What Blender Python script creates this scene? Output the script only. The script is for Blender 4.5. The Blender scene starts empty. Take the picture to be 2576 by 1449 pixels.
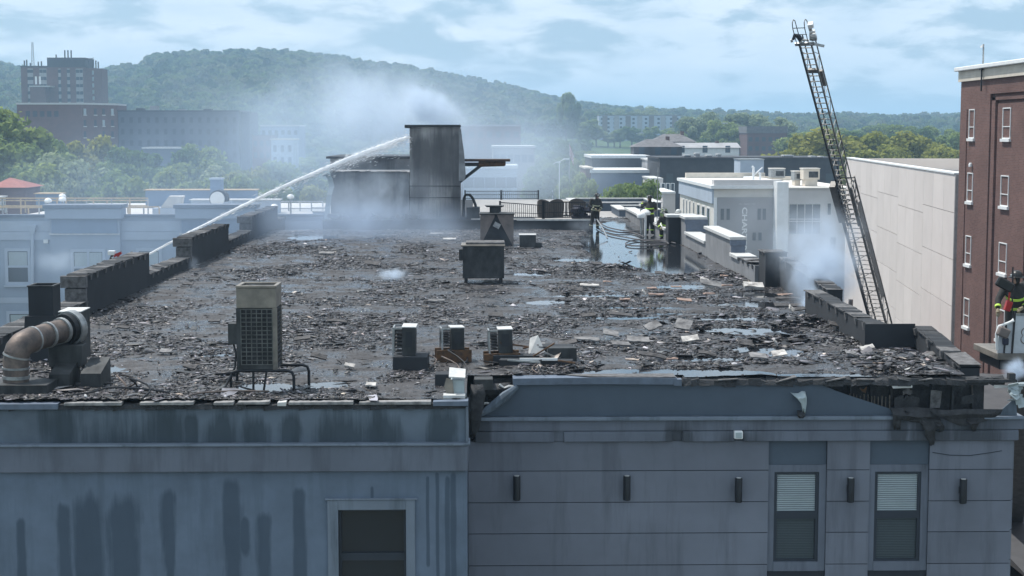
import bpy, bmesh, math, random
import numpy as np
from mathutils import Vector, Matrix, noise as mnoise
random.seed(11)
rng = np.random.default_rng(7)
SC = bpy.context.scene
COL = SC.collection
R = math.radians

# ---------------------------------------------------------------- camera
FPX, CX, CY = 4000.0, 1288.0, 724.5          # focal length and centre in the 2576 px wide measuring frame
YAW, PITCH = R(1.07), R(5.56)
CAM = Vector((0.0, 0.0, 4.8))
cd = bpy.data.cameras.new("camera"); cam = bpy.data.objects.new("camera", cd); COL.objects.link(cam)
cam.location = CAM; cam.rotation_euler = (R(90) - PITCH, 0, -YAW)
cd.sensor_width = 36.0; cd.lens = 36.0 * FPX / 2576.0
cd.clip_start = 0.5; cd.clip_end = 20000
SC.camera = cam
FW = Vector((math.sin(YAW) * math.cos(PITCH), math.cos(YAW) * math.cos(PITCH), -math.sin(PITCH)))
RT = Vector((math.cos(YAW), -math.sin(YAW), 0)); UP = RT.cross(FW)

def ray(px, py):
    return FW + RT * ((px - CX) / FPX) + UP * ((CY - py) / FPX)
def at(px, py, Y):                            # point seen at a pixel, at world depth Y
    d = ray(px, py); return CAM + d * (Y / d.y)
def gp(px, py, z=0.0):                        # point seen at a pixel, on the level z
    d = ray(px, py); return CAM + d * ((z - CAM.z) / d.z)
def atx(px, py, x):                           # point seen at a pixel, on the plane x
    d = ray(px, py); return CAM + d * (x / d.x)

# ---------------------------------------------------------------- sky, sun, exposure
SUN_DIR = Vector((-0.42, 0.30, 1.0)).normalized()
SUN_EL = math.asin(SUN_DIR.z); SUN_AZ = math.atan2(SUN_DIR.x, SUN_DIR.y)
W = bpy.data.worlds.new("World"); SC.world = W; W.use_nodes = True
nt = W.node_tree; nt.nodes.clear()
def N(nt, t, **kw):
    n = nt.nodes.new(t)
    for k, v in kw.items():
        if k.startswith('i_'):
            key = k[2:]; key = int(key) if key.isdigit() else key.replace('_', ' ')
            n.inputs[key].default_value = v
        else: setattr(n, k, v)
    return n
def L(nt, a, b): nt.links.new(a, b)
def MA(nt, op, a, b=None, c=None, clamp=False):
    n = nt.nodes.new('ShaderNodeMath'); n.operation = op; n.use_clamp = clamp
    for i, s in enumerate((a, b, c)):
        if s is None: continue
        if isinstance(s, (int, float)): n.inputs[i].default_value = s
        else: nt.links.new(s, n.inputs[i])
    return n.outputs[0]
sky = N(nt, 'ShaderNodeTexSky', sky_type='NISHITA', sun_disc=False)
sky.sun_elevation = SUN_EL; sky.sun_rotation = SUN_AZ % (2 * math.pi)
sky.altitude = 100; sky.air_density = 1.0; sky.dust_density = 1.6; sky.ozone_density = 2.2
tc = N(nt, 'ShaderNodeTexCoord'); sep = N(nt, 'ShaderNodeSeparateXYZ'); L(nt, tc.outputs['Generated'], sep.inputs[0])
zz = MA(nt, 'MAXIMUM', MA(nt, 'ADD', sep.outputs[2], 0.26), 0.1)
cmb = N(nt, 'ShaderNodeCombineXYZ')
L(nt, MA(nt, 'DIVIDE', sep.outputs[0], zz), cmb.inputs[0]); L(nt, MA(nt, 'DIVIDE', sep.outputs[1], zz), cmb.inputs[1])
n1 = N(nt, 'ShaderNodeTexNoise', i_Scale=5.6, i_Detail=12.0, i_Roughness=0.58, i_Distortion=0.25); L(nt, cmb.outputs[0], n1.inputs['Vector'])
n2 = N(nt, 'ShaderNodeTexNoise', i_Scale=1.7, i_Detail=3.0); L(nt, cmb.outputs[0], n2.inputs['Vector'])
cm = MA(nt, 'ADD', MA(nt, 'MULTIPLY', n1.outputs[0], 0.72), MA(nt, 'MULTIPLY', n2.outputs[0], 0.5))
cr = N(nt, 'ShaderNodeMapRange', i_1=0.50, i_2=0.645, i_3=0.0, i_4=1.0); cr.interpolation_type = 'SMOOTHSTEP'; L(nt, cm, cr.inputs[0])
mx = N(nt, 'ShaderNodeMix', data_type='RGBA'); L(nt, MA(nt, 'MULTIPLY', cr.outputs[0], 0.86), mx.inputs[0])
hs = N(nt, 'ShaderNodeMix', data_type='RGBA'); hs.inputs[0].default_value = 0.5
hs.inputs[7].default_value = (3.8, 6.0, 8.1, 1); L(nt, sky.outputs[0], hs.inputs[6])
L(nt, hs.outputs[2], mx.inputs[6])
n3 = N(nt, 'ShaderNodeTexNoise', i_Scale=5.0, i_Detail=8.0); L(nt, cmb.outputs[0], n3.inputs['Vector'])
cc = N(nt, 'ShaderNodeMix', data_type='RGBA'); L(nt, n3.outputs[0], cc.inputs[0])
cc.inputs[6].default_value = (5.2, 6.8, 8.3, 1); cc.inputs[7].default_value = (11.2, 11.5, 11.7, 1)
L(nt, cc.outputs[2], mx.inputs[7])
bg = N(nt, 'ShaderNodeBackground'); bg.inputs[1].default_value = 0.082; L(nt, mx.outputs[2], bg.inputs[0])
wo = N(nt, 'ShaderNodeOutputWorld'); L(nt, bg.outputs[0], wo.inputs[0])

sd = bpy.data.lights.new("sun", 'SUN'); sd.energy = 3.6; sd.angle = R(0.55); sd.color = (1.0, 0.955, 0.89)
sun = bpy.data.objects.new("sun", sd); COL.objects.link(sun); sun.location = (-20, 20, 60)
sun.rotation_euler = (-SUN_DIR).to_track_quat('-Z', 'Y').to_euler()
SC.view_settings.view_transform = 'Standard'; SC.view_settings.look = 'None'
SC.view_settings.exposure = 0.5; SC.view_settings.gamma = 1.0; SC.view_settings.use_curve_mapping = False
SC.cycles.use_denoising = True
try: SC.cycles.denoiser = 'OPENIMAGEDENOISE'
except Exception: pass
SC.cycles.max_bounces = 6; SC.cycles.diffuse_bounces = 3; SC.cycles.glossy_bounces = 3
SC.cycles.transparent_max_bounces = 8; SC.cycles.volume_bounces = 2
SC.cycles.volume_step_rate = 1.0; SC.cycles.volume_max_steps = 96
SC.cycles.use_adaptive_sampling = False
SC.cycles.sample_clamp_indirect = 6

# ---------------------------------------------------------------- helpers
BASE = {}
def thing(name, label, cat, loc=(0, 0, 0), group=None, rz=0.0):
    o = bpy.data.objects.new(name, None); COL.objects.link(o); o.location = loc
    o.rotation_euler = (0, 0, rz); o.empty_display_size = 0.3
    o['label'] = label; o['category'] = cat
    if group: o['group'] = group
    BASE[o.name] = Vector(loc) if rz == 0 else Vector((0, 0, 0))
    return o
def tag(o, label, cat, group=None, kind=None):
    o['label'] = label; o['category'] = cat
    if group: o['group'] = group
    if kind: o['kind'] = kind
    return o
def struct(o):
    o['kind'] = 'structure'; return o
def base_of(p): return BASE.get(p.name, Vector((0, 0, 0))) if p else Vector((0, 0, 0))
def link(name, me, parent=None):
    o = bpy.data.objects.new(name, me); COL.objects.link(o)
    if parent: o.parent = parent
    BASE[o.name] = base_of(parent)
    return o

class MB:
    """collects boxes, tubes and sheets in world coordinates; build() links them as one mesh object"""
    def __init__(s): s.v = []; s.f = []
    def add(s, vs, fs):
        o = len(s.v); s.v += [tuple(p) for p in vs]; s.f += [tuple(i + o for i in f) for f in fs]; return s
    def box(s, x0, x1, y0, y1, z0, z1):
        return s.add([(x0,y0,z0),(x1,y0,z0),(x1,y1,z0),(x0,y1,z0),(x0,y0,z1),(x1,y0,z1),(x1,y1,z1),(x0,y1,z1)],
            [(0,3,2,1),(4,5,6,7),(0,1,5,4),(1,2,6,5),(2,3,7,6),(3,0,4,7)])
    def obox(s, c, size, rot=None):
        c = Vector(c); hx, hy, hz = size[0]/2, size[1]/2, size[2]/2
        m = rot if rot is not None else Matrix.Identity(3)
        vs = [c + m @ Vector(p) for p in ((-hx,-hy,-hz),(hx,-hy,-hz),(hx,hy,-hz),(-hx,hy,-hz),(-hx,-hy,hz),(hx,-hy,hz),(hx,hy,hz),(-hx,hy,hz))]
        return s.add(vs, [(0,3,2,1),(4,5,6,7),(0,1,5,4),(1,2,6,5),(2,3,7,6),(3,0,4,7)])
    def hexa(s, lo, hi):                      # eight corners: four below, four above
        return s.add(list(lo) + list(hi), [(0,3,2,1),(4,5,6,7),(0,1,5,4),(1,2,6,5),(2,3,7,6),(3,0,4,7)])
    def bar(s, a, b, w, h=None, up=(0,0,1)):
        a = Vector(a); b = Vector(b); h = h or w; d = (b - a); l = d.length
        if l < 1e-6: return s
        z = d / l; x = z.cross(Vector(up))
        if x.length < 1e-4: x = z.cross(Vector((1, 0, 0)))
        x.normalize(); y = x.cross(z)
        m = Matrix((x, y, z)).transposed()
        return s.obox((a + b) / 2, (w, h, l), m)
    def tube(s, pts, r, n=8, cap=True):
        pts = [Vector(p) for p in pts]; rs = r if isinstance(r, (list, tuple)) else [r] * len(pts)
        vs = []; prevx = None
        for i, p in enumerate(pts):
            t = (pts[min(i + 1, len(pts) - 1)] - pts[max(i - 1, 0)]).normalized()
            if prevx is None:
                x = t.cross(Vector((0, 0, 1)))
                if x.length < 0.05: x = t.cross(Vector((0, 1, 0)))
            else: x = prevx - t * prevx.dot(t)
            x.normalize(); prevx = x; y = t.cross(x)
            for k in range(n):
                a = 2 * math.pi * k / n; vs.append(p + (x * math.cos(a) + y * math.sin(a)) * rs[i])
        fs = []
        for i in range(len(pts) - 1):
            for k in range(n):
                k2 = (k + 1) % n; fs.append((i*n+k, i*n+k2, (i+1)*n+k2, (i+1)*n+k))
        if cap: fs.append(tuple(range(n - 1, -1, -1))); fs.append(tuple((len(pts)-1)*n + k for k in range(n)))
        return s.add(vs, fs)
    def lathe(s, c, prof, n=14):              # profile of (r, z) about a vertical axis at c
        c = Vector(c); vs = []; fs = []
        for r, z in prof:
            for k in range(n):
                a = 2*math.pi*k/n; vs.append(c + Vector((r*math.cos(a), r*math.sin(a), z)))
        for i in range(len(prof)-1):
            for k in range(n):
                k2 = (k+1) % n; fs.append((i*n+k, i*n+k2, (i+1)*n+k2, (i+1)*n+k))
        fs.append(tuple(range(n-1,-1,-1))); fs.append(tuple((len(prof)-1)*n+k for k in range(n)))
        return s.add(vs, fs)
    def poly_y(s, pts, y0, y1):               # polygon in x,z extruded along y
        n = len(pts); vs = [(x, y0, z) for x, z in pts] + [(x, y1, z) for x, z in pts]
        fs = [tuple(range(n)), tuple(range(2*n-1, n-1, -1))] + [(i, i+n, (i+1)%n+n, (i+1)%n) for i in range(n)]
        return s.add(vs, fs)
    def poly_x(s, pts, x0, x1):
        n = len(pts); vs = [(x0, y, z) for y, z in pts] + [(x1, y, z) for y, z in pts]
        fs = [tuple(range(n)), tuple(range(2*n-1, n-1, -1))] + [(i, i+n, (i+1)%n+n, (i+1)%n) for i in range(n)]
        return s.add(vs, fs)
    def build(s, name, mat, parent=None, smooth=False, bevel=0.0):
        b = base_of(parent)
        me = bpy.data.meshes.new(name)
        me.from_pydata([(x - b.x, y - b.y, z - b.z) for x, y, z in s.v], [], s.f)
        if bevel > 0 or True:
            bm = bmesh.new(); bm.from_mesh(me)
            bmesh.ops.recalc_face_normals(bm, faces=bm.faces)
            if bevel > 0:
                bmesh.ops.bevel(bm, geom=bm.edges[:], offset=bevel, segments=1, affect='EDGES', clamp_overlap=True)
            bm.to_mesh(me); bm.free()
        if smooth:
            me.polygons.foreach_set('use_smooth', [True] * len(me.polygons))
            if hasattr(me, 'set_sharp_from_angle'): me.set_sharp_from_angle(angle=R(40))
        me.materials.append(mat); me.update()
        return link(name, me, parent)

_UB = {}
def unit_box(mat, bevel=0.0):
    k = (mat.name, bevel)
    if k not in _UB:
        m = MB(); m.box(-.5, .5, -.5, .5, -.5, .5); me = bpy.data.meshes.new('unit_piece')
        me.from_pydata(m.v, [], m.f); me.materials.append(mat); _UB[k] = me
    return _UB[k]
def piece(name, mat, parent, x0, x1, y0, y1, z0, z1):
    """a box-shaped piece that shares its mesh with the others of its material"""
    o = link(name, unit_box(mat), parent); b = base_of(parent)
    o.location = Vector(((x0+x1)/2, (y0+y1)/2, (z0+z1)/2)) - b; o.scale = (abs(x1-x0), abs(y1-y0), abs(z1-z0))
    return o
def quads(name, V, F, mat, parent=None, colors=None):
    """numpy mesh of quads, optional colour per face"""
    me = bpy.data.meshes.new(name); V = np.asarray(V, np.float32); F = np.asarray(F, np.int32); k = F.shape[1]
    me.vertices.add(len(V)); me.vertices.foreach_set('co', V.ravel())
    me.loops.add(F.size); me.loops.foreach_set('vertex_index', F.ravel())
    me.polygons.add(len(F)); me.polygons.foreach_set('loop_start', np.arange(0, F.size, k, dtype=np.int32))
    me.update(calc_edges=True)
    if colors is not None:
        a = me.attributes.new('tint', 'FLOAT_COLOR', 'FACE'); c = np.ones((len(F), 4), np.float32); c[:, :3] = colors
        a.data.foreach_set('color', c.ravel())
    me.materials.append(mat); me.validate(); 
    return link(name, me, parent)
def copy_tree(o, parent=None):
    c = o.copy(); COL.objects.link(c); c.parent = parent; BASE[c.name] = BASE.get(o.name, Vector((0,0,0)))
    for ch in list(o.children): copy_tree(ch, c)
    return c
def vnoise(x, y, s, seed=0):
    """smooth value noise on arrays"""
    x = np.asarray(x) * s; y = np.asarray(y) * s; xi = np.floor(x).astype(np.int64); yi = np.floor(y).astype(np.int64)
    fx = x - xi; fy = y - yi; fx = fx*fx*(3-2*fx); fy = fy*fy*(3-2*fy)
    def h(a, b):
        n = (a * 374761393 + b * 668265263 + seed * 1442695041) & 0xffffffff
        n = ((n ^ (n >> 13)) * 1274126177) & 0xffffffff
        return ((n ^ (n >> 16)) & 0xffff) / 65535.0
    return (h(xi,yi)*(1-fx)+h(xi+1,yi)*fx)*(1-fy) + (h(xi,yi+1)*(1-fx)+h(xi+1,yi+1)*fx)*fy
def fbm(x, y, s, o=4, seed=0):
    t = 0; a = 1; tot = 0
    for i in range(o):
        t = t + a * vnoise(x, y, s * 2**i, seed + i); tot += a; a *= 0.5
    return t / tot

# ---------------------------------------------------------------- materials
MATS = {}
def material(name, col, rough=0.8, metal=0.0, var=0.25, scale=2.0, col2=None, bump=0.0, bscale=None, spec=0.35,
             stretch=(1, 1, 1), tint=False, streak=None, detail=4.0, obj_random=0.0):
    """principled material: two colours mixed by noise on the world position, optional vertical streaks and relief"""
    m = bpy.data.materials.new(name); m.use_nodes = True; t = m.node_tree; b = t.nodes['Principled BSDF']
    b.inputs['Roughness'].default_value = rough; b.inputs['Metallic'].default_value = metal
    b.inputs['Specular IOR Level'].default_value = spec
    g = N(t, 'ShaderNodeNewGeometry'); mp = N(t, 'ShaderNodeMapping'); mp.inputs['Scale'].default_value = stretch
    L(t, g.outputs['Position'], mp.inputs[0])
    nz = N(t, 'ShaderNodeTexNoise', i_Scale=scale, i_Detail=detail, i_Roughness=0.6); L(t, mp.outputs[0], nz.inputs['Vector'])
    ramp = N(t, 'ShaderNodeMapRange', i_1=0.3, i_2=0.7); L(t, nz.outputs[0], ramp.inputs[0])
    c2 = col2 or tuple(c * (1 - var) for c in col); c1 = col if col2 else tuple(min(1, c * (1 + var * 0.6)) for c in col)
    mix = N(t, 'ShaderNodeMix', data_type='RGBA'); L(t, ramp.outputs[0], mix.inputs[0])
    mix.inputs[6].default_value = (*c1, 1); mix.inputs[7].default_value = (*c2, 1)
    out = mix.outputs[2]
    if streak:                                 # (colour, amount, x scale): soot and water runs down a wall
        sc_, amt, xs = streak
        mp2 = N(t, 'ShaderNodeMapping'); mp2.inputs['Scale'].default_value = (xs, xs, xs * 0.11); L(t, g.outputs['Position'], mp2.inputs[0])
        n2 = N(t, 'ShaderNodeTexNoise', i_Scale=1.0, i_Detail=5.0, i_Roughness=0.65); L(t, mp2.outputs[0], n2.inputs['Vector'])
        r2 = N(t, 'ShaderNodeMapRange', i_1=0.50, i_2=0.645, i_4=amt); L(t, n2.outputs[0], r2.inputs[0])
        mx2 = N(t, 'ShaderNodeMix', data_type='RGBA'); L(t, r2.outputs[0], mx2.inputs[0]); L(t, out, mx2.inputs[6])
        mx2.inputs[7].default_value = (*sc_, 1); out = mx2.outputs[2]
    if tint:
        at_ = N(t, 'ShaderNodeAttribute', attribute_name='tint'); ml = N(t, 'ShaderNodeMix', data_type='RGBA', blend_type='MULTIPLY')
        ml.inputs[0].default_value = 1.0; L(t, out, ml.inputs[6]); L(t, at_.outputs['Color'], ml.inputs[7]); out = ml.outputs[2]
    if obj_random > 0:
        oi = N(t, 'ShaderNodeObjectInfo'); hv = N(t, 'ShaderNodeHueSaturation'); L(t, out, hv.inputs['Color'])
        L(t, MA(t, 'ADD', MA(t, 'MULTIPLY', oi.outputs['Random'], obj_random * 2), 1 - obj_random), hv.inputs['Value'])
        out = hv.outputs[0]
    L(t, out, b.inputs['Base Color'])
    if bump > 0:
        nb = N(t, 'ShaderNodeTexNoise', i_Scale=bscale or scale * 6, i_Detail=4.0); L(t, mp.outputs[0], nb.inputs['Vector'])
        bp = N(t, 'ShaderNodeBump', i_Strength=bump, i_Distance=0.05); L(t, nb.outputs[0], bp.inputs['Height']); L(t, bp.outputs[0], b.inputs['Normal'])
    MATS[name] = m
    return m
def brick_material(name, c1, c2, mortar, axis='yz', var=0.3):
    m = bpy.data.materials.new(name); m.use_nodes = True; t = m.node_tree; b = t.nodes['Principled BSDF']
    g = N(t, 'ShaderNodeNewGeometry'); s = N(t, 'ShaderNodeSeparateXYZ'); L(t, g.outputs['Position'], s.inputs[0])
    c = N(t, 'ShaderNodeCombineXYZ'); L(t, MA(t, 'ADD', s.outputs[0], s.outputs[1]), c.inputs[0]); L(t, s.outputs[2], c.inputs[1])
    br = N(t, 'ShaderNodeTexBrick', i_Scale=1.0); br.inputs['Brick Width'].default_value = 0.22; br.inputs['Row Height'].default_value = 0.075
    br.inputs['Mortar Size'].default_value = 0.008; br.inputs['Color1'].default_value = (*c1, 1); br.inputs['Color2'].default_value = (*c2, 1)
    br.inputs['Mortar'].default_value = (*mortar, 1); L(t, c.outputs[0], br.inputs['Vector'])
    nz = N(t, 'ShaderNodeTexNoise', i_Scale=0.5, i_Detail=6.0); L(t, g.outputs['Position'], nz.inputs['Vector'])
    hv = N(t, 'ShaderNodeHueSaturation'); L(t, br.outputs[0], hv.inputs['Color'])
    L(t, MA(t, 'ADD', MA(t, 'MULTIPLY', nz.outputs[0], var * 2), 1 - var), hv.inputs['Value'])
    L(t, hv.outputs[0], b.inputs['Base Color']); b.inputs['Roughness'].default_value = 0.9; b.inputs['Specular IOR Level'].default_value = 0.2
    MATS[name] = m; return m
def glass_material(name, col=(0.02, 0.03, 0.04), rough=0.08, spec=0.6):
    m = bpy.data.materials.new(name); m.use_nodes = True; t = m.node_tree; b = t.nodes['Principled BSDF']
    b.inputs['Base Color'].default_value = (*col, 1); b.inputs['Roughness'].default_value = rough; b.inputs['Specular IOR Level'].default_value = spec
    g = N(t, 'ShaderNodeNewGeometry'); nz = N(t, 'ShaderNodeTexNoise', i_Scale=0.8, i_Detail=2.0); L(t, g.outputs['Position'], nz.inputs['Vector'])
    bp = N(t, 'ShaderNodeBump', i_Strength=0.06, i_Distance=0.05); L(t, nz.outputs[0], bp.inputs['Height']); L(t, bp.outputs[0], b.inputs['Normal'])
    MATS[name] = m; return m
def leaf_material(name, c1, c2):
    m = bpy.data.materials.new(name); m.use_nodes = True; t = m.node_tree; t.nodes.clear()
    out = N(t, 'ShaderNodeOutputMaterial'); d = N(t, 'ShaderNodeBsdfDiffuse'); tr = N(t, 'ShaderNodeBsdfTranslucent'); ms = N(t, 'ShaderNodeMixShader')
    ms.inputs[0].default_value = 0.5
    oi = N(t, 'ShaderNodeObjectInfo'); at_ = N(t, 'ShaderNodeAttribute', attribute_name='tint'); mx_ = N(t, 'ShaderNodeMix', data_type='RGBA')
    sp = N(t, 'ShaderNodeSeparateColor'); L(t, at_.outputs['Color'], sp.inputs[0])
    L(t, MA(t, 'FRACT', MA(t, 'ADD', MA(t, 'MULTIPLY', oi.outputs['Random'], 0.75), MA(t, 'MULTIPLY', sp.outputs[0], 0.25)), clamp=True), mx_.inputs[0])
    mx_.inputs[6].default_value = (*c1, 1); mx_.inputs[7].default_value = (*c2, 1)
    hv = N(t, 'ShaderNodeHueSaturation'); L(t, mx_.outputs[2], hv.inputs['Color']); L(t, MA(t, 'ADD', MA(t, 'MULTIPLY', sp.outputs[1], 1.1), 0.6), hv.inputs['Value'])
    L(t, hv.outputs[0], d.inputs[0]); L(t, hv.outputs[0], tr.inputs[0]); L(t, d.outputs[0], ms.inputs[1]); L(t, tr.outputs[0], ms.inputs[2]); L(t, ms.outputs[0], out.inputs[0])
    MATS[name] = m; return m

M = {}
M['stucco_blue'] = material('stucco_blue', (0.132, 0.172, 0.232), 0.85, var=0.2, scale=1.2, bump=0.1, bscale=60, streak=((0.085, 0.115, 0.155), 0.5, 2.4))
M['stucco_frieze'] = material('stucco_frieze', (0.125, 0.158, 0.20), 0.85, var=0.3, scale=0.9, bump=0.1, bscale=60, streak=((0.05, 0.066, 0.08), 0.8, 2.2))
M['siding'] = material('siding', (0.160, 0.177, 0.218), 0.75, var=0.2, scale=0.5, bump=0.05, bscale=50, streak=((0.095, 0.105, 0.13), 0.6, 2.2), obj_random=0.06)
M['band'] = material('band', (0.138, 0.158, 0.20), 0.75, var=0.15, scale=1.0, streak=((0.07, 0.08, 0.10), 0.6, 2.4))
M['panel_blue'] = material('panel_blue', (0.068, 0.092, 0.126), 0.6, var=0.12, scale=1.5)
M['joint'] = material('joint', (0.03, 0.035, 0.045), 0.9)
M['char'] = material('char', (0.020, 0.021, 0.023), 0.85, var=0.4, scale=6, col2=(0.055, 0.057, 0.062), bump=0.5, bscale=25)
M['char_wall'] = material('char_wall', (0.022, 0.025, 0.030), 0.9, scale=.7, col2=(0.036, 0.040, 0.046), bump=0.05, bscale=12)
M['ash'] = material('ash', (0.17, 0.168, 0.172), 0.9, scale=7, col2=(0.06, 0.058, 0.058), bump=0.4, bscale=30)
M['coping_dirty'] = material('coping_dirty', (0.34, 0.335, 0.33), 0.7, scale=6, col2=(0.12, 0.12, 0.125))
M['sooty_metal'] = material('sooty_metal', (0.075, 0.08, 0.083), 0.65, metal=0.3, scale=3.5, col2=(0.018, 0.02, 0.022), stretch=(1, 1, .5))
M['steel_rust'] = material('steel_rust', (0.21, 0.165, 0.14), 0.58, metal=0.45, scale=4, col2=(0.07, 0.062, 0.062), bump=0.15, bscale=30)
M['tan_metal'] = material('tan_metal', (0.27, 0.245, 0.21), 0.5, metal=0.15, scale=3, col2=(0.12, 0.11, 0.10))
M['galv'] = material('galv', (0.45, 0.46, 0.46), 0.4, metal=0.5, scale=6, col2=(0.20, 0.21, 0.22))
M['black_metal'] = material('black_metal', (0.018, 0.020, 0.024), 0.5, metal=0.2, scale=8)
M['coping'] = material('coping', (0.62, 0.62, 0.60), 0.55, scale=5, col2=(0.42, 0.42, 0.42))
M['coping_blue'] = material('coping_blue', (0.12, 0.15, 0.20), 0.5, scale=4, var=0.25)
M['grey_stucco'] = material('grey_stucco', (0.22, 0.225, 0.235), 0.85, scale=1.2, var=0.2, bump=0.1, bscale=60)
M['white_paint'] = material('white_paint', (0.75, 0.76, 0.76), 0.5, var=0.08)
M['wood'] = material('wood', (0.36, 0.25, 0.15), 0.85, scale=12, col2=(0.12, 0.07, 0.04))
M['burnt_wood'] = material('burnt_wood', (0.05, 0.035, 0.028), 0.9, scale=10, col2=(0.16, 0.085, 0.04))
M['window_dark'] = glass_material('window_dark', (0.012, 0.018, 0.024), 0.12, 0.5)
M['glass_blue'] = glass_material('glass_blue', (0.05, 0.075, 0.10), 0.06, 0.8)
M['blind'] = material('blind', (0.36, 0.42, 0.44), 0.6, var=0.06)
M['blind_dim'] = material('blind_dim', (0.06, 0.078, 0.088), 0.6, var=0.06)
M['frame_dark'] = material('frame_dark', (0.028, 0.036, 0.05), 0.45, var=0.1)
M['trim_blue'] = material('trim_blue', (0.17, 0.205, 0.255), 0.7, var=0.1, streak=((0.06, 0.08, 0.1), 0.6, 2.5))

# ---------------------------------------------------------------- shape of the land
GZ = -15.0
RIDGE = [(-600, 178), (0, 172), (120, 190), (260, 196), (310, 178), (350, 180), (400, 153), (500, 145), (640, 142), (740, 145), (850, 157), (950, 172), (1050, 187), (1130, 201), (1200, 213), (1300, 232), (1380, 252), (1450, 264), (1550, 278), (1700, 288), (1850, 294), (2000, 300), (2100, 294), (2250, 296), (2420, 292), (3200, 290)]
YRG = 1800.0
RIDGE_X = np.array([(p - 1213) * YRG / 4000 for p, _ in RIDGE]); RIDGE_Z = np.array([4.8 + (335 - y) * YRG / 4000 - 11 for _, y in RIDGE])
def smooth(t): t = np.clip(t, 0, 1); return t*t*(3-2*t)
def terrain(x, y):
    x = np.asarray(x, float); y = np.asarray(y, float)
    zr_ = np.interp(x*YRG/np.clip(y, 900, YRG), RIDGE_X, RIDGE_Z); h = GZ + (zr_-GZ)*smooth((y-600)/1200)*np.where(y > YRG, 1-.35*smooth((y-YRG)/1500), 1)
    h = h + 6*np.exp(-((x-95)/110)**2-((y-1010)/150)**2) + 4*np.exp(-((x-60)/90)**2-((y-760)/130)**2)
    h = h + 9*(fbm(x, y, .004, 3, 77)-.5)*smooth((y-500)/500)
    return h
def on_land(px, py, y0=300.0, y1=1900.0):
    """where the line of sight through a pixel meets the land"""
    Y = y0
    while Y < y1:
        p = at(px, py, Y)
        if p.z <= float(terrain(p.x, Y)): return p
        Y *= 1.012
    return at(px, py, y1)

def wall_stains(mat, stains, col):
    """rounded water stains with a shape of their own: (x, half width, top z, bottom z)"""
    t = mat.node_tree; b = t.nodes['Principled BSDF']; src = b.inputs['Base Color'].links[0].from_socket
    g = N(t, 'ShaderNodeNewGeometry'); s = N(t, 'ShaderNodeSeparateXYZ'); L(t, g.outputs['Position'], s.inputs[0])
    mp = N(t, 'ShaderNodeMapping'); mp.inputs['Scale'].default_value = (3, 3, .8); L(t, g.outputs['Position'], mp.inputs[0])
    nz = N(t, 'ShaderNodeTexNoise', i_Scale=1.6, i_Detail=5.0); L(t, mp.outputs[0], nz.inputs['Vector']); wob = MA(t, 'MULTIPLY', MA(t, 'SUBTRACT', nz.outputs[0], .5), .34)
    mq = N(t, 'ShaderNodeMapping'); mq.inputs['Scale'].default_value = (11, 11, .55); L(t, g.outputs['Position'], mq.inputs[0]); nq = N(t, 'ShaderNodeTexNoise', i_Scale=1.0, i_Detail=6.0, i_Roughness=.7); L(t, mq.outputs[0], nq.inputs['Vector']); rag = MA(t, 'MULTIPLY', MA(t, 'SUBTRACT', nq.outputs[0], .5), 1.5)
    tot = None
    for x, hw, zt, zb in stains:
        dx = MA(t, 'DIVIDE', MA(t, 'ABSOLUTE', MA(t, 'SUBTRACT', MA(t, 'ADD', s.outputs[0], MA(t, 'MULTIPLY', wob, min(1.0, hw*3))), x)), hw)
        up = MA(t, 'DIVIDE', MA(t, 'MAXIMUM', MA(t, 'SUBTRACT', s.outputs[2], zt-hw*1.4), 0), hw*1.4)
        dn = MA(t, 'DIVIDE', MA(t, 'MAXIMUM', MA(t, 'SUBTRACT', zb, s.outputs[2]), 0), hw*2)
        r_ = MA(t, 'POWER', MA(t, 'ADD', MA(t, 'ADD', MA(t, 'POWER', dx, 2.6), MA(t, 'POWER', up, 2)), MA(t, 'POWER', dn, 2)), .5)
        r_ = MA(t, 'ADD', r_, rag)
        mr = N(t, 'ShaderNodeMapRange', i_1=1.18, i_2=.62, i_3=0.0, i_4=1.0); L(t, r_, mr.inputs[0])
        tot = mr.outputs[0] if tot is None else MA(t, 'MAXIMUM', tot, mr.outputs[0])
    mx_ = N(t, 'ShaderNodeMix', data_type='RGBA'); L(t, MA(t, 'MULTIPLY', tot, .75), mx_.inputs[0]); L(t, src, mx_.inputs[6]); mx_.inputs[7].default_value = (*col, 1); L(t, mx_.outputs[2], b.inputs['Base Color'])
# ================================================================ the burned building
YL, YR = 28.3, 31.0
def XL(px): return at(px, 1100, YL).x
def ZL(py): return at(600, py, YL).z
def XR(px): return at(px, 1100, YR).x
def ZR(py): return at(1900, py, YR).z
GZ = -15.0
XI, XO = -10.40, -10.92            # left parapet, inner and outer face
house = thing('apartment_building', 'fire gutted grey blue apartment building with charred flat roof and low parapets', 'building', (0, 31, GZ))

core = MB()
core.box(-10.86, 9.25, 31.45, 104.0, GZ, -0.42); core.box(9.25, 10.12, 31.45, 35.2, GZ, -0.9); core.box(-10.86, -0.42, 28.75, 31.45, GZ, -0.42)
core.build('core_wall', M['grey_stucco'], house)

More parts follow.
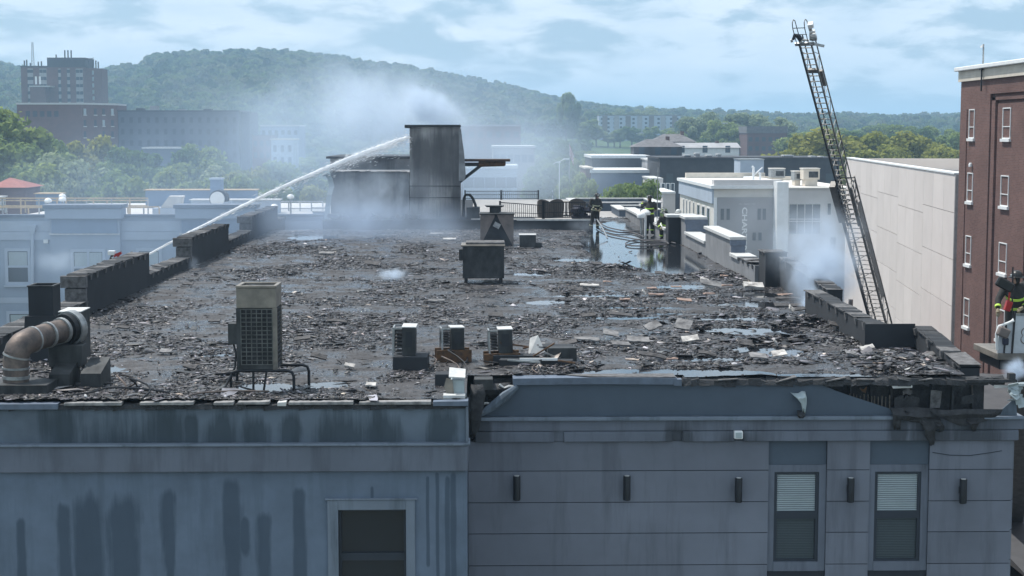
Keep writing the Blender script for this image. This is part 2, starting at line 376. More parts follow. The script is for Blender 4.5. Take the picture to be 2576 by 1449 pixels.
# ---- left block front: stucco wall with one window, cornice, frieze, coping
xs = XL(1174); z_cor0, z_cor1, z_fr1 = ZL(1185), ZL(1120), ZL(1024)
wx0, wx1, wz1 = XL(849), XL(1020), ZL(1283); wz0 = wz1 - 1.85
lw = MB()
lw.box(-10.9, wx0, YL, YL + .42, GZ, z_cor0); lw.box(wx1, xs, YL, YL + .42, GZ, z_cor0)
lw.box(wx0, wx1, YL, YL + .42, wz1, z_cor0); lw.box(wx0, wx1, YL, YL + .42, GZ, wz0)
lw.box(xs - .40, xs - .004, YL + .42, YR + .3, GZ, z_cor0)
lw.build('stucco_wall', M['stucco_blue'], house)
wall_stains(M['stucco_blue'], [(XL(px_), w_, ZL(t_), ZL(b_)) for px_, w_, t_, b_ in ((45, .09, 1300, 1900), (155, .13, 1262, 1900), (216, .27, 1242, 1900), (306, .29, 1246, 1900), (418, .14, 1232, 1410), (420, .09, 1330, 1448), (581, .17, 1203, 1900), (612, .10, 1300, 1370), (660, .14, 1290, 1900), (751, .12, 1226, 1900), (1140, .06, 1190, 1900), (1125, .05, 1200, 1600), (1075, .03, 1200, 1420), (1100, .035, 1190, 1500), (935, .03, 1225, 1262))], (.048, .070, .100))
MB().box(-10.98, xs + .02, YL - .10, YL + .4, z_cor0 + .002, z_cor1).box(xs - .35, xs + .02, YL + .4, YR + .25, z_cor0 + .002, z_cor1).build('cornice', M['band'], house, bevel=.012)
MB().box(-10.98, xs + .06, YL - .15, YL + .4, z_cor1 + .002, z_cor1 + .045).build('cornice_ledge', M['trim_blue'], house, bevel=.01)
MB().box(-10.93, xs - .02, YL + .02, YL + .4, z_cor1 + .047, z_fr1).box(xs - .30, xs - .02, YL + .4, YR + .2, z_cor1 + .047, z_fr1).build('frieze', M['stucco_frieze'], house)
wall_stains(M['stucco_frieze'], [(XL(px_), w_, ZL(t_), ZL(b_)) for px_, w_, t_, b_ in ((300, .9, 1050, 1130), (480, .12, 1040, 1120), (560, .3, 1036, 1120), (640, .25, 1050, 1130), (730, .2, 1040, 1110), (860, .5, 1034, 1080), (960, .35, 1040, 1120), (1110, .28, 1030, 1120), (150, .4, 1015, 1045), (420, .5, 1015, 1040))], (.034, .05, .064))
MB().box(xs - .015, xs + .03, YL - .05, YL + .3, z_cor1 + .05, z_fr1).build('corner_bead', M['trim_blue'], house)
win = MB().box(wx0, wx1, YL + .14, YL + .2, wz0, wz1).build('window', M['window_dark'], house)
fr = MB(); t = .045
fr.box(wx0, wx0+t, YL+.08, YL+.139, wz0, wz1); fr.box(wx1-t, wx1, YL+.08, YL+.139, wz0, wz1)
fr.box(wx0+t, wx1-t, YL+.08, YL+.139, wz1-t, wz1)
zm = ZL(1405); fr.box(wx0+t, wx1-t, YL+.085, YL+.139, zm-.07, zm+.07)
fr.build('frame', M['frame_dark'], win)
tr = MB(); tx0, tx1, tz1 = XL(822), XL(1043), ZL(1258)
tr.box(tx0, wx0, YL-.05, YL+.10, wz0-.2, tz1); tr.box(wx1, tx1, YL-.05, YL+.10, wz0-.2, tz1); tr.box(wx0, wx1, YL-.05, YL+.10, wz1, tz1)
tr.box(tx0-.04, tx1+.04, YL-.07, YL+.1, tz1+.002, tz1+.03)
tr.build('window_trim', M['trim_blue'], win, bevel=.006)
# coping of the left block: burnt and broken lengths
segs = [(-10.95, XL(150), .10, 'coping_blue', -.02), (XL(165), XL(310), .05, 'coping_dirty', 0), (XL(355), XL(490), .05, 'coping_dirty', .004), (XL(540), XL(590), .05, 'coping_dirty', .0),
        (XL(600), XL(680), .045, 'coping_dirty', .006), (XL(700), XL(722), .07, 'coping', .0), (XL(728), XL(890), .05, 'coping_dirty', .002), (XL(905), XL(1085), .05, 'coping_dirty', .0), (XL(1090), xs + .03, .085, 'coping_blue', .006)]
for a, b, th, m_, dz in segs:
    zt = ZL(1011) + dz; dp_ = .3 if m_ == 'coping_blue' else .13
    o = MB().hexa([(a, YL-.07, zt-th), (b, YL-.07, zt-th), (b, YL+dp_, zt-.03), (a, YL+dp_, zt-.03)], [(a, YL-.07, zt), (b, YL-.07, zt+.01), (b, YL+dp_, zt+.015), (a, YL+dp_, zt)]).build('coping', M[m_], house, bevel=.006)
edge = MB(); x = -10.9
while x < xs - .2:
    w = random.uniform(.12, .4); edge.hexa([(x, YL+random.uniform(-.05,.0), z_fr1-.02-random.random()*.05), (x+w, YL-.03, z_fr1-.03), (x+w, YL+.2, z_fr1-.03), (x, YL+.2, z_fr1-.03)],
        [(x, YL-.01, ZL(1018)+random.uniform(-.04,.02)), (x+w, YL, ZL(1016)+random.uniform(-.04,.02)), (x+w, YL+.2, -.03), (x, YL+.2, -.03)]); x += w
edge.build('burnt_edge', M['char'], house)
# drips of soot under the coping
# ---- right block front
xr0, xr1 = xs + .002, XR(2548); zj = [ZR(1108), ZR(1183), ZR(1262), ZR(1340), ZR(1420), ZR(1499)]
bays = [(XR(1935), XR(2082), XR(1951), XR(2064)), (XR(2190), XR(2340), XR(2205), XR(2322))]
zb1, zpan, zw1, zw0, zb0 = ZR(1108), ZR(1171), ZR(1189), ZR(1415), ZR(1438)
cols = [(xr0, bays[0][0]), (bays[0][1], bays[1][0]), (bays[1][1], xr1)]
bk = MB()
for a, b in cols: bk.box(a + .001, b - .001, YR + .035, YR + .40, GZ, zb1 + .02)
for b in bays: bk.box(b[0], b[1], YR + .10, YR + .40, zpan, zb1 + .02); bk.box(b[0], b[1], YR + .06, YR + .40, GZ, zb0)
bk.box(xr1 - .40, xr1 - .004, YR + .40, 35.2, GZ, zb1)
bk.build('backing_wall', M['joint'], house)
g = .008
for a, b in cols:
    for k in range(len(zj) - 1):
        piece('siding_panel', M['siding'], house, a + .002, b - .002, YR, YR + .034, zj[k+1] + g, zj[k] - g)
    piece('siding_panel', M['siding'], house, a + .002, b - .002, YR, YR + .034, GZ, zj[-1] - g)
zs = zj[0]
while zs > -8:                                   # the street side of the corner
    piece('siding_panel', M['siding'], house, xr1 - .003, xr1 + .03, YR + .002, 35.2, zs - .60, zs - g); zs -= .61
for i, (a, b, wa, wb) in enumerate(bays):
    piece('spandrel_panel', M['panel_blue'], house, a + .004, b - .004, YR + .06, YR + .098, zpan + .003, zb1 - .004)
    su = MB(); su.box(a + .003, wa, YR + .045, YR + .12, zb0, zpan); su.box(wb, b - .003, YR + .045, YR + .12, zb0, zpan); su.box(wa, wb, YR + .045, YR + .12, zw1, zpan); su.box(wa, wb, YR+.03, YR+.12, zb0, zw0)
    su.build('window_surround', M['trim_blue'] if False else M['band'], house)
    w_ = MB().box(wa, wb, YR + .13, YR + .15, zw0, zw1).build('window', M['window_dark'], house)
    f_ = MB(); t = .06; zmid = ZR(1298)
    f_.box(wa, wa+t, YR+.07, YR+.129, zw0, zw1); f_.box(wb-t, wb, YR+.07, YR+.129, zw0, zw1); f_.box(wa+t, wb-t, YR+.07, YR+.129, zw1-t*.8, zw1); f_.box(wa+t, wb-t, YR+.07, YR+.129, zw0, zw0+t*.8)
    f_.box(wa+t, wb-t, YR+.065, YR+.129, zmid-.075, zmid+.075); f_.build('frame', M['frame_dark'], w_)
    zz0 = zmid + .08
    ns = 17; h = (zw1 - .05 - zz0) / ns
    for k in range(ns):
        z0 = zz0 + k*h
        MB().hexa([(wa+t+.005, YR+.098, z0), (wb-t-.005, YR+.098, z0), (wb-t-.005, YR+.120, z0+h*.4), (wa+t+.005, YR+.120, z0+h*.4)],
                  [(wa+t+.005, YR+.098, z0+h*.3), (wb-t-.005, YR+.098, z0+h*.3), (wb-t-.005, YR+.121, z0+h*.72), (wa+t+.005, YR+.121, z0+h*.72)]).build('blind_slat', M['blind'], w_)
    zz0 = zw0 + .05; h = (zmid - .08 - zz0) / 24
    lo = MB()
    for k in range(24):
        z0 = zz0 + k*h; lo.box(wa+t+.005, wb-t-.005, YR+.112, YR+.121, z0, z0+h*.8)
    lo.build('lower_blind', M['blind_dim'], w_)
# cornice bands of the right block
xe = XR(2572)
MB().box(xr0+.14, xe-.1, YR-.02, YR+.4, zb1+.004, ZR(1081)).build('lower_band', M['band'], house)
lb = MB(); cuts = [xr0+.14, XR(1393), XR(1418), XR(1690), XR(1716), XR(1846), XR(1869), xe-.1]
for a, b in ((cuts[0], cuts[1]), (cuts[2], cuts[3]), (cuts[4], cuts[5]), (cuts[6], cuts[7])): lb.box(a, b, YR-.075, YR-.0205, zb1-.004, ZR(1083))
lb.build('drip_band', M['band'], house, bevel=.01)
MB().box(xr0+.2, xe, YR-.055, YR+.4, ZR(1080.5), ZR(1055)).build('middle_band', M['band'], house)
MB().box(xr0+.25, XR(2250), YR-.13, YR+.35, ZR(1054.5), ZR(1046)).box(XR(2470), xe, YR-.13, YR+.35, ZR(1054.5), ZR(1048)).build('ledge', M['trim_blue'], house, bevel=.008)
for a, b in ((1394, 1417), (1691, 1715)): MB().box(XR(a), XR(b), YR-.018, YR-.012, zb1+.01, ZR(1084)).box(XR(a)+.02, XR(b)-.02, YR-.012, YR-.0, ZR(1105), ZR(1086)).build('scupper', M['joint'], house)
pts = [(1300, 966), (2060, 966), (2101, 984), (2160, 1004), (2236, 1029), (2246, 1045), (1200, 1045), (1212, 1037), (1252, 1006)]
MB().poly_y([(XR(px), ZR(py)) for px, py in pts], YR-.012, YR+.03).build('frieze', M['panel_blue'], house)
MB().poly_y([(XR(px), ZR(py)) for px, py in [(2503, 1047), (2553, 1000), (2556, 1047)]], YR-.012, YR+.03).build('frieze', M['stucco_frieze'], house)
# roll of peeled facing at the torn left end
MB().tube([at(1202, 1046, YR-.05), at(1240, 1022, YR-.1), at(1272, 996, YR-.12), at(1302, 972, YR-.08)], [.05, .09, .10, .05], 8).build('peeled_facing', M['stucco_frieze'], house, smooth=True)
M['bronze_lath'] = material('bronze_lath', (.15, .13, .11), .9, scale=12, col2=(.05, .045, .04))
# burnt cavity behind the frieze: charred sheathing, studs and scraps
MB().box(xr0+.1, 10.05, YR+.34, YR+.42, ZR(1056), -.06).box(xr0+.1, 10.05, YR+.02, YR+.34, ZR(1056), ZR(1053)).build('charred_sheathing', M['char'], house)
x = XR(2090)
while x < 9.9:
    piece('stud', M['char'], house, x, x+.045, YR+.22, YR+.335, ZR(1053), -.07); x += .41
for k in range(13):
    x = XR(2130) + k*.072 + random.uniform(-.01,.01); piece('lath_strip', M['bronze_lath'], house, x, x+.022, YR+.16, YR+.19, ZR(1018+k*1.5)-.06, ZR(996+k*.5)+random.uniform(-.03,.03))
for px0, px1, py0, py1, m_ in ((2276,2296,985,1004,'ash'),(2342,2370,988,1026,'ash'),(2165,2182,978,988,'burnt_wood'),(2250,2312,1002,1034,'char'),(2420,2450,1000,1020,'char')):
    r4 = lambda: random.uniform(-.035, .035)
    pl = [(XR(px0)+r4(), ZR(py1)+r4()), ((XR(px0)+XR(px1))/2+r4(), ZR(py1)+r4()*2), (XR(px1)+r4(), ZR(py1)+r4()), (XR(px1)+r4(), ZR(py0)+r4()), ((XR(px0)+XR(px1))/2, ZR(py0)+r4()*2), (XR(px0)+r4(), ZR(py0)+r4())]
    MB().poly_y(pl, YR+.12, YR+.14).build('scorched_scrap', M[m_], house)
for px0, px1, py0, py1 in ((2242,2290,970,977),(2496,2538,970,977)):
    MB().hexa([(XR(px0),YR-.06,ZR(py1)),(XR(px1),YR-.06,ZR(py1)+.02),(XR(px1),YR-.02,ZR(py1)),(XR(px0),YR-.02,ZR(py1))],[(XR(px0)-.03,YR-.05,ZR(py0)),(XR(px1),YR-.05,ZR(py0)),(XR(px1),YR-.01,ZR(py0)),(XR(px0),YR-.01,ZR(py0))]).build('loose_flashing', M['coping'], house)
def membrane(pts, y, mat, name='torn_membrane', curl=.12):
    """ragged hanging sheet: outline (px, py) pairs left edge then right edge"""
    n = len(pts); V = []; F = []
    for i, (pl, pr, py) in enumerate(pts):
        q = i / max(1, n-1); yy = y - curl*math.sin(q*3.0) - .04*math.sin(i*2.1)
        for j in range(5):
            u = j/4; V.append((XR(pl+(pr-pl)*u), yy - .03*math.sin(u*3.1+i), ZR(py + random.uniform(-3,3)*(1 if 0<j<4 else .5))))
    for i in range(n-1):
        for j in range(4): F.append((i*5+j, i*5+j+1, (i+1)*5+j+1, (i+1)*5+j))
    m_ = MB().add(V, F); o = m_.build(name, mat, house, smooth=True)
    md = o.modifiers.new('thick', 'SOLIDIFY'); md.thickness = .012
    return o
membrane([(2236, 2272, 1024), (2238, 2270, 1038), (2240, 2264, 1052), (2240, 2260, 1066), (2248, 2260, 1080)], YR-.06, M['char'])
membrane([(2262, 2345, 1026), (2290, 2352, 1040), (2300, 2360, 1052), (2310, 2362, 1064), (2318, 2344, 1078), (2322, 2346, 1092), (2330, 2348, 1106), (2334, 2346, 1118)], YR-.07, M['char'])
membrane([(2340, 2362, 1058), (2350, 2368, 1068), (2356, 2370, 1078), (2360, 2368, 1086)], YR-.09, M['char'])
membrane([(2330, 2515, 1028), (2340, 2508, 1040), (2365, 2492, 1052), (2385, 2460, 1060), (2400, 2430, 1066)], YR-.15, M['char'], curl=.03)
membrane([(2246, 2345, 1034), (2250, 2350, 1044), (2256, 2362, 1054), (2290, 2362, 1060)], YR-.14, M['char'], curl=.02)
membrane([(2418, 2462, 1050), (2428, 2455, 1062), (2434, 2452, 1074), (2446, 2451, 1086)], YR-.075, M['char'])
membrane([(1985, 2022, 985), (2000, 2024, 998), (2010, 2025, 1012), (2014, 2022, 1026), (2016, 2020, 1040)], YR-.05, M['blind'])
membrane([(2003, 2021, 1030), (2000, 2020, 1042), (2014, 2028, 1056)], YR-.04, M['char'])
membrane([(1185, 1215, 960), (1184, 1222, 985), (1182, 1218, 1010), (1184, 1212, 1035), (1186, 1208, 1058), (1184, 1200, 1080), (1184, 1190, 1098)], YR-.16, M['char'])
membrane([(1212, 1285, 962), (1215, 1276, 975), (1220, 1264, 990), (1226, 1248, 1004)], YR+.10, M['char'])
MB().tube([at(1256+12*i, 972+random.uniform(-5,5), YR+.02) for i in range(4)], .03, 5).tube([at(1210+8*i, 1016+random.uniform(-5,5), YR-.02) for i in range(5)], .025, 5).build('insulation_shreds', M['coping'], house)
# bulge crack in the siding by the corner
MB().tube([at(2346, 1138, YR-.004), at(2390, 1145, YR-.006), at(2440, 1146, YR-.006), at(2490, 1139, YR-.004), at(2520, 1134, YR-.002)], .008, 5).build('siding_crease', M['joint'], house)
# coping of the right block: one intact sagging length, then rubble
n = 14; V0 = []; V1 = []
cp = MB()
for i in range(n):
    a = XR(1290 + (1700-1290)*i/n); b = XR(1290 + (1700-1290)*(i+1)/n)
    za = ZR(949 - 1.5*math.sin(i/n*3.1)); zb_ = ZR(949 - 1.5*math.sin((i+1)/n*3.1))
    cp.hexa([(a, YR-.09, za-.13), (b, YR-.09, zb_-.13), (b, YR+.40, zb_-.02), (a, YR+.40, za-.02)], [(a, YR-.09, za), (b, YR-.09, zb_), (b, YR+.42, zb_+.01), (a, YR+.42, za+.01)])
cp.build('coping', M['coping_blue'], house)
MB().hexa([(XR(1560), YR-.06, ZR(948)+.004), (XR(1698), YR-.06, ZR(948)+.004), (XR(1698), YR+.4, .01), (XR(1420), YR+.4, .01)], [(XR(1480), YR-.05, ZR(947)+.02), (XR(1698), YR-.06, ZR(948)+.012), (XR(1698), YR+.4, .022), (XR(1380), YR+.4, .022)]).build('coping_membrane', M['ash'], house)
MB().box(XR(1693), XR(1712), YR-.1, YR+.1, ZR(968), ZR(952)).build('coping_clip', M['coping_blue'], house)
MB().box(XR(1193), XR(1240), YR-.1, YR+.42, ZR(978), ZR(950)).build('coping', M['sooty_metal'], house, bevel=.01)
edge = MB(); x = XR(1700)
while x < 10.2:
    w = random.uniform(.06, .3); d = random.uniform(0, .06)
    edge.hexa([(x, YR-.03-d, ZR(966)-random.random()*.05), (x+w, YR-.03-d, ZR(966)-random.random()*.05), (x+w, YR+.10, -.12), (x, YR+.10, -.12)],
        [(x, YR-.03, ZR(955)+random.uniform(-.05,.03)), (x+w, YR-.03, ZR(955)+random.uniform(-.05,.03)), (x+w, YR+.10, random.uniform(-.03,.02)), (x, YR+.10, random.uniform(-.03,.02))]); x += w
edge.build('burnt_edge', M['char'], house)
for px in (1815, 1960, 2085, 2160, 2255, 2310):
    o = MB().obox(at(px+15, 953, YR+.05), (random.uniform(.2,.45), .25, .02), Matrix.Rotation(random.uniform(-.3,.3), 3, 'Y')).build('coping_clip', M['ash'], house)
# fire damaged corner: crumpled foil and a steel angle
MB().box(9.55, 10.55, YR-.12, YR+.02, ZR(962), ZR(955)).box(XR(2530), XR(2546), YR-.1, YR+.05, ZR(955), ZR(940)).build('steel_angle', M['char'], house)
cr_ = MB()
for k in range(34):
    c = at(2556+random.uniform(-12,14), 985+random.uniform(-26,30), YR+random.uniform(-.25,.2)); q = Matrix.Rotation(random.uniform(0,6), 3, 'X') @ Matrix.Rotation(random.uniform(0,6), 3, 'Z')
    cr_.obox(c, (random.uniform(.06,.2), random.uniform(.05,.16), .012), q)
cr_.build('crumpled_foil', M['blind'], house)
wall_stains(M['band'], [((XR(a)+XR(b))/2, (XR(b)-XR(a))/2, ZR(c), ZR(d)) for a, b, c, d in ((2225, 2285, 1040, 1075), (2290, 2400, 1035, 1085), (2390, 2520, 1040, 1066), (2410, 2470, 1050, 1082), (1665, 1740, 1058, 1085), (1800, 1915, 1080, 1104), (1185, 1240, 1040, 1110))], (.035, .04, .048))
# ---- wall lights
for px, dy in ((1300, 0), (1577, 0), (1858, 5), (2140, 5), (2423, 8)):
    c = at(px, 1228 + dy, YR - .12); 
    lamp = MB().lathe((c.x, c.y, c.z), [(.062, -.245), (.072, -.235), (.072, .235), (.066, .245)], 16).build('wall_light', M['black_metal'], house, smooth=True)
    MB().box(c.x-.055, c.x+.01, c.y+.05, YR-.002, c.z-.06, c.z+.07).build('bracket', M['black_metal'], lamp)
    MB().lathe((c.x, c.y, c.z+.246), [(.05, 0), (.05, .006)], 14).build('lens', M['coping'], lamp)
c = at(1857, 1093, YR-.1); fl = MB().box(c.x-.085, c.x+.085, YR-.17, YR-.03, c.z-.08, c.z+.075).build('flood_light', M['white_paint'], house, bevel=.012)
MB().box(c.x-.06, c.x+.06, YR-.176, YR-.171, c.z-.06, c.z+.05).build('lens', M['blind'], fl)
# small dark vent box on the return wall
MB().box(10.23, 10.40, 32.2, 32.45, ZR(1245), ZR(1190)).build('wall_light', M['black_metal'], house)

# ================================================================ parapets
def ragged_coping(parent, x0, x1, y0, y1, zf, mats=('ash', 'char'), lip=.03, name='burnt_coping'):
    for mi, mname in enumerate(mats):
        m_ = MB(); y = y0
        while y < y1:
            w = random.uniform(.3, 1.3)
            if (random.random() < (.6 if mi == 0 else .5)):
                z = zf(y) + random.uniform(0, .012); e = min(y + w, y1)
                a = x0 - lip + random.uniform(-.02, .03); b = x1 + lip + random.uniform(-.03, .01); th = random.uniform(.012, .03)
                t1, t2 = (random.uniform(-.008, .012), random.uniform(-.008, .012)) if random.random() < .8 else (random.uniform(0, .07), random.uniform(-.02, .05))
                m_.hexa([(a, y, z-th+t1), (b, y, z-th+t2), (b, e, zf(e)-th), (a, e, zf(e)-th+t1)], [(a, y, z+t1), (b, y, z+t2), (b+random.uniform(-.02,.01), e, zf(e)+t2), (a, e, zf(e)+random.uniform(0,.015))])
            y += w * random.uniform(.6, 1.0)
        if m_.v: m_.build(name, M[mname], parent)['kind'] = 'stuff'
def clips(parent, xf, sgn, y0, y1, zf, gap=.85, mat='ash'):
    y = y0 + .3
    while y < y1:
        z = zf(y); h = random.uniform(.11, .17)
        b = base_of(parent)
        m_ = MB().hexa([(xf, y, z-h), (xf+sgn*.03, y, z-h), (xf+sgn*.03, y+.14, z-h+random.uniform(-.03,.03)), (xf, y+.14, z-h)], [(xf, y, z), (xf+sgn*.06, y, z+.01), (xf+sgn*.06, y+.14, z), (xf, y+.14, z)])
        m_.build('coping_clip', M[mat], parent); y += gap * random.uniform(.8, 1.2)
def parapet(x0, x1, y0, y1, h0, h1=None, mat='char_wall', burnt=True, inner=1, endcap=True):
    h1 = h0 if h1 is None else h1; zf = lambda y: h0 + (h1-h0)*(y-y0)/(y1-y0)
    n_ = max(2, int((y1-y0)/.16)) if burnt else 1; V = []; rw = lambda k, a: random.uniform(-a, a) if burnt and 0 < k < n_ else 0; dip = 0
    for k in range(n_+1):
        y = y0+(y1-y0)*k/n_; dip = dip*.7+rw(k, .028)
        V += [(x0, y, -.45), (x1, y, -.45), (x1, y, zf(y)+dip+rw(k, .02)), (x0, y, zf(y)+dip+rw(k, .02))]
    F = [(0, 3, 2, 1), (4*n_, 4*n_+1, 4*n_+2, 4*n_+3)]
    for k in range(n_):
        q = 4*k; F += [(q, q+1, q+5, q+4), (q+1, q+2, q+6, q+5), (q+2, q+3, q+7, q+6), (q+3, q, q+4, q+7)]
    p = MB().add(V, F).build('parapet', M[mat], house)
    if burnt:
        ragged_coping(p, x0, x1, y0, y1, zf)
        xf = x1 if inner > 0 else x0; clips(p, xf + inner*.004, inner, y0, y1, zf)
    else:
        MB().hexa([(x0-.07, y0-.05, h0+.002), (x1+.07, y0-.05, h0+.002), (x1+.07, y1+.05, h1+.002), (x0-.07, y1+.05, h1+.002)], [(x0-.07, y0-.05, h0+.12), (x1+.07, y0-.05, h0+.12), (x1+.07, y1+.05, h1+.12), (x0-.07, y1+.05, h1+.12)]).build('coping', M['coping'], p, bevel=.01)
    return p
HL, LL = 1.10, 0.42
for a, b, h in ((28.7, 41.8, LL), (41.8, 49.7, HL), (49.7, 57.0, LL), (57.0, 65.3, HL), (65.3, 71.9, LL), (71.9, 81.0, HL), (81.0, 84.0, LL)):
    p = parapet(XO, XI, a + .002, b - .002, h)
    if h == HL:                                   # the lighter end pier with its cap mouldings
        m_ = MB(); m_.box(XO-.02, XI+.01, a-.16, a+.0, LL-.02, h-.35); m_.box(XO-.12, XI+.03, a-.2, a+.0, h-.33, h-.02); m_.build('end_pier', M['ash'], p, bevel=.01)
# right side, from the near corner backwards
def p_right(*a, **k): return parapet(*a, inner=-1, **k)
p_right(9.62, 10.0, 31.5, 35.0, .12, .52)
p_right(8.6, 9.0, 35.0, 42.0, .56, .64)
MB().box(8.5, 9.62, 34.93, 35.0, -.2, .58).build('parapet_return', M['char_wall'], house)
p = p_right(9.2, 9.6, 42.0, 49.0, .65, .98)
p = p_right(8.78, 9.45, 49.0, 50.2, 1.12)
p_right(8.66, 9.2, 50.2, 53.4, .62, mat='grey_stucco')
W_ = dict(mat='grey_stucco', burnt=False)
p_right(8.66, 9.2, 53.4, 55.0, .55, **W_)
p = p_right(8.66, 9.1, 55.0, 61.5, 1.10, **W_)
MB().box(8.64, 9.12, 54.93, 54.999, .66, 1.10).box(8.60, 9.15, 54.9, 54.999, .92, 1.1).build('end_pier', M['coping_blue'], p)
p_right(8.66, 9.2, 61.5, 67.4, .52, **W_)
p = p_right(8.66, 9.5, 67.4, 69.2, 1.14, **W_)
MB().box(8.64, 9.54, 67.32, 67.399, .62, 1.14).box(8.60, 9.58, 67.29, 67.399, .96, 1.14).build('end_pier', M['coping_blue'], p)
p_right(8.12, 9.3, 69.2, 70.2, 1.14, mat='char_wall', burnt=False)
p_right(8.12, 8.6, 70.2, 79.0, .5, **W_)
p_right(8.0, 8.6, 79.0, 80.5, 1.12, **W_)
p_right(8.12, 8.6, 80.5, 90.0, .5, **W_)

# ================================================================ roof deck, puddles
PUD = []                                          # puddle beds: centre, half sizes, depth
for px, py, hw, hh, d in ((1590,632,90,42,.24),(1640,640,85,36,.22),(1600,600,80,20,.22),(1580,572,70,12,.2),(1650,660,80,18,.16),(1680,938,200,9,.24),(1930,884,70,12,.2),(1870,833,120,8,.18),(1880,803,100,5,.16),(1900,768,80,7,.17),(1880,742,80,6,.17),
    (1735,722,70,5,.16),(2050,945,80,6,.12),(2210,945,60,7,.12),(1560,800,140,4,.13),(1600,775,120,3,.12),(1700,790,90,3,.12),(1500,745,120,3,.12),(660,976,60,10,.13),(820,970,45,8,.12),(550,895,45,5,.09),(250,935,30,10,.10),(790,598,60,5,.10),(1380,762,50,4,.10),(1440,655,50,4,.09),(720,735,60,3,.07),(1780,905,90,6,.13),(1330,690,70,4,.11)):
    c = gp(px, py); a = gp(px+hw, py); n_ = gp(px, py+hh); f_ = gp(px, py-hh); PUD.append((c.x, c.y, abs(a.x-c.x), (f_.y-n_.y)/2, d))
PILE = []
for px, py, hw, hh, d in ((1580,680,120,9,.16),(1740,695,110,12,.10),(1690,846,120,12,.09),(2230,912,150,20,.07),(2020,820,50,6,.14),(1350,915,90,16,.10),(1980,860,150,8,.08)):
    c = gp(px, py); a = gp(px+hw, py); n_ = gp(px, py+hh); f_ = gp(px, py-hh); PILE.append((c.x, c.y, abs(a.x-c.x), (f_.y-n_.y)/2, d))
def deck_h(x, y):
    x = np.asarray(x, float); y = np.asarray(y, float)
    h = .036 + .06*(fbm(x, y, .22, 3, 3)-.5) + .05*(fbm(x, y*1.0, 1.1, 3, 5)-.5) + .026*(fbm(x, y, 4.2, 2, 9)-.5) + .016*(fbm(x, y, 11.0, 2, 19)-.5)
    for cx, cy, rx, ry, d in PUD:
        q = ((x-cx)/rx)**2 + ((y-cy)/ry)**2; h = h - d*np.exp(-q*q*.6)
    for cx, cy, rx, ry, d in PILE:
        q = ((x-cx)/rx)**2 + ((y-cy)/ry)**2; h = h + d*np.exp(-q)*(.5+fbm(x, y, 2.0, 3, 21))
    return h
def deck_ok(x, y):
    return (x > XI-.1) & (x < np.where(y < 35, 9.6, np.where((y > 42) & (y < 49), 9.45, np.where(y > 69, 8.3, 8.75)))) & (y > np.where(x < xs-.02, YL+.10, np.where(x < 4.0, YR+.30, YR+.04))) & ((y < 79.0) | (x > 5.4)) & (y < 90)
gx = np.arange(-10.5, 9.7, .085); gy = [28.35]
while gy[-1] < 90: gy.append(gy[-1] + .07 + (gy[-1]-28.5)*.0042)
gy = np.array(gy); GX, GY = np.meshgrid(gx, gy); H = deck_h(GX, GY)
V = np.stack([GX, GY, H], -1).reshape(-1, 3); nx, ny = len(gx), len(gy)
ii, jj = np.meshgrid(np.arange(nx-1), np.arange(ny-1)); i0 = (jj*nx+ii).ravel()
F = np.stack([i0, i0+1, i0+nx+1, i0+nx], -1); cen = V[F].mean(1); F = F[deck_ok(cen[:,0], cen[:,1])]
M['deck'] = material('deck', (0.050, 0.047, 0.050), 0.36, scale=2.3, col2=(0.012, 0.011, 0.012), bump=1.0, bscale=14, spec=0.55, detail=8)
t = M['deck'].node_tree; b = t.nodes['Principled BSDF']; g = N(t, 'ShaderNodeNewGeometry'); nz = N(t, 'ShaderNodeTexNoise', i_Scale=.9, i_Detail=7.0, i_Roughness=.65); L(t, g.outputs['Position'], nz.inputs['Vector'])
mr = N(t, 'ShaderNodeMapRange', i_1=.40, i_2=.60, i_3=.12, i_4=.8); L(t, nz.outputs[0], mr.inputs[0]); L(t, mr.outputs[0], b.inputs['Roughness'])   # wet and dry patches
V -= np.array(base_of(house)); dk = quads('roof_deck', V, F, M['deck'], house)
dk.data.polygons.foreach_set('use_smooth', np.ones(len(F), bool))
m = bpy.data.materials.new('standing_water'); m.use_nodes = True; t = m.node_tree; b = t.nodes['Principled BSDF']
b.inputs['Base Color'].default_value = (.018, .020, .024, 1); b.inputs['Roughness'].default_value = .05; b.inputs['Specular IOR Level'].default_value = .9; b.inputs['IOR'].default_value = 1.4
g = N(t, 'ShaderNodeNewGeometry'); nz = N(t, 'ShaderNodeTexNoise', i_Scale=5.0, i_Detail=3.0); L(t, g.outputs['Position'], nz.inputs['Vector'])
bp = N(t, 'ShaderNodeBump', i_Strength=.03, i_Distance=.05); L(t, nz.outputs[0], bp.inputs['Height']); L(t, bp.outputs[0], b.inputs['Normal'])
M['water'] = m
wt = MB().add([(XI, YL+.12, 0), (xs-.4, YL+.12, 0), (xs-.4, YR+.36, 0), (4.0, YR+.36, 0), (4.0, YR+.06, 0), (9.4, YR+.06, 0), (8.7, 50, 0), (8.3, 90, 0), (5.4, 90, 0), (5.4, 79, 0), (XI, 79, 0)], [tuple(range(11))])
wt = wt.build('puddle_water', M['water'], house)
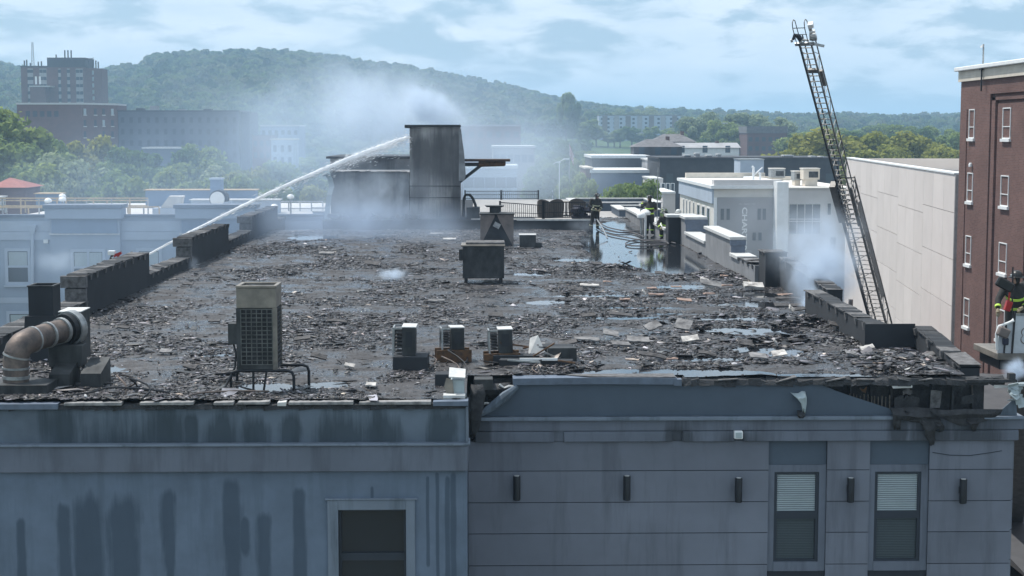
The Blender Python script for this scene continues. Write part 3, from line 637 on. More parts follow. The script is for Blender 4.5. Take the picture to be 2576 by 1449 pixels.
# ---- charred flakes: too many to count
def flakes(n, mu=-3.4, sg=.45, cap=.12,  region=None, name='charred_flakes', pale=0.04, grey=.2, lift=1.0, crumb=False):
    xs_ = []; ys_ = []
    while sum(len(a) for a in xs_) < n:
        u = rng.random(n*2); xx = rng.uniform(XI, 9.5, n*2); yy = 28.4 + (u**1.35)*(90-28.4)
        if region is not None:
            k = rng.integers(0, len(region), n*2); r_ = np.array(region)[k]
            xx = r_[:,0] + rng.normal(0, .55, n*2)*r_[:,2]; yy = r_[:,1] + rng.normal(0, .55, n*2)*r_[:,3]
        dens = fbm(xx*1.0, yy*.6, .7, 4, 33); ok = deck_ok(xx, yy) & (rng.random(n*2) < np.clip((dens-.44)*5, .05, 1))
        hh = deck_h(xx, yy); ok &= (hh > -.004) | (rng.random(n*2) < .015)
        xs_.append(xx[ok]); ys_.append(yy[ok])
    x = np.concatenate(xs_)[:n]; y = np.concatenate(ys_)[:n]; z = np.maximum(deck_h(x, y), 0)
    s = np.clip(np.exp(rng.normal(mu, sg, n)), .012, cap); a = rng.uniform(0, 2*math.pi, n)
    lx = s*rng.uniform(.9, 2.2, n); ly = s*rng.uniform(.5, 1.1, n); ti = rng.normal(0, .14, n)*lift; tj = rng.normal(0, .14, n)*lift; th = s*rng.uniform(.03, .12, n)+.004
    if crumb: lx = s*rng.uniform(.6, 1.4, n); ly = s*rng.uniform(.5, 1.0, n); th = s*rng.uniform(.25, .8, n)
    cu = rng.normal(0, .12, n)*s
    ca, sa = np.cos(a), np.sin(a); P = []
    for (ux, uy, top) in ((-1,-1,0),(1,-1,0),(1,1,0),(-1,1,0),(-1,-1,1),(1,-1,1),(1,1,1),(-1,1,1)):
        jx = ux*lx*np.clip(1+rng.normal(0,.42,n), .05, 2); jy = uy*ly*np.clip(1+rng.normal(0,.42,n), .05, 2)
        zz_ = z + th*.3 + np.abs(ti)*lx + jx*ti + jy*tj + (th if top else 0) + (cu if ux*uy > 0 else 0)
        P.append(np.stack([x+jx*ca-jy*sa, y+jx*sa+jy*ca, zz_], -1))
    V = np.stack(P, 1).reshape(-1, 3); o = (np.arange(n)*8)[:,None,None]
    F = (np.array([(4,5,6,7),(0,1,5,4),(1,2,6,5),(2,3,7,6),(3,0,4,7)])[None]+o).reshape(-1, 4)
    c = rng.random(n); v = np.where(c < pale, rng.uniform(.30,.62,n), np.where(c < pale+grey, rng.uniform(.08,.20,n), rng.uniform(.016,.075,n)))
    tone = np.stack([v*rng.uniform(.95,1.08,n), v*.97, v*rng.uniform(.93,1.12,n)], -1)
    if pale > 0:
        warm = (rng.random(n) < .25) & (v > .2); tone[warm] *= np.array([1.12, .98, .82])
    V -= np.array(base_of(house))
    o = quads(name, V, F, M['flake'], house, np.repeat(tone, 5, 0)); o['kind'] = 'stuff'; return o
M['flake'] = material('flake', (0.95, 0.95, 0.97), 0.5, scale=9, var=.3, tint=True, spec=.45)
flakes(42000, -4.25, .45, .05, grey=.2, pale=.05, lift=1.6, crumb=True)
flakes(30000, -3.85, .5, .085, grey=.3, pale=.035, lift=.55)
flakes(4200, -3.1, .45, .13, grey=.22, pale=.03, lift=.4)
flakes(9000, -3.7, .55, .10, region=[(a, b, c, d) for a, b, c, d, _ in PILE], name='rubble', pale=.09, grey=.3, lift=1.0)
# ================================================================ raised terrace, penthouse, stair tower (parts of the building)
PZ = .5
tx0, tx1 = at(812, 560, 79).x, at(1492, 560, 79).x
ter = MB().box(tx0, tx1, 79.0, 103.5, -.4, PZ).build('terrace_base', M['char_wall'], house)
M['paver'] = material('paver', (.34, .33, .32), .8, scale=3, var=.3)
MB().box(at(1185, 560, 79.2).x, tx1-.02, 79.1, 103.4, PZ+.002, PZ+.02).build('terrace_floor', M['paver'], ter)
MB().box(at(1300, 560, 79).x, tx1+.02, 78.96, 79.09, PZ-.03, PZ+.05).build('terrace_edge', M['coping'], ter)
M['smoked_wall'] = material('smoked_wall', (.36, .365, .37), .9, scale=.7, col2=(.12, .125, .135), bump=.15, bscale=20, streak=((.04, .042, .048), .7, .9))
def px_box(a, b, p0, p1, Y, Y1, zlo=None, zhi=None):
    x0, x1 = at(a, 450, Y).x, at(b, 450, Y).x; z1 = at(1200, p0, Y).z if zhi is None else zhi; z0 = at(1200, p1, Y).z if zlo is None else zlo
    return x0, x1, Y, Y1, z0, z1
pent = MB().box(*px_box(832, 1029, 433, 560, 80.2, 88, zlo=PZ+.004)).build('penthouse', M['smoked_wall'], house)
b_ = px_box(831, 1032, 399, 432, 86.0, 94.0, zlo=PZ+.004)
MB().box(*b_).build('penthouse_block', M['smoked_wall'], pent)
MB().box(b_[0]-.2, b_[1]+.1, b_[2]-.2, b_[3]+.2, b_[5]+.002, b_[5]+.12).build('penthouse_coping', M['sooty_metal'], pent)
m_ = MB(); x = at(832, 433, 80.2).x; xe_ = at(1029, 433, 80.2).x; zt = at(1200, 433, 80.2).z
while x < xe_-.1:
    w = min(random.uniform(.2,.5), xe_-x); m_.box(x, x+w, 80.1, 80.45, zt+.002, zt+random.uniform(.02,.07)); x += w
m_.build('burnt_coping', M['ash'], pent)
m_ = MB()                                     # peeled sheeting on the left end
pp = [at(820, 440, 80), at(826, 452, 79.95), at(830, 470, 80), at(824, 490, 79.9), at(820, 520, 79.9), at(818, 552, 79.8)]
V = []; 
for p in pp: V += [p + Vector((-.05, .1, 0)), p + Vector((.22, .05, .02))]
m_.add(V, [(2*i, 2*i+1, 2*i+3, 2*i+2) for i in range(5)]); m_.tube([at(812, 441, 80), at(820, 438, 80), at(828, 440, 80.1)], .09, 6); m_.build('peeled_sheet', M['blind'], pent)
m_ = MB()
for k in range(26):
    q = random.random(); c = Vector((tx0+.3+q*4.6, 79.35+random.uniform(-.2,.5), PZ+.05+random.uniform(0,.16))); m_.obox(c, (random.uniform(.15,.6), .2, random.uniform(.06,.22)), Matrix.Rotation(random.uniform(-.5,.5), 3, 'Y') @ Matrix.Rotation(random.uniform(0,3), 3, 'Z'))
m_.build('rubble', M['ash'], pent)['kind'] = 'stuff'
tb = px_box(1031, 1157, 319, 560, 80.0, 83.4, zlo=PZ+.004)
M['tower_wall'] = material('tower_wall', (.42, .41, .395), .9, scale=.5, col2=(.13, .13, .135), bump=.15, bscale=20, streak=((.035, .036, .042), .85, .5))
wall_stains(M['tower_wall'], [(at(1110, 350, 80).x, 1.0, at(1100, 325, 80).z, at(1100, 385, 80).z), (at(1060, 400, 80).x, .5, at(1100, 340, 80).z, at(1100, 470, 80).z), (at(1130, 520, 80).x, .8, at(1100, 500, 80).z, .5), (at(1150, 420, 80).x, .3, at(1100, 330, 80).z, at(1100, 520, 80).z)], (.085, .087, .093))
tow = MB().box(*tb).build('stair_tower', M['tower_wall'], house)
MB().box(tb[0]-.24, tb[1]+.02, tb[2]-.12, tb[3]+.1, tb[5]+.002, tb[5]+.10).box(tb[0]-.24, tb[0]+.1, tb[2]-.1, tb[3], tb[5]-.06, tb[5]).build('tower_cap', M['sooty_metal'], tow)
for px, py in ((468, 0), (497, 0)): MB().box(tb[0]-.03, tb[1]+.02, tb[2]-.03, tb[2]-.002, at(1100, px, 80).z-.02, at(1100, px, 80).z+.02).build('wall_joint', M['char'], tow)
# torn cladding down the right edge of the tower
m_ = MB(); V = []
for i, (px, py) in enumerate(((1160, 325), (1163, 350), (1167, 380), (1170, 410), (1172, 440), (1168, 455))):
    p = at(px, py, 80.1); V += [Vector((tb[1]-.05, 79.97, p.z)), Vector((p.x, 79.92+.05*math.sin(i), p.z))]
m_.add(V, [(2*i, 2*i+1, 2*i+3, 2*i+2) for i in range(5)]); o = m_.build('torn_cladding', M['smoked_wall'], tow); o.modifiers.new('t', 'SOLIDIFY').thickness = .03
# canopy on a bracket
a, b = at(1158, 403, 81.2), at(1283, 404, 81.2)
M['rust_beam'] = material('rust_beam', (.10, .055, .035), .7, scale=4, col2=(.03, .025, .025))
can = MB().box(a.x, b.x, 80.6, 82.6, a.z-.06, a.z+.05).build('canopy', M['rust_beam'], house)
MB().tube([at(1204, 413, 80.9), at(1268, 411, 80.9), at(1272, 411, 80.9)], [.15, .15, .10], 10).build('roller', M['burnt_wood'], can, smooth=True)
MB().box(a.x, at(1205, 410, 81).x, 80.8, 81.2, at(1200, 418, 81).z, at(1200, 409, 81).z).build('soffit', M['sooty_metal'], can)
MB().bar(at(1148, 464, 80.9), at(1210, 416, 80.9), .16, .16).build('bracket', M['sooty_metal'], can)
# bent ducts beside the tower
m_ = MB(); m_.tube([at(1166, 545, 81), at(1167, 500, 81), at(1171, 490, 81), at(1182, 490, 81), at(1190, 500, 81), at(1196, 515, 81), at(1200, 535, 81)], .07, 8)
m_.box(at(1172, 0, 80.5).x, at(1206, 0, 80.5).x, 80.3, 81.6, PZ+.01, at(1190, 522, 80.5).z); m_.build('burnt_duct', M['sooty_metal'], house, smooth=True)
# ---- terrace railings
def railing(x0, x1, y, z0, z1, n, sag=0.0, mat='black_metal', post=.05):
    r_ = MB().box(x0-post, x0+post, y-post, y+post, z0, z1+.07).box(x1-post, x1+post, y-post, y+post, z0, z1+.07).build('railing', M[mat], house)
    za = lambda x: z1 - sag*((x-x0)/(x1-x0))
    MB().bar((x0, y, za(x0)), (x1, y, za(x1)), .04).bar((x0, y, z0+.09), (x1, y, z0+.09), .035).bar((x0, y, z0+.34), (x1, y, z0+.34-.06*(sag > 0)), .03).build('rail', M[mat], r_)
    for k in range(1, n):
        x = x0+(x1-x0)*k/n; piece('baluster', M[mat], r_, x-.012, x+.012, y-.012, y+.012, z0+.09, za(x)-.02)
yz = 79.4
railing(at(1258, 510, yz).x, at(1366, 510, yz).x, yz, PZ+.02, at(1258, 509, yz).z, 22, sag=.16)
railing(at(1368, 510, yz).x, at(1488, 510, yz).x, yz, PZ+.02, at(1258, 509, yz).z, 26)
railing(at(1170, 483, 103).x, at(1260, 483, 103).x, 103, PZ+.0, at(1258, 481, 103).z, 18, mat='sooty_metal')
railing(at(1262, 483, 103).x, at(1354, 483, 103).x, 103, PZ+.0, at(1258, 481, 103).z, 18, mat='sooty_metal')
# ---- far end of the roof: low parapet, coped wells
e0, e1 = at(1508, 550, 90).x, at(1660, 550, 90).x
MB().box(e0, e1, 90, 90.4, -.4, at(1600, 551, 90).z).build('end_parapet', M['char_wall'], house)
MB().box(e0, e1, 89.95, 90.5, at(1600, 551, 90).z+.002, at(1600, 547, 90).z).build('coping', M['coping'], house)
MB().box(e0-2.6, e1-.2, 90.4, 106, -.4, -.05).build('lower_roof', M['paver'], house)
def well(xa, xb, ya, yb, z, t=.4, m1='panel_blue'):
    w = MB().box(xa, xb, ya, ya+t, -.05, z).box(xa, xb, yb-t, yb, -.05, z).box(xa, xa+t, ya+t, yb-t, -.05, z).box(xb-t, xb, ya+t, yb-t, -.05, z).build('roof_well', M[m1], house)
    c = MB(); e = .06; z0, z1 = z+.003, z+.06; c.box(xa-e, xb+e, ya-e, ya+t, z0, z1).box(xa-e, xb+e, yb-t, yb+e, z0, z1).box(xa-e, xa+t, ya+t, yb-t, z0, z1).box(xb-t, xb+e, ya+t, yb-t, z0, z1); c.build('coping', M['coping'], w)
    MB().box(xa+t, xb-t, ya+t, yb-t, z-.25, z-.22).build('cover', M['tan_metal'], w)
well(at(1558, 530, 92).x, at(1660, 530, 92).x, 92, 97.6, .36, .5)
well(at(1440, 505, 99).x, at(1665, 505, 99).x, 99.4, 106, .45, .5)

# ================================================================ rooftop plant (things standing on the roof)
def on_roof(px, py): 
    p = gp(px, py, .03); return Vector((p.x, p.y, .03))
M['grille'] = material('grille', (.17, .175, .17), .5, metal=.3, scale=5, col2=(.06, .065, .065))
# ---- tall condenser on a tube stand
c = on_roof(650, 978); c.y += .25
t_ = thing('air_conditioner', 'tall tan and grey heat pump with square grille on a bent tube stand', 'air conditioner', c)
px0 = at(595, 850, c.y-.35).x; px1 = at(697, 850, c.y-.35).x; yA, yB = c.y-.36, c.y+.42; zA, zB = at(650, 925, yA).z, at(650, 719, yA).z
cab = MB(); cab.box(px0+.03, px1-.03, yA+.03, yB-.03, zA+.02, zB-.42); cab.build('core', M['char'], t_)
hood = MB(); hood.box(px0+.006, px1-.006, yA+.006, yB-.006, zB-.42, zB-.05).build('hood', M['tan_metal'], t_, bevel=.008)
rim = MB(); w = .07
rim.box(px0, px1, yA, yA+w, zB-.05, zB).box(px0, px1, yB-w, yB, zB-.05, zB).box(px0, px0+w, yA+w, yB-w, zB-.05, zB).box(px1-w, px1, yA+w, yB-w, zB-.05, zB); rim.build('top_rim', M['tan_metal'], t_, bevel=.006)
MB().box(px0+w, px1-w, yA+w, yB-w, zB-.10, zB-.045).build('fan_well', M['sooty_metal'], t_)
fan = MB(); cx_, cy_ = (px0+px1)/2, (yA+yB)/2
for k in range(3):
    q = k*2.094; fan.hexa([(cx_, cy_, zB-.05), (cx_+.28*math.cos(q), cy_+.28*math.sin(q), zB-.044), (cx_+.26*math.cos(q+.6), cy_+.26*math.sin(q+.6), zB-.044), (cx_, cy_+.02, zB-.05)], [(cx_, cy_, zB-.035), (cx_+.28*math.cos(q), cy_+.28*math.sin(q), zB-.03), (cx_+.26*math.cos(q+.6), cy_+.26*math.sin(q+.6), zB-.038), (cx_, cy_+.02, zB-.035)])
fan.build('fan', M['black_metal'], t_)
for (xx, yy) in ((px0, yA), (px1-.08, yA), (px0, yB-.08), (px1-.08, yB-.08)): MB().box(xx, xx+.08, yy, yy+.08, zA-.05, zB-.421).build('corner_post', M['sooty_metal'] if xx == px0 else M['tan_metal'], t_)
MB().box(px0+.08, px1-.08, yA+.0, yA+.06, zA-.03, zA+.05).box(px0, px1, yA+.08, yB-.08, zA-.03, zA+.019).build('base_pan', M['sooty_metal'], t_)
gz0, gz1 = zA+.06, zB-.44; k = 0
nxg, nzg = 6, 13
for i in range(nxg+1):
    x = px0+.085+(px1-px0-.17)*i/nxg; piece('grille_bar', M['grille'], t_, x-.008, x+.008, yA-.006, yA+.008, gz0, gz1)
for j in range(nzg+1):
    z = gz0+(gz1-gz0)*j/nzg; piece('grille_bar', M['grille'], t_, px0+.085, px1-.085, yA-.012, yA-.0065, z-.008, z+.008)
for j in range(nzg+1):
    z = gz0+(gz1-gz0)*j/nzg; piece('side_louvre', M['sooty_metal'], t_, px1-.004, px1+.006, yA+.085, yB-.085, z-.012, z+.01)
bx = MB().box(px0-.17, px0-.002, yA+.08, yA+.28, at(600, 868, yA).z, at(600, 815, yA).z).build('isolator_box', M['sooty_metal'], t_, bevel=.006)
MB().tube([(px0-.08, yA+.15, at(600, 868, yA).z), (px0-.03, yA+.12, zA+.25), (px0-.05, yA+.1, zA), (px0-.2, yA-.1, .12), (px0-.25, yA-.2, .06)], .02, 6).build('conduit', M['black_metal'], t_, smooth=True)
def stand_leg(xa, xb, y, z1):
    return MB().tube([(xa, y, .0), (xa, y, z1-.12), (xa+.03, y, z1-.03), (xa+.12, y, z1), (xb-.12, y, z1), (xb-.03, y, z1-.03), (xb, y, z1-.12), (xb, y, .0)], .028, 8)
for y in (yA+.02, yB-.02): stand_leg(px0-.12, px1+.30 if y < c.y else px1+.5, y, zA-.06).build('stand_leg', M['black_metal'], t_, smooth=True)
MB().tube([(px0+.3, yA+.02, zA-.06), (px0+.3, yA, .02)], .022, 6).tube([(px0+.55, yA+.02, zA-.06), (px0+.5, yA-.05, .02)], .022, 6).build('strut', M['black_metal'], t_)

# ---- exhaust blower with elbow duct
c = Vector((at(110, 960, 30.0).x, 30.1, .03))
t_ = thing('exhaust_fan', 'sooty exhaust blower with a rusty round elbow duct turning down', 'exhaust fan', c)
def P(px, py, Y): return at(px, py, Y)
pts = [P(40, 965, 29.3), P(40, 905, 29.3), P(44, 885, 29.33), P(56, 868, 29.4), P(76, 856, 29.6), P(120, 843, 30.0), P(172, 826, 30.5)]
rs = [.235]*len(pts)
MB().tube(pts[:3]+[P(47, 877, 29.34)], .232, 20).build('riser_duct', M['galv'] if False else M['steel_rust'], t_, smooth=True)
MB().tube([P(42, 893, 29.31), P(46, 878, 29.34), P(56, 866, 29.4), P(70, 858, 29.55), P(84, 853, 29.68)], .236, 20).build('elbow_duct', M['steel_rust'], t_, smooth=True)
MB().tube([P(82, 854, 29.67), P(172, 826, 30.55)], .225, 20).build('straight_duct', M['steel_rust'], t_, smooth=True)
for (pa, pb) in (((40, 928, 29.3), (40, 923, 29.3)), ((41, 897, 29.31), (42, 893, 29.31)), ((40, 952, 29.3), (40, 944, 29.3)), ((80, 854.5, 29.65), (84, 853.5, 29.69)), ((118, 843, 30.0), (122, 842, 30.04)), ((152, 832, 30.34), (158, 830, 30.40))):
    MB().tube([P(*pa), P(*pb)], .25, 20).build('duct_collar', M['galv'], t_, smooth=True)
MB().tube([P(162, 829, 30.45), P(180, 824, 30.62)], .30, 22).build('flexible_sleeve', M['black_metal'], t_, smooth=True)
MB().tube([P(172, 826, 30.55), P(186, 822, 30.7)], .335, 22).build('blower_ring', M['galv'], t_, smooth=True)
x0, x1 = at(172, 800, 30.75).x, at(207, 800, 30.75).x; zt = at(190, 784, 30.75).z; zb = at(190, 905, 30.75).z
MB().box(x0-.15, x1, 30.62, 31.35, zb, zt).build('blower_box', M['sooty_metal'], t_, bevel=.008)
MB().box(x0-.16, x1+.01, 30.61, 31.36, zt+.002, zt+.02).build('box_top', M['coping'], t_)
MB().box(at(102, 0, 30.4).x, at(188, 0, 30.4).x, 30.25, 30.61, at(150, 922, 30.3).z, at(150, 868, 30.3).z).build('motor_box', M['sooty_metal'], t_, bevel=.008)
zf = at(150, 921, 30.3).z
for px, yy in ((106, 30.28), (186, 30.32), (128, 30.9), (205, 30.9)): x = at(px, 0, yy).x; piece('leg', M['black_metal'], t_, x-.025, x+.025, yy-.02, yy+.02, .0, zf+.02)
for px, yy in ((112, 30.0), (192, 30.1)):
    x = at(px, 0, yy).x; MB().poly_x([(yy-.35, .02), (yy+.45, .02), (yy+.45, .50), (yy-.35, .30)], x-.02, x+.36).build('curb_block', M['sooty_metal'], t_)
x0, x1 = at(-10, 0, 29.2).x, at(102, 0, 29.2).x
MB().box(x0-.3, x1, 28.9, 29.75, .0, at(40, 962, 29.2).z).build('curb', M['sooty_metal'], t_, bevel=.01)
# ---- square flue on the left parapet line
c = Vector((at(107, 800, 33.5).x, 33.7, .03))
t_ = thing('flue_stack', 'square soot black open topped flue standing by the left parapet', 'flue', c)
x0, x1 = at(71, 750, 33.4).x, at(133, 750, 33.4).x; zt, zb = at(100, 722, 33.4).z, at(100, 797, 33.4).z; w = .035
m_ = MB(); m_.box(x0, x1, 33.4, 33.4+w, zb, zt).box(x0, x1, 34.0-w, 34.0, zb, zt).box(x0, x0+w, 33.4+w, 34.0-w, zb, zt).box(x1-w, x1, 33.4+w, 34.0-w, zb, zt); m_.build('flue_wall', M['char_wall'], t_)
m_ = MB(); e = .02; m_.box(x0-e, x1+e, 33.4-e, 33.4+w, zt+.002, zt+.03).box(x0-e, x1+e, 34-w, 34+e, zt+.002, zt+.03).box(x0-e, x0+w, 33.4+w, 34-w, zt+.002, zt+.03).box(x1-w, x1+e, 33.4+w, 34-w, zt+.002, zt+.03); m_.build('rim', M['sooty_metal'], t_)
MB().hexa([(x0-.12, 33.25, -.0), (x1+.12, 33.25, -.0), (x1+.12, 34.15, -.0), (x0-.12, 34.15, -.0)], [(x0-.06, 33.32, zb+.02), (x1+.06, 33.32, zb+.02), (x1+.06, 34.08, zb+.02), (x0-.06, 34.08, zb+.02)]).build('flashing', M['char_wall'], t_)

# ---- three gutted mini split condensers
def small_unit(px0, px1, pyt, pyb, pbase, label, slab):
    Y = gp((px0+px1)/2, pbase, .02).y; c = Vector((at((px0+px1)/2, 0, Y).x, Y+.3, .03))
    t_ = thing('condenser', label, 'air conditioner', c, group='gutted condensers near the roof edge')
    x0, x1 = at(px0, 0, Y).x, at(px1, 0, Y).x; zt, zb = at(px0, pyt, Y).z, at(px0, pyb, Y).z; zb = max(zb, .16)
    xm = x0 + (x1-x0)*.42; d = .62
    MB().box(xm, x1, Y, Y+.4, zb, zt).build('cabinet', M['sooty_metal'], t_, bevel=.006)
    MB().box(xm-.01, x1+.01, Y-.01, Y+d, zt+.002, zt+.022).build('lid', M['coping'], t_)
    MB().box(xm+.07, x1-.07, Y-.012, Y-.001, zb+(zt-zb)*.3, zt-.08).build('panel', M['char_wall'], t_)
    for (xx, yy) in ((x0, Y), (x0, Y+d-.03)): piece('corner_post', M['galv'], t_, xx, xx+.035, yy, yy+.03, zb, zt)
    MB().box(x0, xm-.011, Y, Y+.03, zt-.03, zt).box(x0, xm-.011, Y+d-.04, Y+d-.005, zt-.03, zt).box(x0, x0+.03, Y+.031, Y+d-.05, zt-.03, zt-.002).build('frame', M['galv'], t_)
    fins = MB()
    for k in range(7): z = zb+.05+(zt-zb-.12)*k/6; fins.box(x0+.05, xm-.015, Y+.2, Y+.42, z, z+.03)
    fins.build('coil', M['ash'], t_)
    MB().box(x0+.02, xm-.02, Y+.44, Y+.46, zb+.1, zt-.1).build('fan_guard', M['black_metal'], t_)
    if slab: MB().box(x0+.02, x1+.25, Y-.16, Y+.75, .0, zb-.003).build('curb', M['char_wall'], t_, bevel=.01)
    else:
        for yy in (Y-.05, Y+.5): piece('sleeper', M['burnt_wood'], t_, x0-.1, x1+.15, yy, yy+.09, .0, zb-.003)
    t_.rotation_euler = (random.uniform(-.05, .03), random.uniform(-.05, .05), random.uniform(-.14, .14)); return t_
small_unit(980, 1040, 825, 895, 930, 'burnt out condenser on a tall charred curb', True)
small_unit(1103, 1162, 828, 882, 912, 'burnt out condenser among loose wires between the two others', False)
small_unit(1228, 1290, 832, 890, 915, 'burnt out condenser beside a heap of twisted framing', False)
# ---- heap of twisted framing, curbs and cables beside them
c = gp(1360, 925, .02); c.z = .02
t_ = thing('wreckage_heap', 'heap of charred framing and bent flashing beside the burnt condensers', 'wreckage', c)
for k, (px, py, w, d, h, m_) in enumerate(((1300, 920, .95, .35, .2, 'char_wall'), (1350, 928, 1.5, .3, .16, 'char_wall'), (1400, 905, .7, .5, .28, 'char_wall'), (1415, 918, .6, .3, .34, 'sooty_metal'), (1330, 908, 1.3, .08, .10, 'burnt_wood'))):
    q = gp(px, py, .02); MB().obox((q.x, q.y+.3, h/2+.01), (w, d, h), Matrix.Rotation(random.uniform(-.12,.12), 3, 'Z')).build('framing_block', M[m_], t_)
for k in range(9):
    q = gp(random.uniform(1275, 1430), random.uniform(890, 935), .02); r_ = Matrix.Rotation(random.uniform(-.6,.6), 3, 'Y') @ Matrix.Rotation(random.uniform(-.5,.5), 3, 'Z')
    MB().obox((q.x, q.y, random.uniform(.12,.35)), (random.uniform(.3,.9), .04, .03), r_).build('bent_strip', M['galv'] if k % 3 == 0 else M['burnt_wood'], t_)
q = gp(1340, 905, .02); MB().add([(q.x-.1, q.y, .05), (q.x+.3, q.y, .1), (q.x+.12, q.y+.2, .52), (q.x-.05, q.y+.25, .45)], [(0, 1, 2, 3)]).build('flashing_flap', M['coping'], t_).modifiers.new('t', 'SOLIDIFY').thickness = .01
q = gp(1350, 925, .02); piece('white_rail', M['white_paint'], t_, q.x-.35, q.x+.42, q.y-.1, q.y-.06, .18, .23)
for k, (pa, pb, hgt) in enumerate((((1120, 905), (1165, 945), .35), ((1110, 918), (1150, 950), .3), ((1140, 890), (1175, 925), .28), ((1310, 900), (1360, 940), .3), ((1370, 890), (1365, 945), .35), ((1095, 930), (1060, 890), .2), ((165, 1000), (420, 995), .16), ((300, 1000), (330, 975), .35), ((330, 975), (375, 1005), .35), ((470, 998), (690, 985), .1), ((560, 960), (640, 985), .15))):
    a = gp(*pa, .03); b = gp(*pb, .03); n_ = 10; pts = []
    for i in range(n_+1):
        u = i/n_; p = a.lerp(b, u); p.z = .05 + hgt*math.sin(math.pi*u)*(.6+.4*math.sin(3*u+k)); p.x += .12*math.sin(u*9+k); p.y += .08*math.cos(u*7+k); pts.append(p)
    o = MB().tube(pts, .014 if k < 6 else .018, 6).build('cable', M['steel_rust'] if k % 2 else M['black_metal'], None, smooth=True)
    tag(o, 'loose scorched wire looping over the framing between the small condensers' if k < 6 else 'loose dark cable lying along the roof edge below the tall heat pump', 'cable', 'loose scorched cables')
# ---- junction post with torn white casing at the corner between the blocks
c = Vector((at(1150, 990, 28.9).x, 28.85, .0))
t_ = thing('service_box', 'torn pale metal box standing open at the inner corner of the roof edge', 'metal box', c)
x0, x1 = at(1126, 0, 28.8).x, at(1168, 0, 28.8).x
MB().box(x0+.03, x1-.02, 28.72, 29.2, .0, at(1150, 955, 28.8).z).build('box_body', M['blind'], t_)
MB().hexa([(x0, 28.60, .38), (x1, 28.62, .36), (x1, 29.15, .44), (x0, 29.1, .47)], [(x0, 28.60, .40), (x1, 28.62, .38), (x1, 29.15, .46), (x0, 29.1, .50)]).build('bent_lid', M['coping'], t_)
MB().add([(x0-.02, 28.68, .0), (x0+.1, 28.66, .0), (x0+.06, 28.66, .33), (x0-.05, 28.7, .36), (x0-.09, 28.7, .2)], [(0, 1, 2, 3, 4)]).build('torn_edge', M['tan_metal'], t_).modifiers.new('t', 'SOLIDIFY').thickness = .01
MB().box(x0-.1, x1, 28.45, 28.70, .0, .08).build('torn_skirt', M['coping'], t_)
MB().box(at(1090, 0, 30).x, at(1135, 0, 30).x, 29.9, 30.3, .0, at(1110, 942, 29.9).z).build('curb_block', M['char_wall'], t_)

# ---- mid roof equipment
c = on_roof(1212, 715); Y = c.y
t_ = thing('rooftop_unit', 'grey boxy rooftop unit with a framed panel and burnt lid, mid roof', 'rooftop unit', c)
x0, x1 = at(1162, 0, Y).x, at(1268, 0, Y).x; zt = at(1200, 620, Y).z; zb = .22
MB().box(x0, x1, Y, Y+1.1, zb, zt).build('cabinet', M['sooty_metal'], t_, bevel=.01)
m_ = MB(); e = .09; m_.box(x0, x0+e, Y-.03, Y-.002, zb, zt).box(x1-e, x1, Y-.03, Y-.002, zb, zt).box(x0+e, x1-e, Y-.03, Y-.002, zt-e, zt).box(x0+e, x1-e, Y-.03, Y-.002, zb, zb+.06); m_.build('panel_frame', M['galv'] if False else M['sooty_metal'], t_)
MB().box(x0-.05, x1+.03, Y-.08, Y+1.15, zt+.003, zt+.05).build('lid', M['tan_metal'], t_, bevel=.01)
MB().box(x0+.1, x1+.02, Y+.15, Y+1.2, zt+.053, zt+.12).build('upper_lid', M['ash'], t_, bevel=.01)
MB().box(x0-.12, x0-.003, Y+.1, Y+.6, zt-.45, zt-.1).build('side_box', M['sooty_metal'], t_)
for xx in (x0+.05, x1-.15): piece('foot', M['char'], t_, xx, xx+.1, Y+.05, Y+.15, .0, zb-.002); piece('foot', M['char'], t_, xx, xx+.1, Y+.9, Y+1., .0, zb-.002)
MB().box(x0-.15, x1+.45, Y-.12, Y-.04, .0, .07).build('skid', M['char'], t_)
c = on_roof(1250, 618); Y = c.y
t_ = thing('exhaust_hood', 'square burnt exhaust hood with two triangular buckled panels and a capped vent', 'exhaust hood', c)
x0, x1 = at(1207, 0, Y).x, at(1292, 0, Y).x; zt = at(1200, 540, Y).z
MB().box(x0+.05, x1-.05, Y+.06, Y+1.2, .0, zt-.01).build('housing', M['char_wall'], t_)
M['bronze'] = material('bronze', (.20, .165, .15), .6, scale=3, col2=(.12, .105, .10))
xm = (x0+x1)/2
for pts_ in ([(x0, .0), (xm-.1, zt-.1), (xm-.1, zt), (x0, zt)], [(x1-.02, .0), (x1, .1), (x1, zt), (xm+.0, zt), (xm+.1, zt-.25)]): MB().poly_y(pts_, Y, Y+.03).build('buckled_panel', M['bronze'], t_)
MB().box(x0-.05, x1+.05, Y-.06, Y+1.25, zt, zt+.05).build('rim', M['sooty_metal'], t_, bevel=.01)
va, vb = at(1231, 0, Y+.5).x, at(1256, 0, Y+.5).x; MB().box(va, vb, Y+.5, Y+.9, zt+.05, at(1240, 521, Y+.5).z).build('vent_neck', M['sooty_metal'], t_)
zc = at(1240, 521, Y+.5).z; MB().hexa([(va-.12, Y+.35, zc), (vb+.12, Y+.35, zc), (vb+.12, Y+1.05, zc), (va-.12, Y+1.05, zc)], [(va-.2, Y+.3, zc+.06), (vb+.2, Y+.3, zc+.06), (vb+.2, Y+1.1, zc+.06), (va-.2, Y+1.1, zc+.06)]).build('vent_cap', M['sooty_metal'], t_)
q = at(1250, 567, Y-.03); MB().obox((q.x, Y+.03, q.z), (.28, .04, .22), Matrix.Rotation(.5, 3, 'Y')).build('scrap', M['galv'], t_)
c = on_roof(1328, 623); Y = c.y
t_ = thing('vent_box', 'low square vent box with bright lid right of the exhaust hood', 'vent', c)
x0, x1 = at(1308, 0, Y).x, at(1349, 0, Y).x; zt = at(1330, 592, Y).z
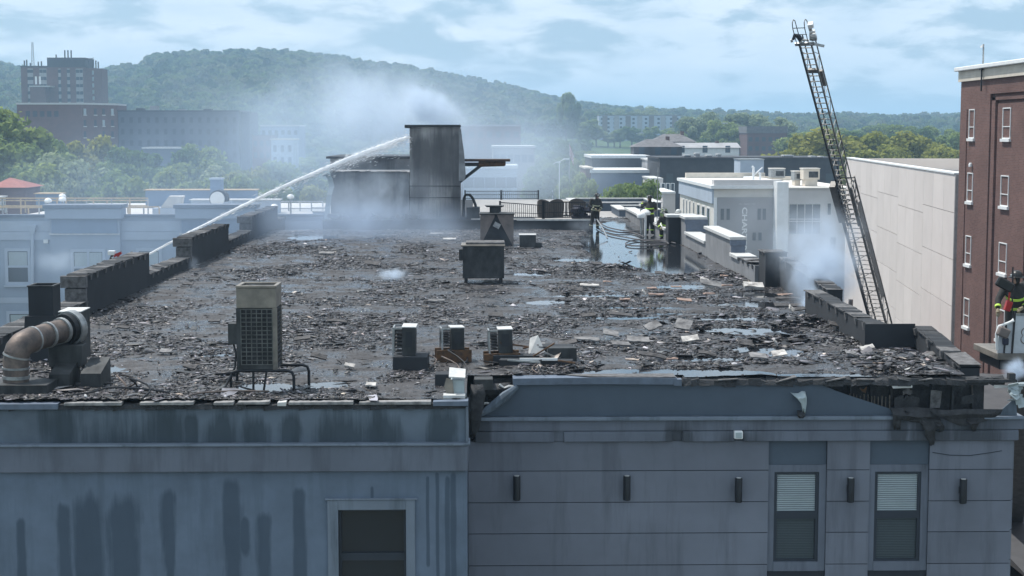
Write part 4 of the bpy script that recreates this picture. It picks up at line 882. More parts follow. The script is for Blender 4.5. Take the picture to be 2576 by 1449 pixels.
MB().box(x0, x1, Y, Y+.7, .0, zt).build('box_body', M['sooty_metal'], t_, bevel=.01); MB().box(x0-.03, x1+.02, Y-.03, Y+.73, zt+.002, zt+.03).build('lid', M['coping'], t_)
MB().box(x1+.004, x1+.25, Y+.1, Y+.6, .0, .22).build('skirt', M['sooty_metal'], t_); MB().box(x0-.5, x1-.1, Y-.5, Y-.1, .0, .06).build('board', M['char'], t_)
# ---- white capped vent pipe by the firefighters
c = on_roof(1613, 592); Y = c.y
t_ = thing('vent_pipe', 'slim grey vent pipe with a white ball cap beside the standing firefighter', 'vent pipe', c)
MB().tube([(c.x, Y, 0), (c.x, Y, at(1613, 545, Y).z)], .06, 10).build('pipe', M['galv'], t_, smooth=True)
zc = at(1613, 543, Y).z; MB().lathe((c.x, Y, zc), [(.08, -.12), (.2, -.1), (.22, .02), (.16, .13), (.05, .18)], 14).build('cap', M['white_paint'], t_, smooth=True)
MB().lathe((c.x+.25, Y+.5, zc+.1), [(.08, -.1), (.24, -.08), (.26, .04), (.18, .15), (.05, .2)], 14).tube([(c.x+.25, Y+.5, 0), (c.x+.25, Y+.5, zc+.05)], .06, 8).build('rear_cap', M['white_paint'], t_, smooth=True)
# ---- gooseneck pipe near the terrace
t_ = None
# ---- patio furniture on the terrace
M['wicker'] = material('wicker', (.10, .085, .075), .8, scale=20, col2=(.05, .045, .04))
def patio_chair(px, py, Y, rz, label):
    p = at(px, py, Y); t_ = thing('patio_chair', label, 'chair', (p.x, Y, PZ+.02), group='patio chairs on the terrace', rz=rz)
    V = []; F = []; n = 9
    for i in range(n):
        a = math.pi*(.05 + .9*i/(n-1)); 
        for r_, z in ((.42, .0), (.46, .45), (.46, .62+.33*math.sin(a)), (.36, .62+.30*math.sin(a)), (.34, .42)): V.append((r_*math.cos(a), r_*math.sin(a), z))
    for i in range(n-1):
        for k in range(4): F.append((i*5+k, (i+1)*5+k, (i+1)*5+k+1, i*5+k+1))
    MB().add(V, F).build('backrest', M['wicker'], t_, smooth=True); MB().box(-.36, .36, -.4, .34, .30, .42).build('seat', M['wicker'], t_, bevel=.03)
    MB().box(-.33, .33, -.36, .3, .423, .52).build('cushion', M['tan_metal'], t_, bevel=.03)
    for x, y in ((-.3, -.34), (.3, -.34), (-.26, .26), (.26, .26)): MB().box(x-.02, x+.02, y-.02, y+.02, 0, .30).build('leg', M['black_metal'], t_)
patio_chair(1374, 520, 80.9, 2.6, 'dark wicker barrel chair behind the sagging end of the railing')
patio_chair(1396, 520, 81.3, 3.4, 'dark wicker barrel chair turned away beside another one')
patio_chair(1452, 520, 82.0, 3.0, 'dark wicker barrel chair behind the upright railing')
for px, py, lb in ((1424, 518, 'round cafe table between the wicker chairs on the terrace'),):
    p = at(px, py, 82.6); t_ = thing('patio_table', lb, 'table', (p.x, 82.6, PZ+.02))
    b0 = base_of(t_); MB().lathe(b0 + Vector((0, 0, .72)), [(.48, 0), (.5, .01), (.5, .035), (.48, .045)], 20).build('table_top', M['tan_metal'], t_, smooth=True); MB().lathe(b0, [(.25, 0), (.25, .03), (.05, .06), (.04, .72)], 12).build('pedestal', M['black_metal'], t_, smooth=True)
p = at(1463, 520, 79.9)
o = MB(); 
for k in range(12): o.obox((p.x+random.uniform(-.4,.4), 79.9+random.uniform(-.2,.25), PZ+.22+random.uniform(-.08,.35)), (random.uniform(.2,.5), random.uniform(.2,.4), random.uniform(.12,.3)), Matrix.Rotation(random.uniform(0,3), 3, 'Z') @ Matrix.Rotation(random.uniform(-.5,.5), 3, 'X'))
o.box(p.x-.5, p.x+.5, 79.7, 80.2, PZ+.02, PZ+.18)
M['tarp'] = material('tarp', (.03, .035, .06), .7, scale=5, col2=(.01, .01, .015)); tag(o.build('tarp_heap', M['tarp'], None, bevel=.03), 'crumpled dark blue tarp heap against the terrace railing', 'tarp')
# ---- hoses
def hose(pts, label, r=.03, mat='hose'):
    P_ = [gp(px, py, .06) for px, py in pts]; out = []
    for i in range(len(P_)-1):
        p0, p1, p2, p3 = P_[max(i-1,0)], P_[i], P_[i+1], P_[min(i+2, len(P_)-1)]
        for k in range(6):
            u = k/6; out.append(.5*((2*p1)+(p2-p0)*u+(2*p0-5*p1+4*p2-p3)*u*u+(3*p1-p0-3*p2+p3)*u**3))
    out.append(P_[-1])
    tag(MB().tube(out, r, 7).build('fire_hose', M[mat], None, smooth=True), label, 'hose', 'fire hoses across the wet roof')
M['hose'] = material('hose', (.10, .095, .10), .7, scale=20, var=.3)
hose([(1508, 560), (1530, 572), (1570, 580), (1610, 581), (1640, 578)], 'fire hose running from the railing across the puddle')
hose([(1500, 572), (1530, 588), (1580, 598), (1630, 606), (1670, 608), (1680, 614), (1640, 618), (1590, 618), (1574, 612), (1600, 604), (1660, 604), (1700, 612)], 'fire hose curled in a flat loop in the big puddle')
hose([(1512, 575), (1550, 584), (1590, 585), (1620, 596)], 'fire hose lying straight between the two firefighters')
pk = MB().tube([at(1502, 552, 77), at(1518, 578, 74), at(1528, 600, 71.5)], .035, 6).build('pike_pole', M['galv'], None, smooth=True); tag(pk, 'long pale pike pole leaning at the feet of the firefighter by the railing', 'pole')

# ---- larger boards and sheets of torn roofing lying about
M['board_pale'] = material('board_pale', (.27, .265, .265), .8, scale=4, col2=(.07, .068, .07), bump=.2, bscale=20)
M['board_white'] = material('board_white', (.60, .58, .55), .8, scale=5, col2=(.16, .15, .145), bump=.2, bscale=20)
M['board_pink'] = material('board_pink', (.40, .27, .21), .85, scale=5, col2=(.15, .12, .115), bump=.2, bscale=20)
M['board_char'] = material('board_char', (.035, .033, .034), .7, scale=6, col2=(.09, .085, .085), bump=.4, bscale=20)
BL = {'pale': 'warped pale grey roofing board lying in the rubble', 'white': 'broken white foam insulation slab lying in the rubble', 'pink': 'flat pinkish scorched insulation sheet on the wet deck', 'char': 'curled black sheet of charred roofing membrane'}
def board(px, py, wpx, dpx, kind, tilt=.0, roll=.0, rz=0.0, th=.03, lift=.04):
    p = gp(px, py, .05); s = 4000/p.y; w_ = wpx*.62/s; dpx *= .6; d_ = dpx*p.y/4.8/s if dpx else w_*.5; n_ = 5; V = []; F = []
    t_ = [random.uniform(-.3, .3) for _ in range(24)]
    for i in range(n_):
        for j in range(4):
            u, v = i/(n_-1)-.5, j/3-.5; e = (i in (0, n_-1)) + (j in (0, 3))
            V.append(((u+t_[i]*.5*(e > 0))*w_, (v+t_[j+6]*.6*(e > 0))*d_, .05*math.sin(u*5+px)*w_*.25+random.uniform(-.01, .01)))
    F = [(i*4+j, i*4+j+1, (i+1)*4+j+1, (i+1)*4+j) for i in range(n_-1) for j in range(3)]
    me = bpy.data.meshes.new('debris_board'); me.from_pydata(V, [], F); me.materials.append(M['board_'+kind]); o = link('debris_board', me)
    m3 = Matrix.Rotation(rz, 3, 'Z') @ Matrix.Rotation(tilt, 3, 'Y') @ Matrix.Rotation(roll, 3, 'X'); me.transform(m3.to_4x4())
    zmin = min(v.co.z for v in me.vertices); h = max(0, float(deck_h(p.x, p.y))); o.location = (p.x, p.y, h+lift-zmin*.9)
    o.modifiers.new('t', 'SOLIDIFY').thickness = th; tag(o, BL[kind], 'debris', 'torn roofing boards and sheets'); return o
for a in ((1540, 850, 70, 9, 'pale', .25, .3), (1600, 862, 95, 7, 'pale', .05, .35), (1640, 840, 60, 8, 'pale', -.3, .4, .4), (1715, 838, 80, 9, 'pale', .18, .5, -.3), (1740, 862, 70, 6, 'white', -.1, .4), (1560, 872, 90, 6, 'pale', .1, .2, .2), (1480, 858, 90, 8, 'pale', .06, .1),
    (1790, 722, 70, 5, 'pale', .2, .4), (1775, 714, 40, 5, 'white', .3, .3), (1895, 728, 75, 4, 'white', .05, .3, 0, .09), (1480, 722, 70, 5, 'white', .0, .1), (1905, 905, 80, 7, 'pale', .1, .2), (1960, 895, 60, 8, 'white', -.1, .2), (1870, 870, 60, 6, 'char', .2, .4),
    (1650, 745, 70, 5, 'pink'), (1700, 722, 40, 4, 'pink'), (1640, 728, 50, 4, 'pink'), (1530, 712, 40, 3, 'pink'), (1720, 760, 60, 5, 'pink', .1, .1), (1570, 756, 50, 4, 'pink'), (1980, 742, 60, 4, 'pink'), (1780, 740, 50, 4, 'pink'), (1830, 720, 40, 3, 'pink'), (1690, 905, 60, 4, 'pink'), (1820, 700, 36, 3, 'pink'),
    (1990, 770, 110, 5, 'char', .0, .2), (1980, 752, 120, 4, 'char', .02, .1), (2020, 785, 90, 5, 'char', -.1, .3), (1640, 905, 90, 6, 'char', .2, .3), (1430, 870, 80, 7, 'char', -.2, .2), (1780, 895, 70, 6, 'char', .2, .3), (1560, 795, 80, 4, 'char', .1, .2), (1480, 800, 60, 4, 'char', -.1, .3), (2100, 830, 60, 6, 'char', .3, .2), (2240, 860, 50, 5, 'white', .1, .2), (2140, 905, 60, 6, 'pale', .2, .2), (2180, 885, 60, 6, 'white', -.2, .3),
    (1350, 985-110, 70, 6, 'pale', .15, .2), (1250, 800, 60, 5, 'char', .1, .2), (1100, 760, 60, 5, 'pale', .0, .1), (850, 815, 70, 4, 'char', .1, .2), (760, 860, 60, 4, 'char', -.1, .2), (470, 720, 40, 4, 'char', .1, .1), (820, 640, 60, 4, 'pale', 0, .1), (1130, 605, 50, 3, 'white', 0, .1), (1100, 592, 50, 3, 'pale', 0, .1), (940, 668, 60, 4, 'char', .1, .2), (700, 680, 40, 4, 'char', .1, .1), (420, 890, 50, 6, 'pale', .1, .2), (480, 930, 60, 7, 'char', .2, .2), (310, 830, 40, 4, 'char', .1, .1), (540, 812, 40, 4, 'char', .0, .1), (800, 905, 60, 6, 'char', .2, .3), (880, 930, 50, 6, 'white', .2, .2), (930, 975, 40, 7, 'white', .1, .2), (1450, 735, 40, 4, 'char', .2, .3), (1620, 740, 24, 5, 'white', .9, .2), (1990, 790, 30, 6, 'white', .8, .3), (1950, 868, 26, 8, 'white', 1.0, .2), (1500, 676, 40, 3, 'char', .1, .2), (1660, 692, 40, 3, 'char', .1, .2)):
    board(*a)
# ================================================================ people
M['turnout'] = material('turnout', (.020, .021, .022), .85, scale=14, col2=(.038, .037, .034))
M['lime'] = material('lime', (.50, .75, .10), .6, scale=20, var=.1)
M['reflect'] = material('reflect', (.42, .43, .30), .5, scale=20, var=.2)
M['helmet'] = material('helmet', (.02, .02, .02), .35, scale=10, var=.3)
M['helmet_pale'] = material('helmet_pale', (.55, .56, .54), .4, scale=10, var=.3)
M['tank'] = material('tank', (.30, .29, .22), .4, scale=10, var=.2)
M['skin'] = material('skin', (.38, .24, .18), .6, scale=10, var=.1)
M['glove'] = material('glove', (.26, .22, .15), .8, scale=20, var=.3)
DG = None
def blob_mesh(segs, balls, mat, voxel=.03):
    """one continuous surface from tapered limbs"""
    m_ = MB()
    for a, ra, b, rb in segs: m_.tube([a, Vector(a).lerp(Vector(b), .5), b], [ra, (ra+rb)/2, rb], 10)
    for c, r in balls:
        r3 = r if isinstance(r, tuple) else (r, r, r); n = 8; V = []; 
        for i in range(1, n):
            th = math.pi*i/n
            for k in range(12): V.append(Vector(c)+Vector((r3[0]*math.sin(th)*math.cos(k*math.pi/6), r3[1]*math.sin(th)*math.sin(k*math.pi/6), r3[2]*math.cos(th))))
        F = [(i*12+k, i*12+(k+1)%12, (i+1)*12+(k+1)%12, (i+1)*12+k) for i in range(n-2) for k in range(12)] + [tuple(range(12)), tuple((n-2)*12+k for k in range(11, -1, -1))]
        m_.add(V, F)
    me = bpy.data.meshes.new('blob'); me.from_pydata(m_.v, [], m_.f); bm = bmesh.new(); bm.from_mesh(me); bmesh.ops.recalc_face_normals(bm, faces=bm.faces); bm.to_mesh(me); bm.free()
    o = bpy.data.objects.new('blob', me); COL.objects.link(o)
    r = o.modifiers.new('r', 'REMESH'); r.mode = 'VOXEL'; r.voxel_size = voxel
    s = o.modifiers.new('s', 'SMOOTH'); s.factor = .5; s.iterations = 4
    dg = bpy.context.evaluated_depsgraph_get(); out = bpy.data.meshes.new_from_object(o.evaluated_get(dg)); bpy.data.objects.remove(o)
    out.materials.clear(); out.materials.append(mat); out.polygons.foreach_set('use_smooth', [True]*len(out.polygons)); return out
def ring(c, axis, r, w, r2=None):
    c = Vector(c); ax = Vector(axis).normalized(); return MB().tube([c-ax*w/2, c+ax*w/2], r, 14)
def hand(parent, w, d, side):
    """gloved hand at the wrist w, pointing along d: palm, four unequal bent fingers and a thumb"""
    w = Vector(w); d = Vector(d).normalized(); s = d.cross(Vector((0, 0, 1)));  s = s.normalized() if s.length > .1 else Vector((1, 0, 0)); u = s.cross(d)
    m_ = MB().tube([w-d*.02, w+d*.05, w+d*.09], [.034, .046, .038], 8)
    for k, ln in enumerate((.07, .085, .08, .062)):
        b = w+d*.085+s*(k-1.5)*.021; m_.tube([b, b+d*ln*.5-u*.008, b+d*ln*.75-u*.035, b+d*ln*.7-u*.06], [.0105, .010, .0095, .008], 6)
    b = w+d*.03+s*side*.04; m_.tube([b, b+d*.03+s*side*.03-u*.01, b+d*.065+s*side*.025-u*.03], [.013, .012, .009], 6)
    m_.build('glove', M['glove'], parent, smooth=True)
def firefighter(loc, rz, label, J, helmet='helmet', tank=True, stripes='reflect', group=None, sc=1.0):
    """J: joint positions in the person's own frame (x right, -y ahead)"""
    t_ = thing('person', label, 'person', loc, group=group, rz=rz if rz else 1e-6); t_.scale = (sc, sc, sc)
    g_ = lambda k: Vector(J[k]); pel, ch, nk, hd = g_('pelvis'), g_('chest'), g_('neck'), g_('head')
    segs = [(pel, .185, pel.lerp(ch, .5), .19), (pel.lerp(ch, .5), .19, ch, .205), (ch, .19, nk, .085), (nk, .075, hd, .075)]
    balls = [(hd, (.085, .10, .125)), (pel, .185)]
    for s, sg in (('l', -1), ('r', 1)):
        sh, el, wr, hp, kn, an, toe = [g_(k+'_'+s) for k in ('shoulder', 'elbow', 'wrist', 'hip', 'knee', 'ankle', 'toe')]
        segs += [(ch.lerp(nk, .4), .11, sh, .105), (sh, .10, el, .075), (el, .075, wr, .055), (hp, .135, kn, .10), (kn, .10, an, .078), (an, .075, an+Vector((0, 0, -.06)), .075), (an+Vector((0, .02, -.04)), .06, toe, .052)]
        balls += [(el, .076), (kn, .102), (sh, .11)]
    link('body', blob_mesh(segs, balls, M['turnout']), t_)
    fx = (hd - nk).normalized(); face = (hd + Vector((J['look'][0], J['look'][1], J['look'][2])).normalized()*.03)
    lk = Vector(J['look']).normalized(); sd = lk.cross(Vector((0, 0, 1))).normalized()
    f_ = MB().obox(hd+lk*.075+Vector((0,0,-.01)), (.11, .06, .15), Matrix((sd, lk, sd.cross(lk))).transposed()).build('face', M['skin'], t_, bevel=.025)
    m_ = MB()
    for q in (-.028, .028): m_.obox(hd+lk*.107+sd*q+Vector((0,0,.02)), (.022, .006, .012), Matrix((sd, lk, sd.cross(lk))).transposed())
    m_.obox(hd+lk*.107+Vector((0,0,-.055)), (.045, .006, .012), Matrix((sd, lk, sd.cross(lk))).transposed()); m_.build('eyes_and_mouth', M['helmet'], f_)
    MB().obox(hd+lk*.115+Vector((0,0,-.012)), (.02, .03, .04), Matrix((sd, lk, sd.cross(lk))).transposed()).build('nose', M['skin'], f_, bevel=.006)
    h_ = MB().lathe(hd+Vector((0,0,.03)), [(.175, .0), (.18, .012), (.135, .03), (.13, .07), (.10, .125), (.05, .155), (.01, .16)], 16).build('helmet', M[helmet], t_, smooth=True)
    MB().obox(hd+lk*.14+Vector((0,0,.10)), (.07, .015, .09), Matrix((sd, lk, sd.cross(lk))).transposed()).build('helmet_shield', M['helmet_pale'], h_)
    if tank:
        bk_ = -Vector((lk.x, lk.y, 0)).normalized(); a = pel.lerp(ch, .35)+bk_*.25; b = ch.lerp(nk, .3)+bk_*.24
        MB().tube([a, a.lerp(b, .1), a.lerp(b, .9), b], [.05, .085, .085, .05], 12).build('air_tank', M['tank'], t_, smooth=True)
    ax = (ch-pel).normalized()
    ring(pel.lerp(ch, .12), ax, .203, .055).build('reflective_stripe', M[stripes], t_, smooth=True)
    ring(pel.lerp(ch, .78), ax, .217, .05).build('reflective_stripe', M[stripes], t_, smooth=True)
    for s, sg in (('l', -1), ('r', 1)):
        e, w = g_('elbow_'+s), g_('wrist_'+s); ring(e.lerp(w, .72), w-e, .07, .05).build('reflective_stripe', M[stripes], t_, smooth=True)
        k, a = g_('knee_'+s), g_('ankle_'+s); ring(k.lerp(a, .72), a-k, .095, .05).build('reflective_stripe', M[stripes], t_, smooth=True)
        hand(t_, w+(w-e).normalized()*.03, w-e, sg)
    return t_
STAND = dict(pelvis=(0,0,.96), chest=(0,.02,1.32), neck=(0,.0,1.54), head=(0,-.02,1.68), look=(0,-1,-.1),
    shoulder_l=(-.21,0,1.46), elbow_l=(-.30,.02,1.18), wrist_l=(-.24,-.16,.98), shoulder_r=(.21,0,1.46), elbow_r=(.30,.02,1.18), wrist_r=(.24,-.16,.98),
    hip_l=(-.10,0,.92), knee_l=(-.12,-.02,.50), ankle_l=(-.13,0,.12), toe_l=(-.15,-.17,.055), hip_r=(.10,0,.92), knee_r=(.12,-.02,.50), ankle_r=(.13,0,.12), toe_r=(.15,-.17,.055))
def at_floor(px, py, z=.03): p = gp(px, py, z); return Vector((p.x, p.y, z))
G = 'firefighters at work on the roof'
J1 = dict(STAND); J1.update(elbow_r=(.42,-.05,1.30), wrist_r=(.46,-.25,1.46), elbow_l=(-.30,-.1,1.22), wrist_l=(-.12,-.30,1.26), look=(.6,.6,.05))
p1 = at_floor(1634, 590)
firefighter(p1, 2.7, 'firefighter in black gear standing upright holding a long pole in the puddle', J1, group=G, stripes='lime')
q = Vector((p1.x-.30, p1.y+.42, 0)); pole_x = at(1652, 500, p1.y).x
tag(MB().tube([(pole_x, p1.y-.15, .05), (pole_x+.03, p1.y-.15, 3.2)], .02, 6).build('pike_pole', M['galv'], None), 'long thin pike pole held upright by the standing firefighter', 'pole')
J2 = dict(STAND); J2.update(chest=(.02,-.06,1.30), neck=(.02,-.12,1.51), head=(.02,-.17,1.64), elbow_l=(-.34,-.08,1.18), wrist_l=(-.16,-.30,1.06), elbow_r=(.33,-.10,1.15), wrist_r=(.12,-.34,1.02), ankle_l=(-.2,.1,.12), toe_l=(-.24,-.08,.055), knee_l=(-.16,-.02,.52))
firefighter(at_floor(1497, 578), .35, 'firefighter in black gear bending forward beside the terrace railing post', J2, group=G)
KNEEL = dict(pelvis=(0,.05,.50), chest=(0,-.16,.82), neck=(0,-.27,1.02), head=(0,-.34,1.15), look=(-.1,-1,-.35),
    shoulder_l=(-.21,-.24,.95), elbow_l=(-.32,-.36,.70), wrist_l=(-.18,-.52,.56), shoulder_r=(.21,-.24,.95), elbow_r=(.32,-.36,.72), wrist_r=(.12,-.55,.60),
    hip_l=(-.11,.04,.46), knee_l=(-.16,-.36,.42), ankle_l=(-.16,-.28,.12), toe_l=(-.17,-.46,.055), hip_r=(.11,.04,.46), knee_r=(.16,-.22,.11), ankle_r=(.16,.20,.10), toe_r=(.17,.34,.055))
firefighter(at_floor(1676, 602), -.3, 'crouching firefighter with a lime mark on the sleeve by the white parapet', KNEEL, group=G, stripes='lime')
firefighter(at_floor(1695, 599), .5, 'crouching firefighter with a pale grey helmet close behind a companion', KNEEL, helmet='helmet_pale', group=G)

# ================================================================ aerial ladders
M['ladder_steel'] = material('ladder_steel', (.16, .155, .15), .5, metal=.4, scale=6, var=.3)
M['ladder_dark'] = material('ladder_dark', (.025, .024, .028), .5, metal=.2, scale=6, var=.3)
M['truck_red'] = material('truck_red', (.35, .02, .02), .35, scale=2, var=.15)
M['tyre'] = material('tyre', (.02, .02, .02), .9, scale=9)
def ladder_part(parent, a, d, w, n, s0, s1, half, hr, rung=.356, rail=.06, mats=('ladder_dark', 'ladder_steel'), name='ladder_section', truss=.71):
    a = Vector(a); P_ = lambda s, u, h: a+d*s+w*u+n*h
    sec = MB().bar(P_(s0, -half, 0), P_(s1, -half, 0), rail*1.3, rail*2.2, up=n).build(name, M[mats[0]], parent)
    MB().bar(P_(s0, half, 0), P_(s1, half, 0), rail*1.1, rail*1.8, up=n).build('base_rail', M[mats[1]], sec)
    for u, m_ in ((-half, mats[0]), (half, mats[1])):
        MB().bar(P_(s0, u, hr), P_(s1, u, hr), rail*.9, rail*.9, up=n).build('hand_rail', M[m_], sec)
        t = MB(); s = s0; k = 0
        while s < s1 - truss:
            t.bar(P_(s, u, 0), P_(s, u, hr), rail*.45, rail*.45, up=d); t.bar(P_(s, u, 0 if k % 2 else hr), P_(s+truss, u, hr if k % 2 else 0), rail*.42, rail*.42, up=w); s += truss; k += 1
        t.build('side_truss', M[mats[1]], sec)
    s = s0 + .2
    x_, y_, z_ = w, n, d
    while s < s1:
        o = link('rung', unit_box(M[mats[1]]), sec); b0 = base_of(sec); m3 = Matrix((x_, y_, z_)).transposed()
        o.matrix_local = Matrix.Translation(P_(s, 0, 0)-b0) @ m3.to_4x4() @ Matrix.Diagonal((half*2-.02, .035, .035, 1)); s += rung
    cr = MB(); s = s0+.38; k = 0
    while s < s1-truss*1.5: cr.bar(P_(s, -half, .02), P_(s+truss, half, .02), rail*.3, rail*.3, up=n); s += truss*2
    if cr.v: cr.build('cross_brace', M[mats[1]], sec)
    return sec, P_
low, top = at(2206, 800, 88), at(2024, 112, 76)
d = (top-low).normalized(); hd_ = Vector((d.x, d.y, 0)).normalized(); w = Vector((-hd_.y, hd_.x, 0)); w = w if w.x > 0 else -w; n = d.cross(w); n = n if n.z > 0 else -n
full = (top-low).length; sg = (GZ+3.3-low.z)/d.z; foot = low + d*sg
truck = thing('ladder_truck', 'fire ladder truck with long steel aerial ladder raised above the street', 'fire truck', (foot.x, foot.y, GZ))
mid_ = full*.52
sec, P_ = ladder_part(truck, low, d, w, n, sg, mid_, .44, .80, rail=.085)
MB().bar(P_(mid_-2.6, -.50, .1), P_(mid_+.1, -.50, .1), .30, .42, up=n).build('rail_sleeve', M['ladder_steel'], sec)
MB().bar(P_(mid_-.12, -.44, .8), P_(mid_-.12, .44, .8), .06).bar(P_(mid_-.1, .44, .0), P_(mid_-.1, .44, .82), .08).build('end_frame', M['ladder_steel'], sec)
for k in range(3):                                 # worn lettering strip along the side
    pass
M['sign_board'] = material('sign_board', (.30, .29, .28), .6, scale=9, col2=(.12, .11, .11), stretch=(1, 1, 1))
o = MB().bar(P_(1.4, .478, .42), P_(mid_-1.6, .478, .42), .03, .50, up=n).build('side_board', M['sign_board'], sec)
s1_, Pf = ladder_part(truck, low + n*.10, d, w, n, mid_-3.0, full, .29, .62, rail=.055)
MB().bar(Pf(full-.05, -.5, .0), Pf(full-.05, .45, .0), .16, .10, up=n).build('step_plate', M['galv'], s1_)
def loop(u, h0, h1, hh): return [Pf(full+.0, u, h0), Pf(full+hh*.8, u, h0+.02), Pf(full+hh, u, (h0+h1)/2-.1), Pf(full+hh, u, (h0+h1)/2+.1), Pf(full+hh*.85, u, h1), Pf(full, u, h1)]
for u in (-.42, .16): MB().tube(loop(u, .0, .5, 1.15), .022, 7).build('hand_loop', M['ladder_dark'], s1_, smooth=True)
MB().bar(Pf(full+.85, -.42, .1), Pf(full+.85, .16, .1), .035).bar(Pf(full+.45, -.42, .1), Pf(full+.45, .16, .1), .03).build('tip_rail', M['ladder_dark'], s1_)
mon = MB().tube([Pf(full+.05, -.2, .12), Pf(full+.3, -.30, .15), Pf(full+.5, -.40, .0), Pf(full+.32, -.5, -.1)], [.12, .13, .10, .07], 10).build('water_monitor', M['ladder_dark'], s1_, smooth=True)
MB().tube([Pf(full+.28, -.52, -.1), Pf(full+.28, -.62, -.14)], .085, 12).build('nozzle', M['galv'], mon, smooth=True)
MB().tube([Pf(full+.0, -.30, .05), Pf(full+.18, -.05, .05), Pf(full+.1, .2, .05)], .05, 8).build('hose_loop', M['coping'], mon, smooth=True)
for k, (s, hh) in enumerate(((.95, .22), (.55, .12), (.35, .16), (.15, .2))): MB().bar(Pf(full+s, .30, .15), Pf(full+s, .56, .2), hh*1.2, hh, up=d).build('tip_light', M['white_paint'] if k < 3 else M['galv'], s1_, bevel=.02)
MB().tube([Pf(full+.1, .28, .1), Pf(full+.75, .38, .2)], .07, 8).build('intercom', M['galv'], s1_, smooth=True)
MB().bar(Pf(full+.0, .2, .0), Pf(full-.3, .85, .1), .12).build('winch_arm', M['galv'], s1_)
MB().bar(Pf(full-1.75, -.2, .02), Pf(full-1.75, .3, .02), .22, .14, up=n).bar(Pf(full-1.9, .33, .2), Pf(full-2.9, .33, .25), .16, .12, up=n).build('rung_cover', M['ladder_steel'], s1_)
# turntable and chassis down in the street
MB().lathe((foot.x, foot.y, GZ+1.2), [(1.1, 0), (1.1, .5), (.8, .9), (.7, 2.2)], 18).build('turntable', M['ladder_steel'], truck, smooth=True)
MB().box(foot.x-1.25, foot.x+1.25, foot.y-2.2, foot.y+8.2, GZ+.55, GZ+1.7).build('chassis', M['truck_red'], truck, bevel=.05)
MB().hexa([(foot.x-1.25, foot.y+5.6, GZ+1.71), (foot.x+1.25, foot.y+5.6, GZ+1.71), (foot.x+1.25, foot.y+8.2, GZ+1.71), (foot.x-1.25, foot.y+8.2, GZ+1.71)], [(foot.x-1.2, foot.y+5.6, GZ+3.0), (foot.x+1.2, foot.y+5.6, GZ+3.0), (foot.x+1.2, foot.y+7.8, GZ+3.0), (foot.x-1.2, foot.y+7.8, GZ+3.0)]).build('cab', M['truck_red'], truck, bevel=.06)
def wheel(parent, c, r=.5, w_=.32):
    wh = MB().tube([Vector(c)-Vector((w_/2, 0, 0)), Vector(c)+Vector((w_/2, 0, 0))], r, 18).build('wheel', M['tyre'], parent, smooth=True)
    MB().tube([Vector(c)-Vector((w_/2+.01, 0, 0)), Vector(c)+Vector((w_/2+.01, 0, 0))], r*.55, 14).build('rim', M['galv'], wh, smooth=True)
for yy in (-1.2, 0.2, 6.6):
    for xx in (-1.1, 1.1): wheel(truck, (foot.x+xx, foot.y+yy, GZ+.5))

# second ladder behind the left parapet: only its tip with the water cannon shows
tip = at(318, 668, 57.0); foot2 = Vector((-19.5, 68.0, GZ+3.0)); d2 = (tip-foot2).normalized(); h2 = Vector((d2.x, d2.y, 0)).normalized(); w2 = Vector((-h2.y, h2.x, 0)); n2 = d2.cross(w2); n2 = n2 if n2.z > 0 else -n2
tr2 = thing('aerial_ladder', 'aerial ladder tip with water cannon behind the left charred parapet', 'ladder', (foot2.x, foot2.y, GZ))
s2, P2 = ladder_part(tr2, foot2, d2, w2, n2, 0, (tip-foot2).length, .35, .6, rail=.07)
MB().lathe((foot2.x, foot2.y, GZ), [(1.4, 0), (1.4, 1.2), (.8, 1.6), (.6, 3.1)], 16).build('turntable', M['truck_red'], tr2, smooth=True)
hitp = at(1028, 345, 79.9); N0 = at(346, 655, 57.4)
MB().tube([tip+Vector((0, 0, .0)), tip+Vector((.1, .1, .2)), N0-(hitp-N0).normalized()*.1], [.12, .11, .06], 10).build('water_cannon', M['ladder_dark'], s2, smooth=True)
q = at(281, 636, 57.0); MB().tube([tip-d2*.5, q-Vector((0, 0, .15))], .03, 6).obox(q, (.24, .2, .16)).build('work_light', M['white_paint'], s2, bevel=.04)
q = at(296, 640, 57.0); MB().tube([tip-d2*.3, q], .05, 6).obox(q, (.3, .12, .10), Matrix.Rotation(-.4, 3, 'Y')).build('cannon_lever', M['truck_red'], s2)
# ---- the water jet itself
m = bpy.data.materials.new('water_jet'); m.use_nodes = True; t = m.node_tree; b = t.nodes['Principled BSDF']
t.nodes.remove(b); out_ = t.nodes['Material Output']; df = N(t, 'ShaderNodeBsdfDiffuse'); tl_ = N(t, 'ShaderNodeBsdfTranslucent'); tp = N(t, 'ShaderNodeBsdfTransparent'); m1 = N(t, 'ShaderNodeMixShader'); m2 = N(t, 'ShaderNodeMixShader')
df.inputs[0].default_value = (.93, .95, .97, 1); tl_.inputs[0].default_value = (.93, .95, .97, 1); m1.inputs[0].default_value = .5; L(t, df.outputs[0], m1.inputs[1]); L(t, tl_.outputs[0], m1.inputs[2]); L(t, tp.outputs[0], m2.inputs[1]); L(t, m1.outputs[0], m2.inputs[2]); L(t, m2.outputs[0], out_.inputs[0])
g = N(t, 'ShaderNodeNewGeometry'); nz = N(t, 'ShaderNodeTexNoise', i_Scale=3.0, i_Detail=4.0); L(t, g.outputs['Position'], nz.inputs['Vector'])
r_ = N(t, 'ShaderNodeMapRange', i_1=.35, i_2=.65, i_3=.8, i_4=1.0); L(t, nz.outputs[0], r_.inputs[0]); L(t, r_.outputs[0], m2.inputs[0])
M['jet'] = m
def jet_pt(u):
    u = float(u)
    c = N0.lerp(hitp, .5) + Vector((0, 0, .62)); return (1-u)**2*N0 + 2*u*(1-u)*c + u*u*hitp
n_ = 120; pts = []; rad = []
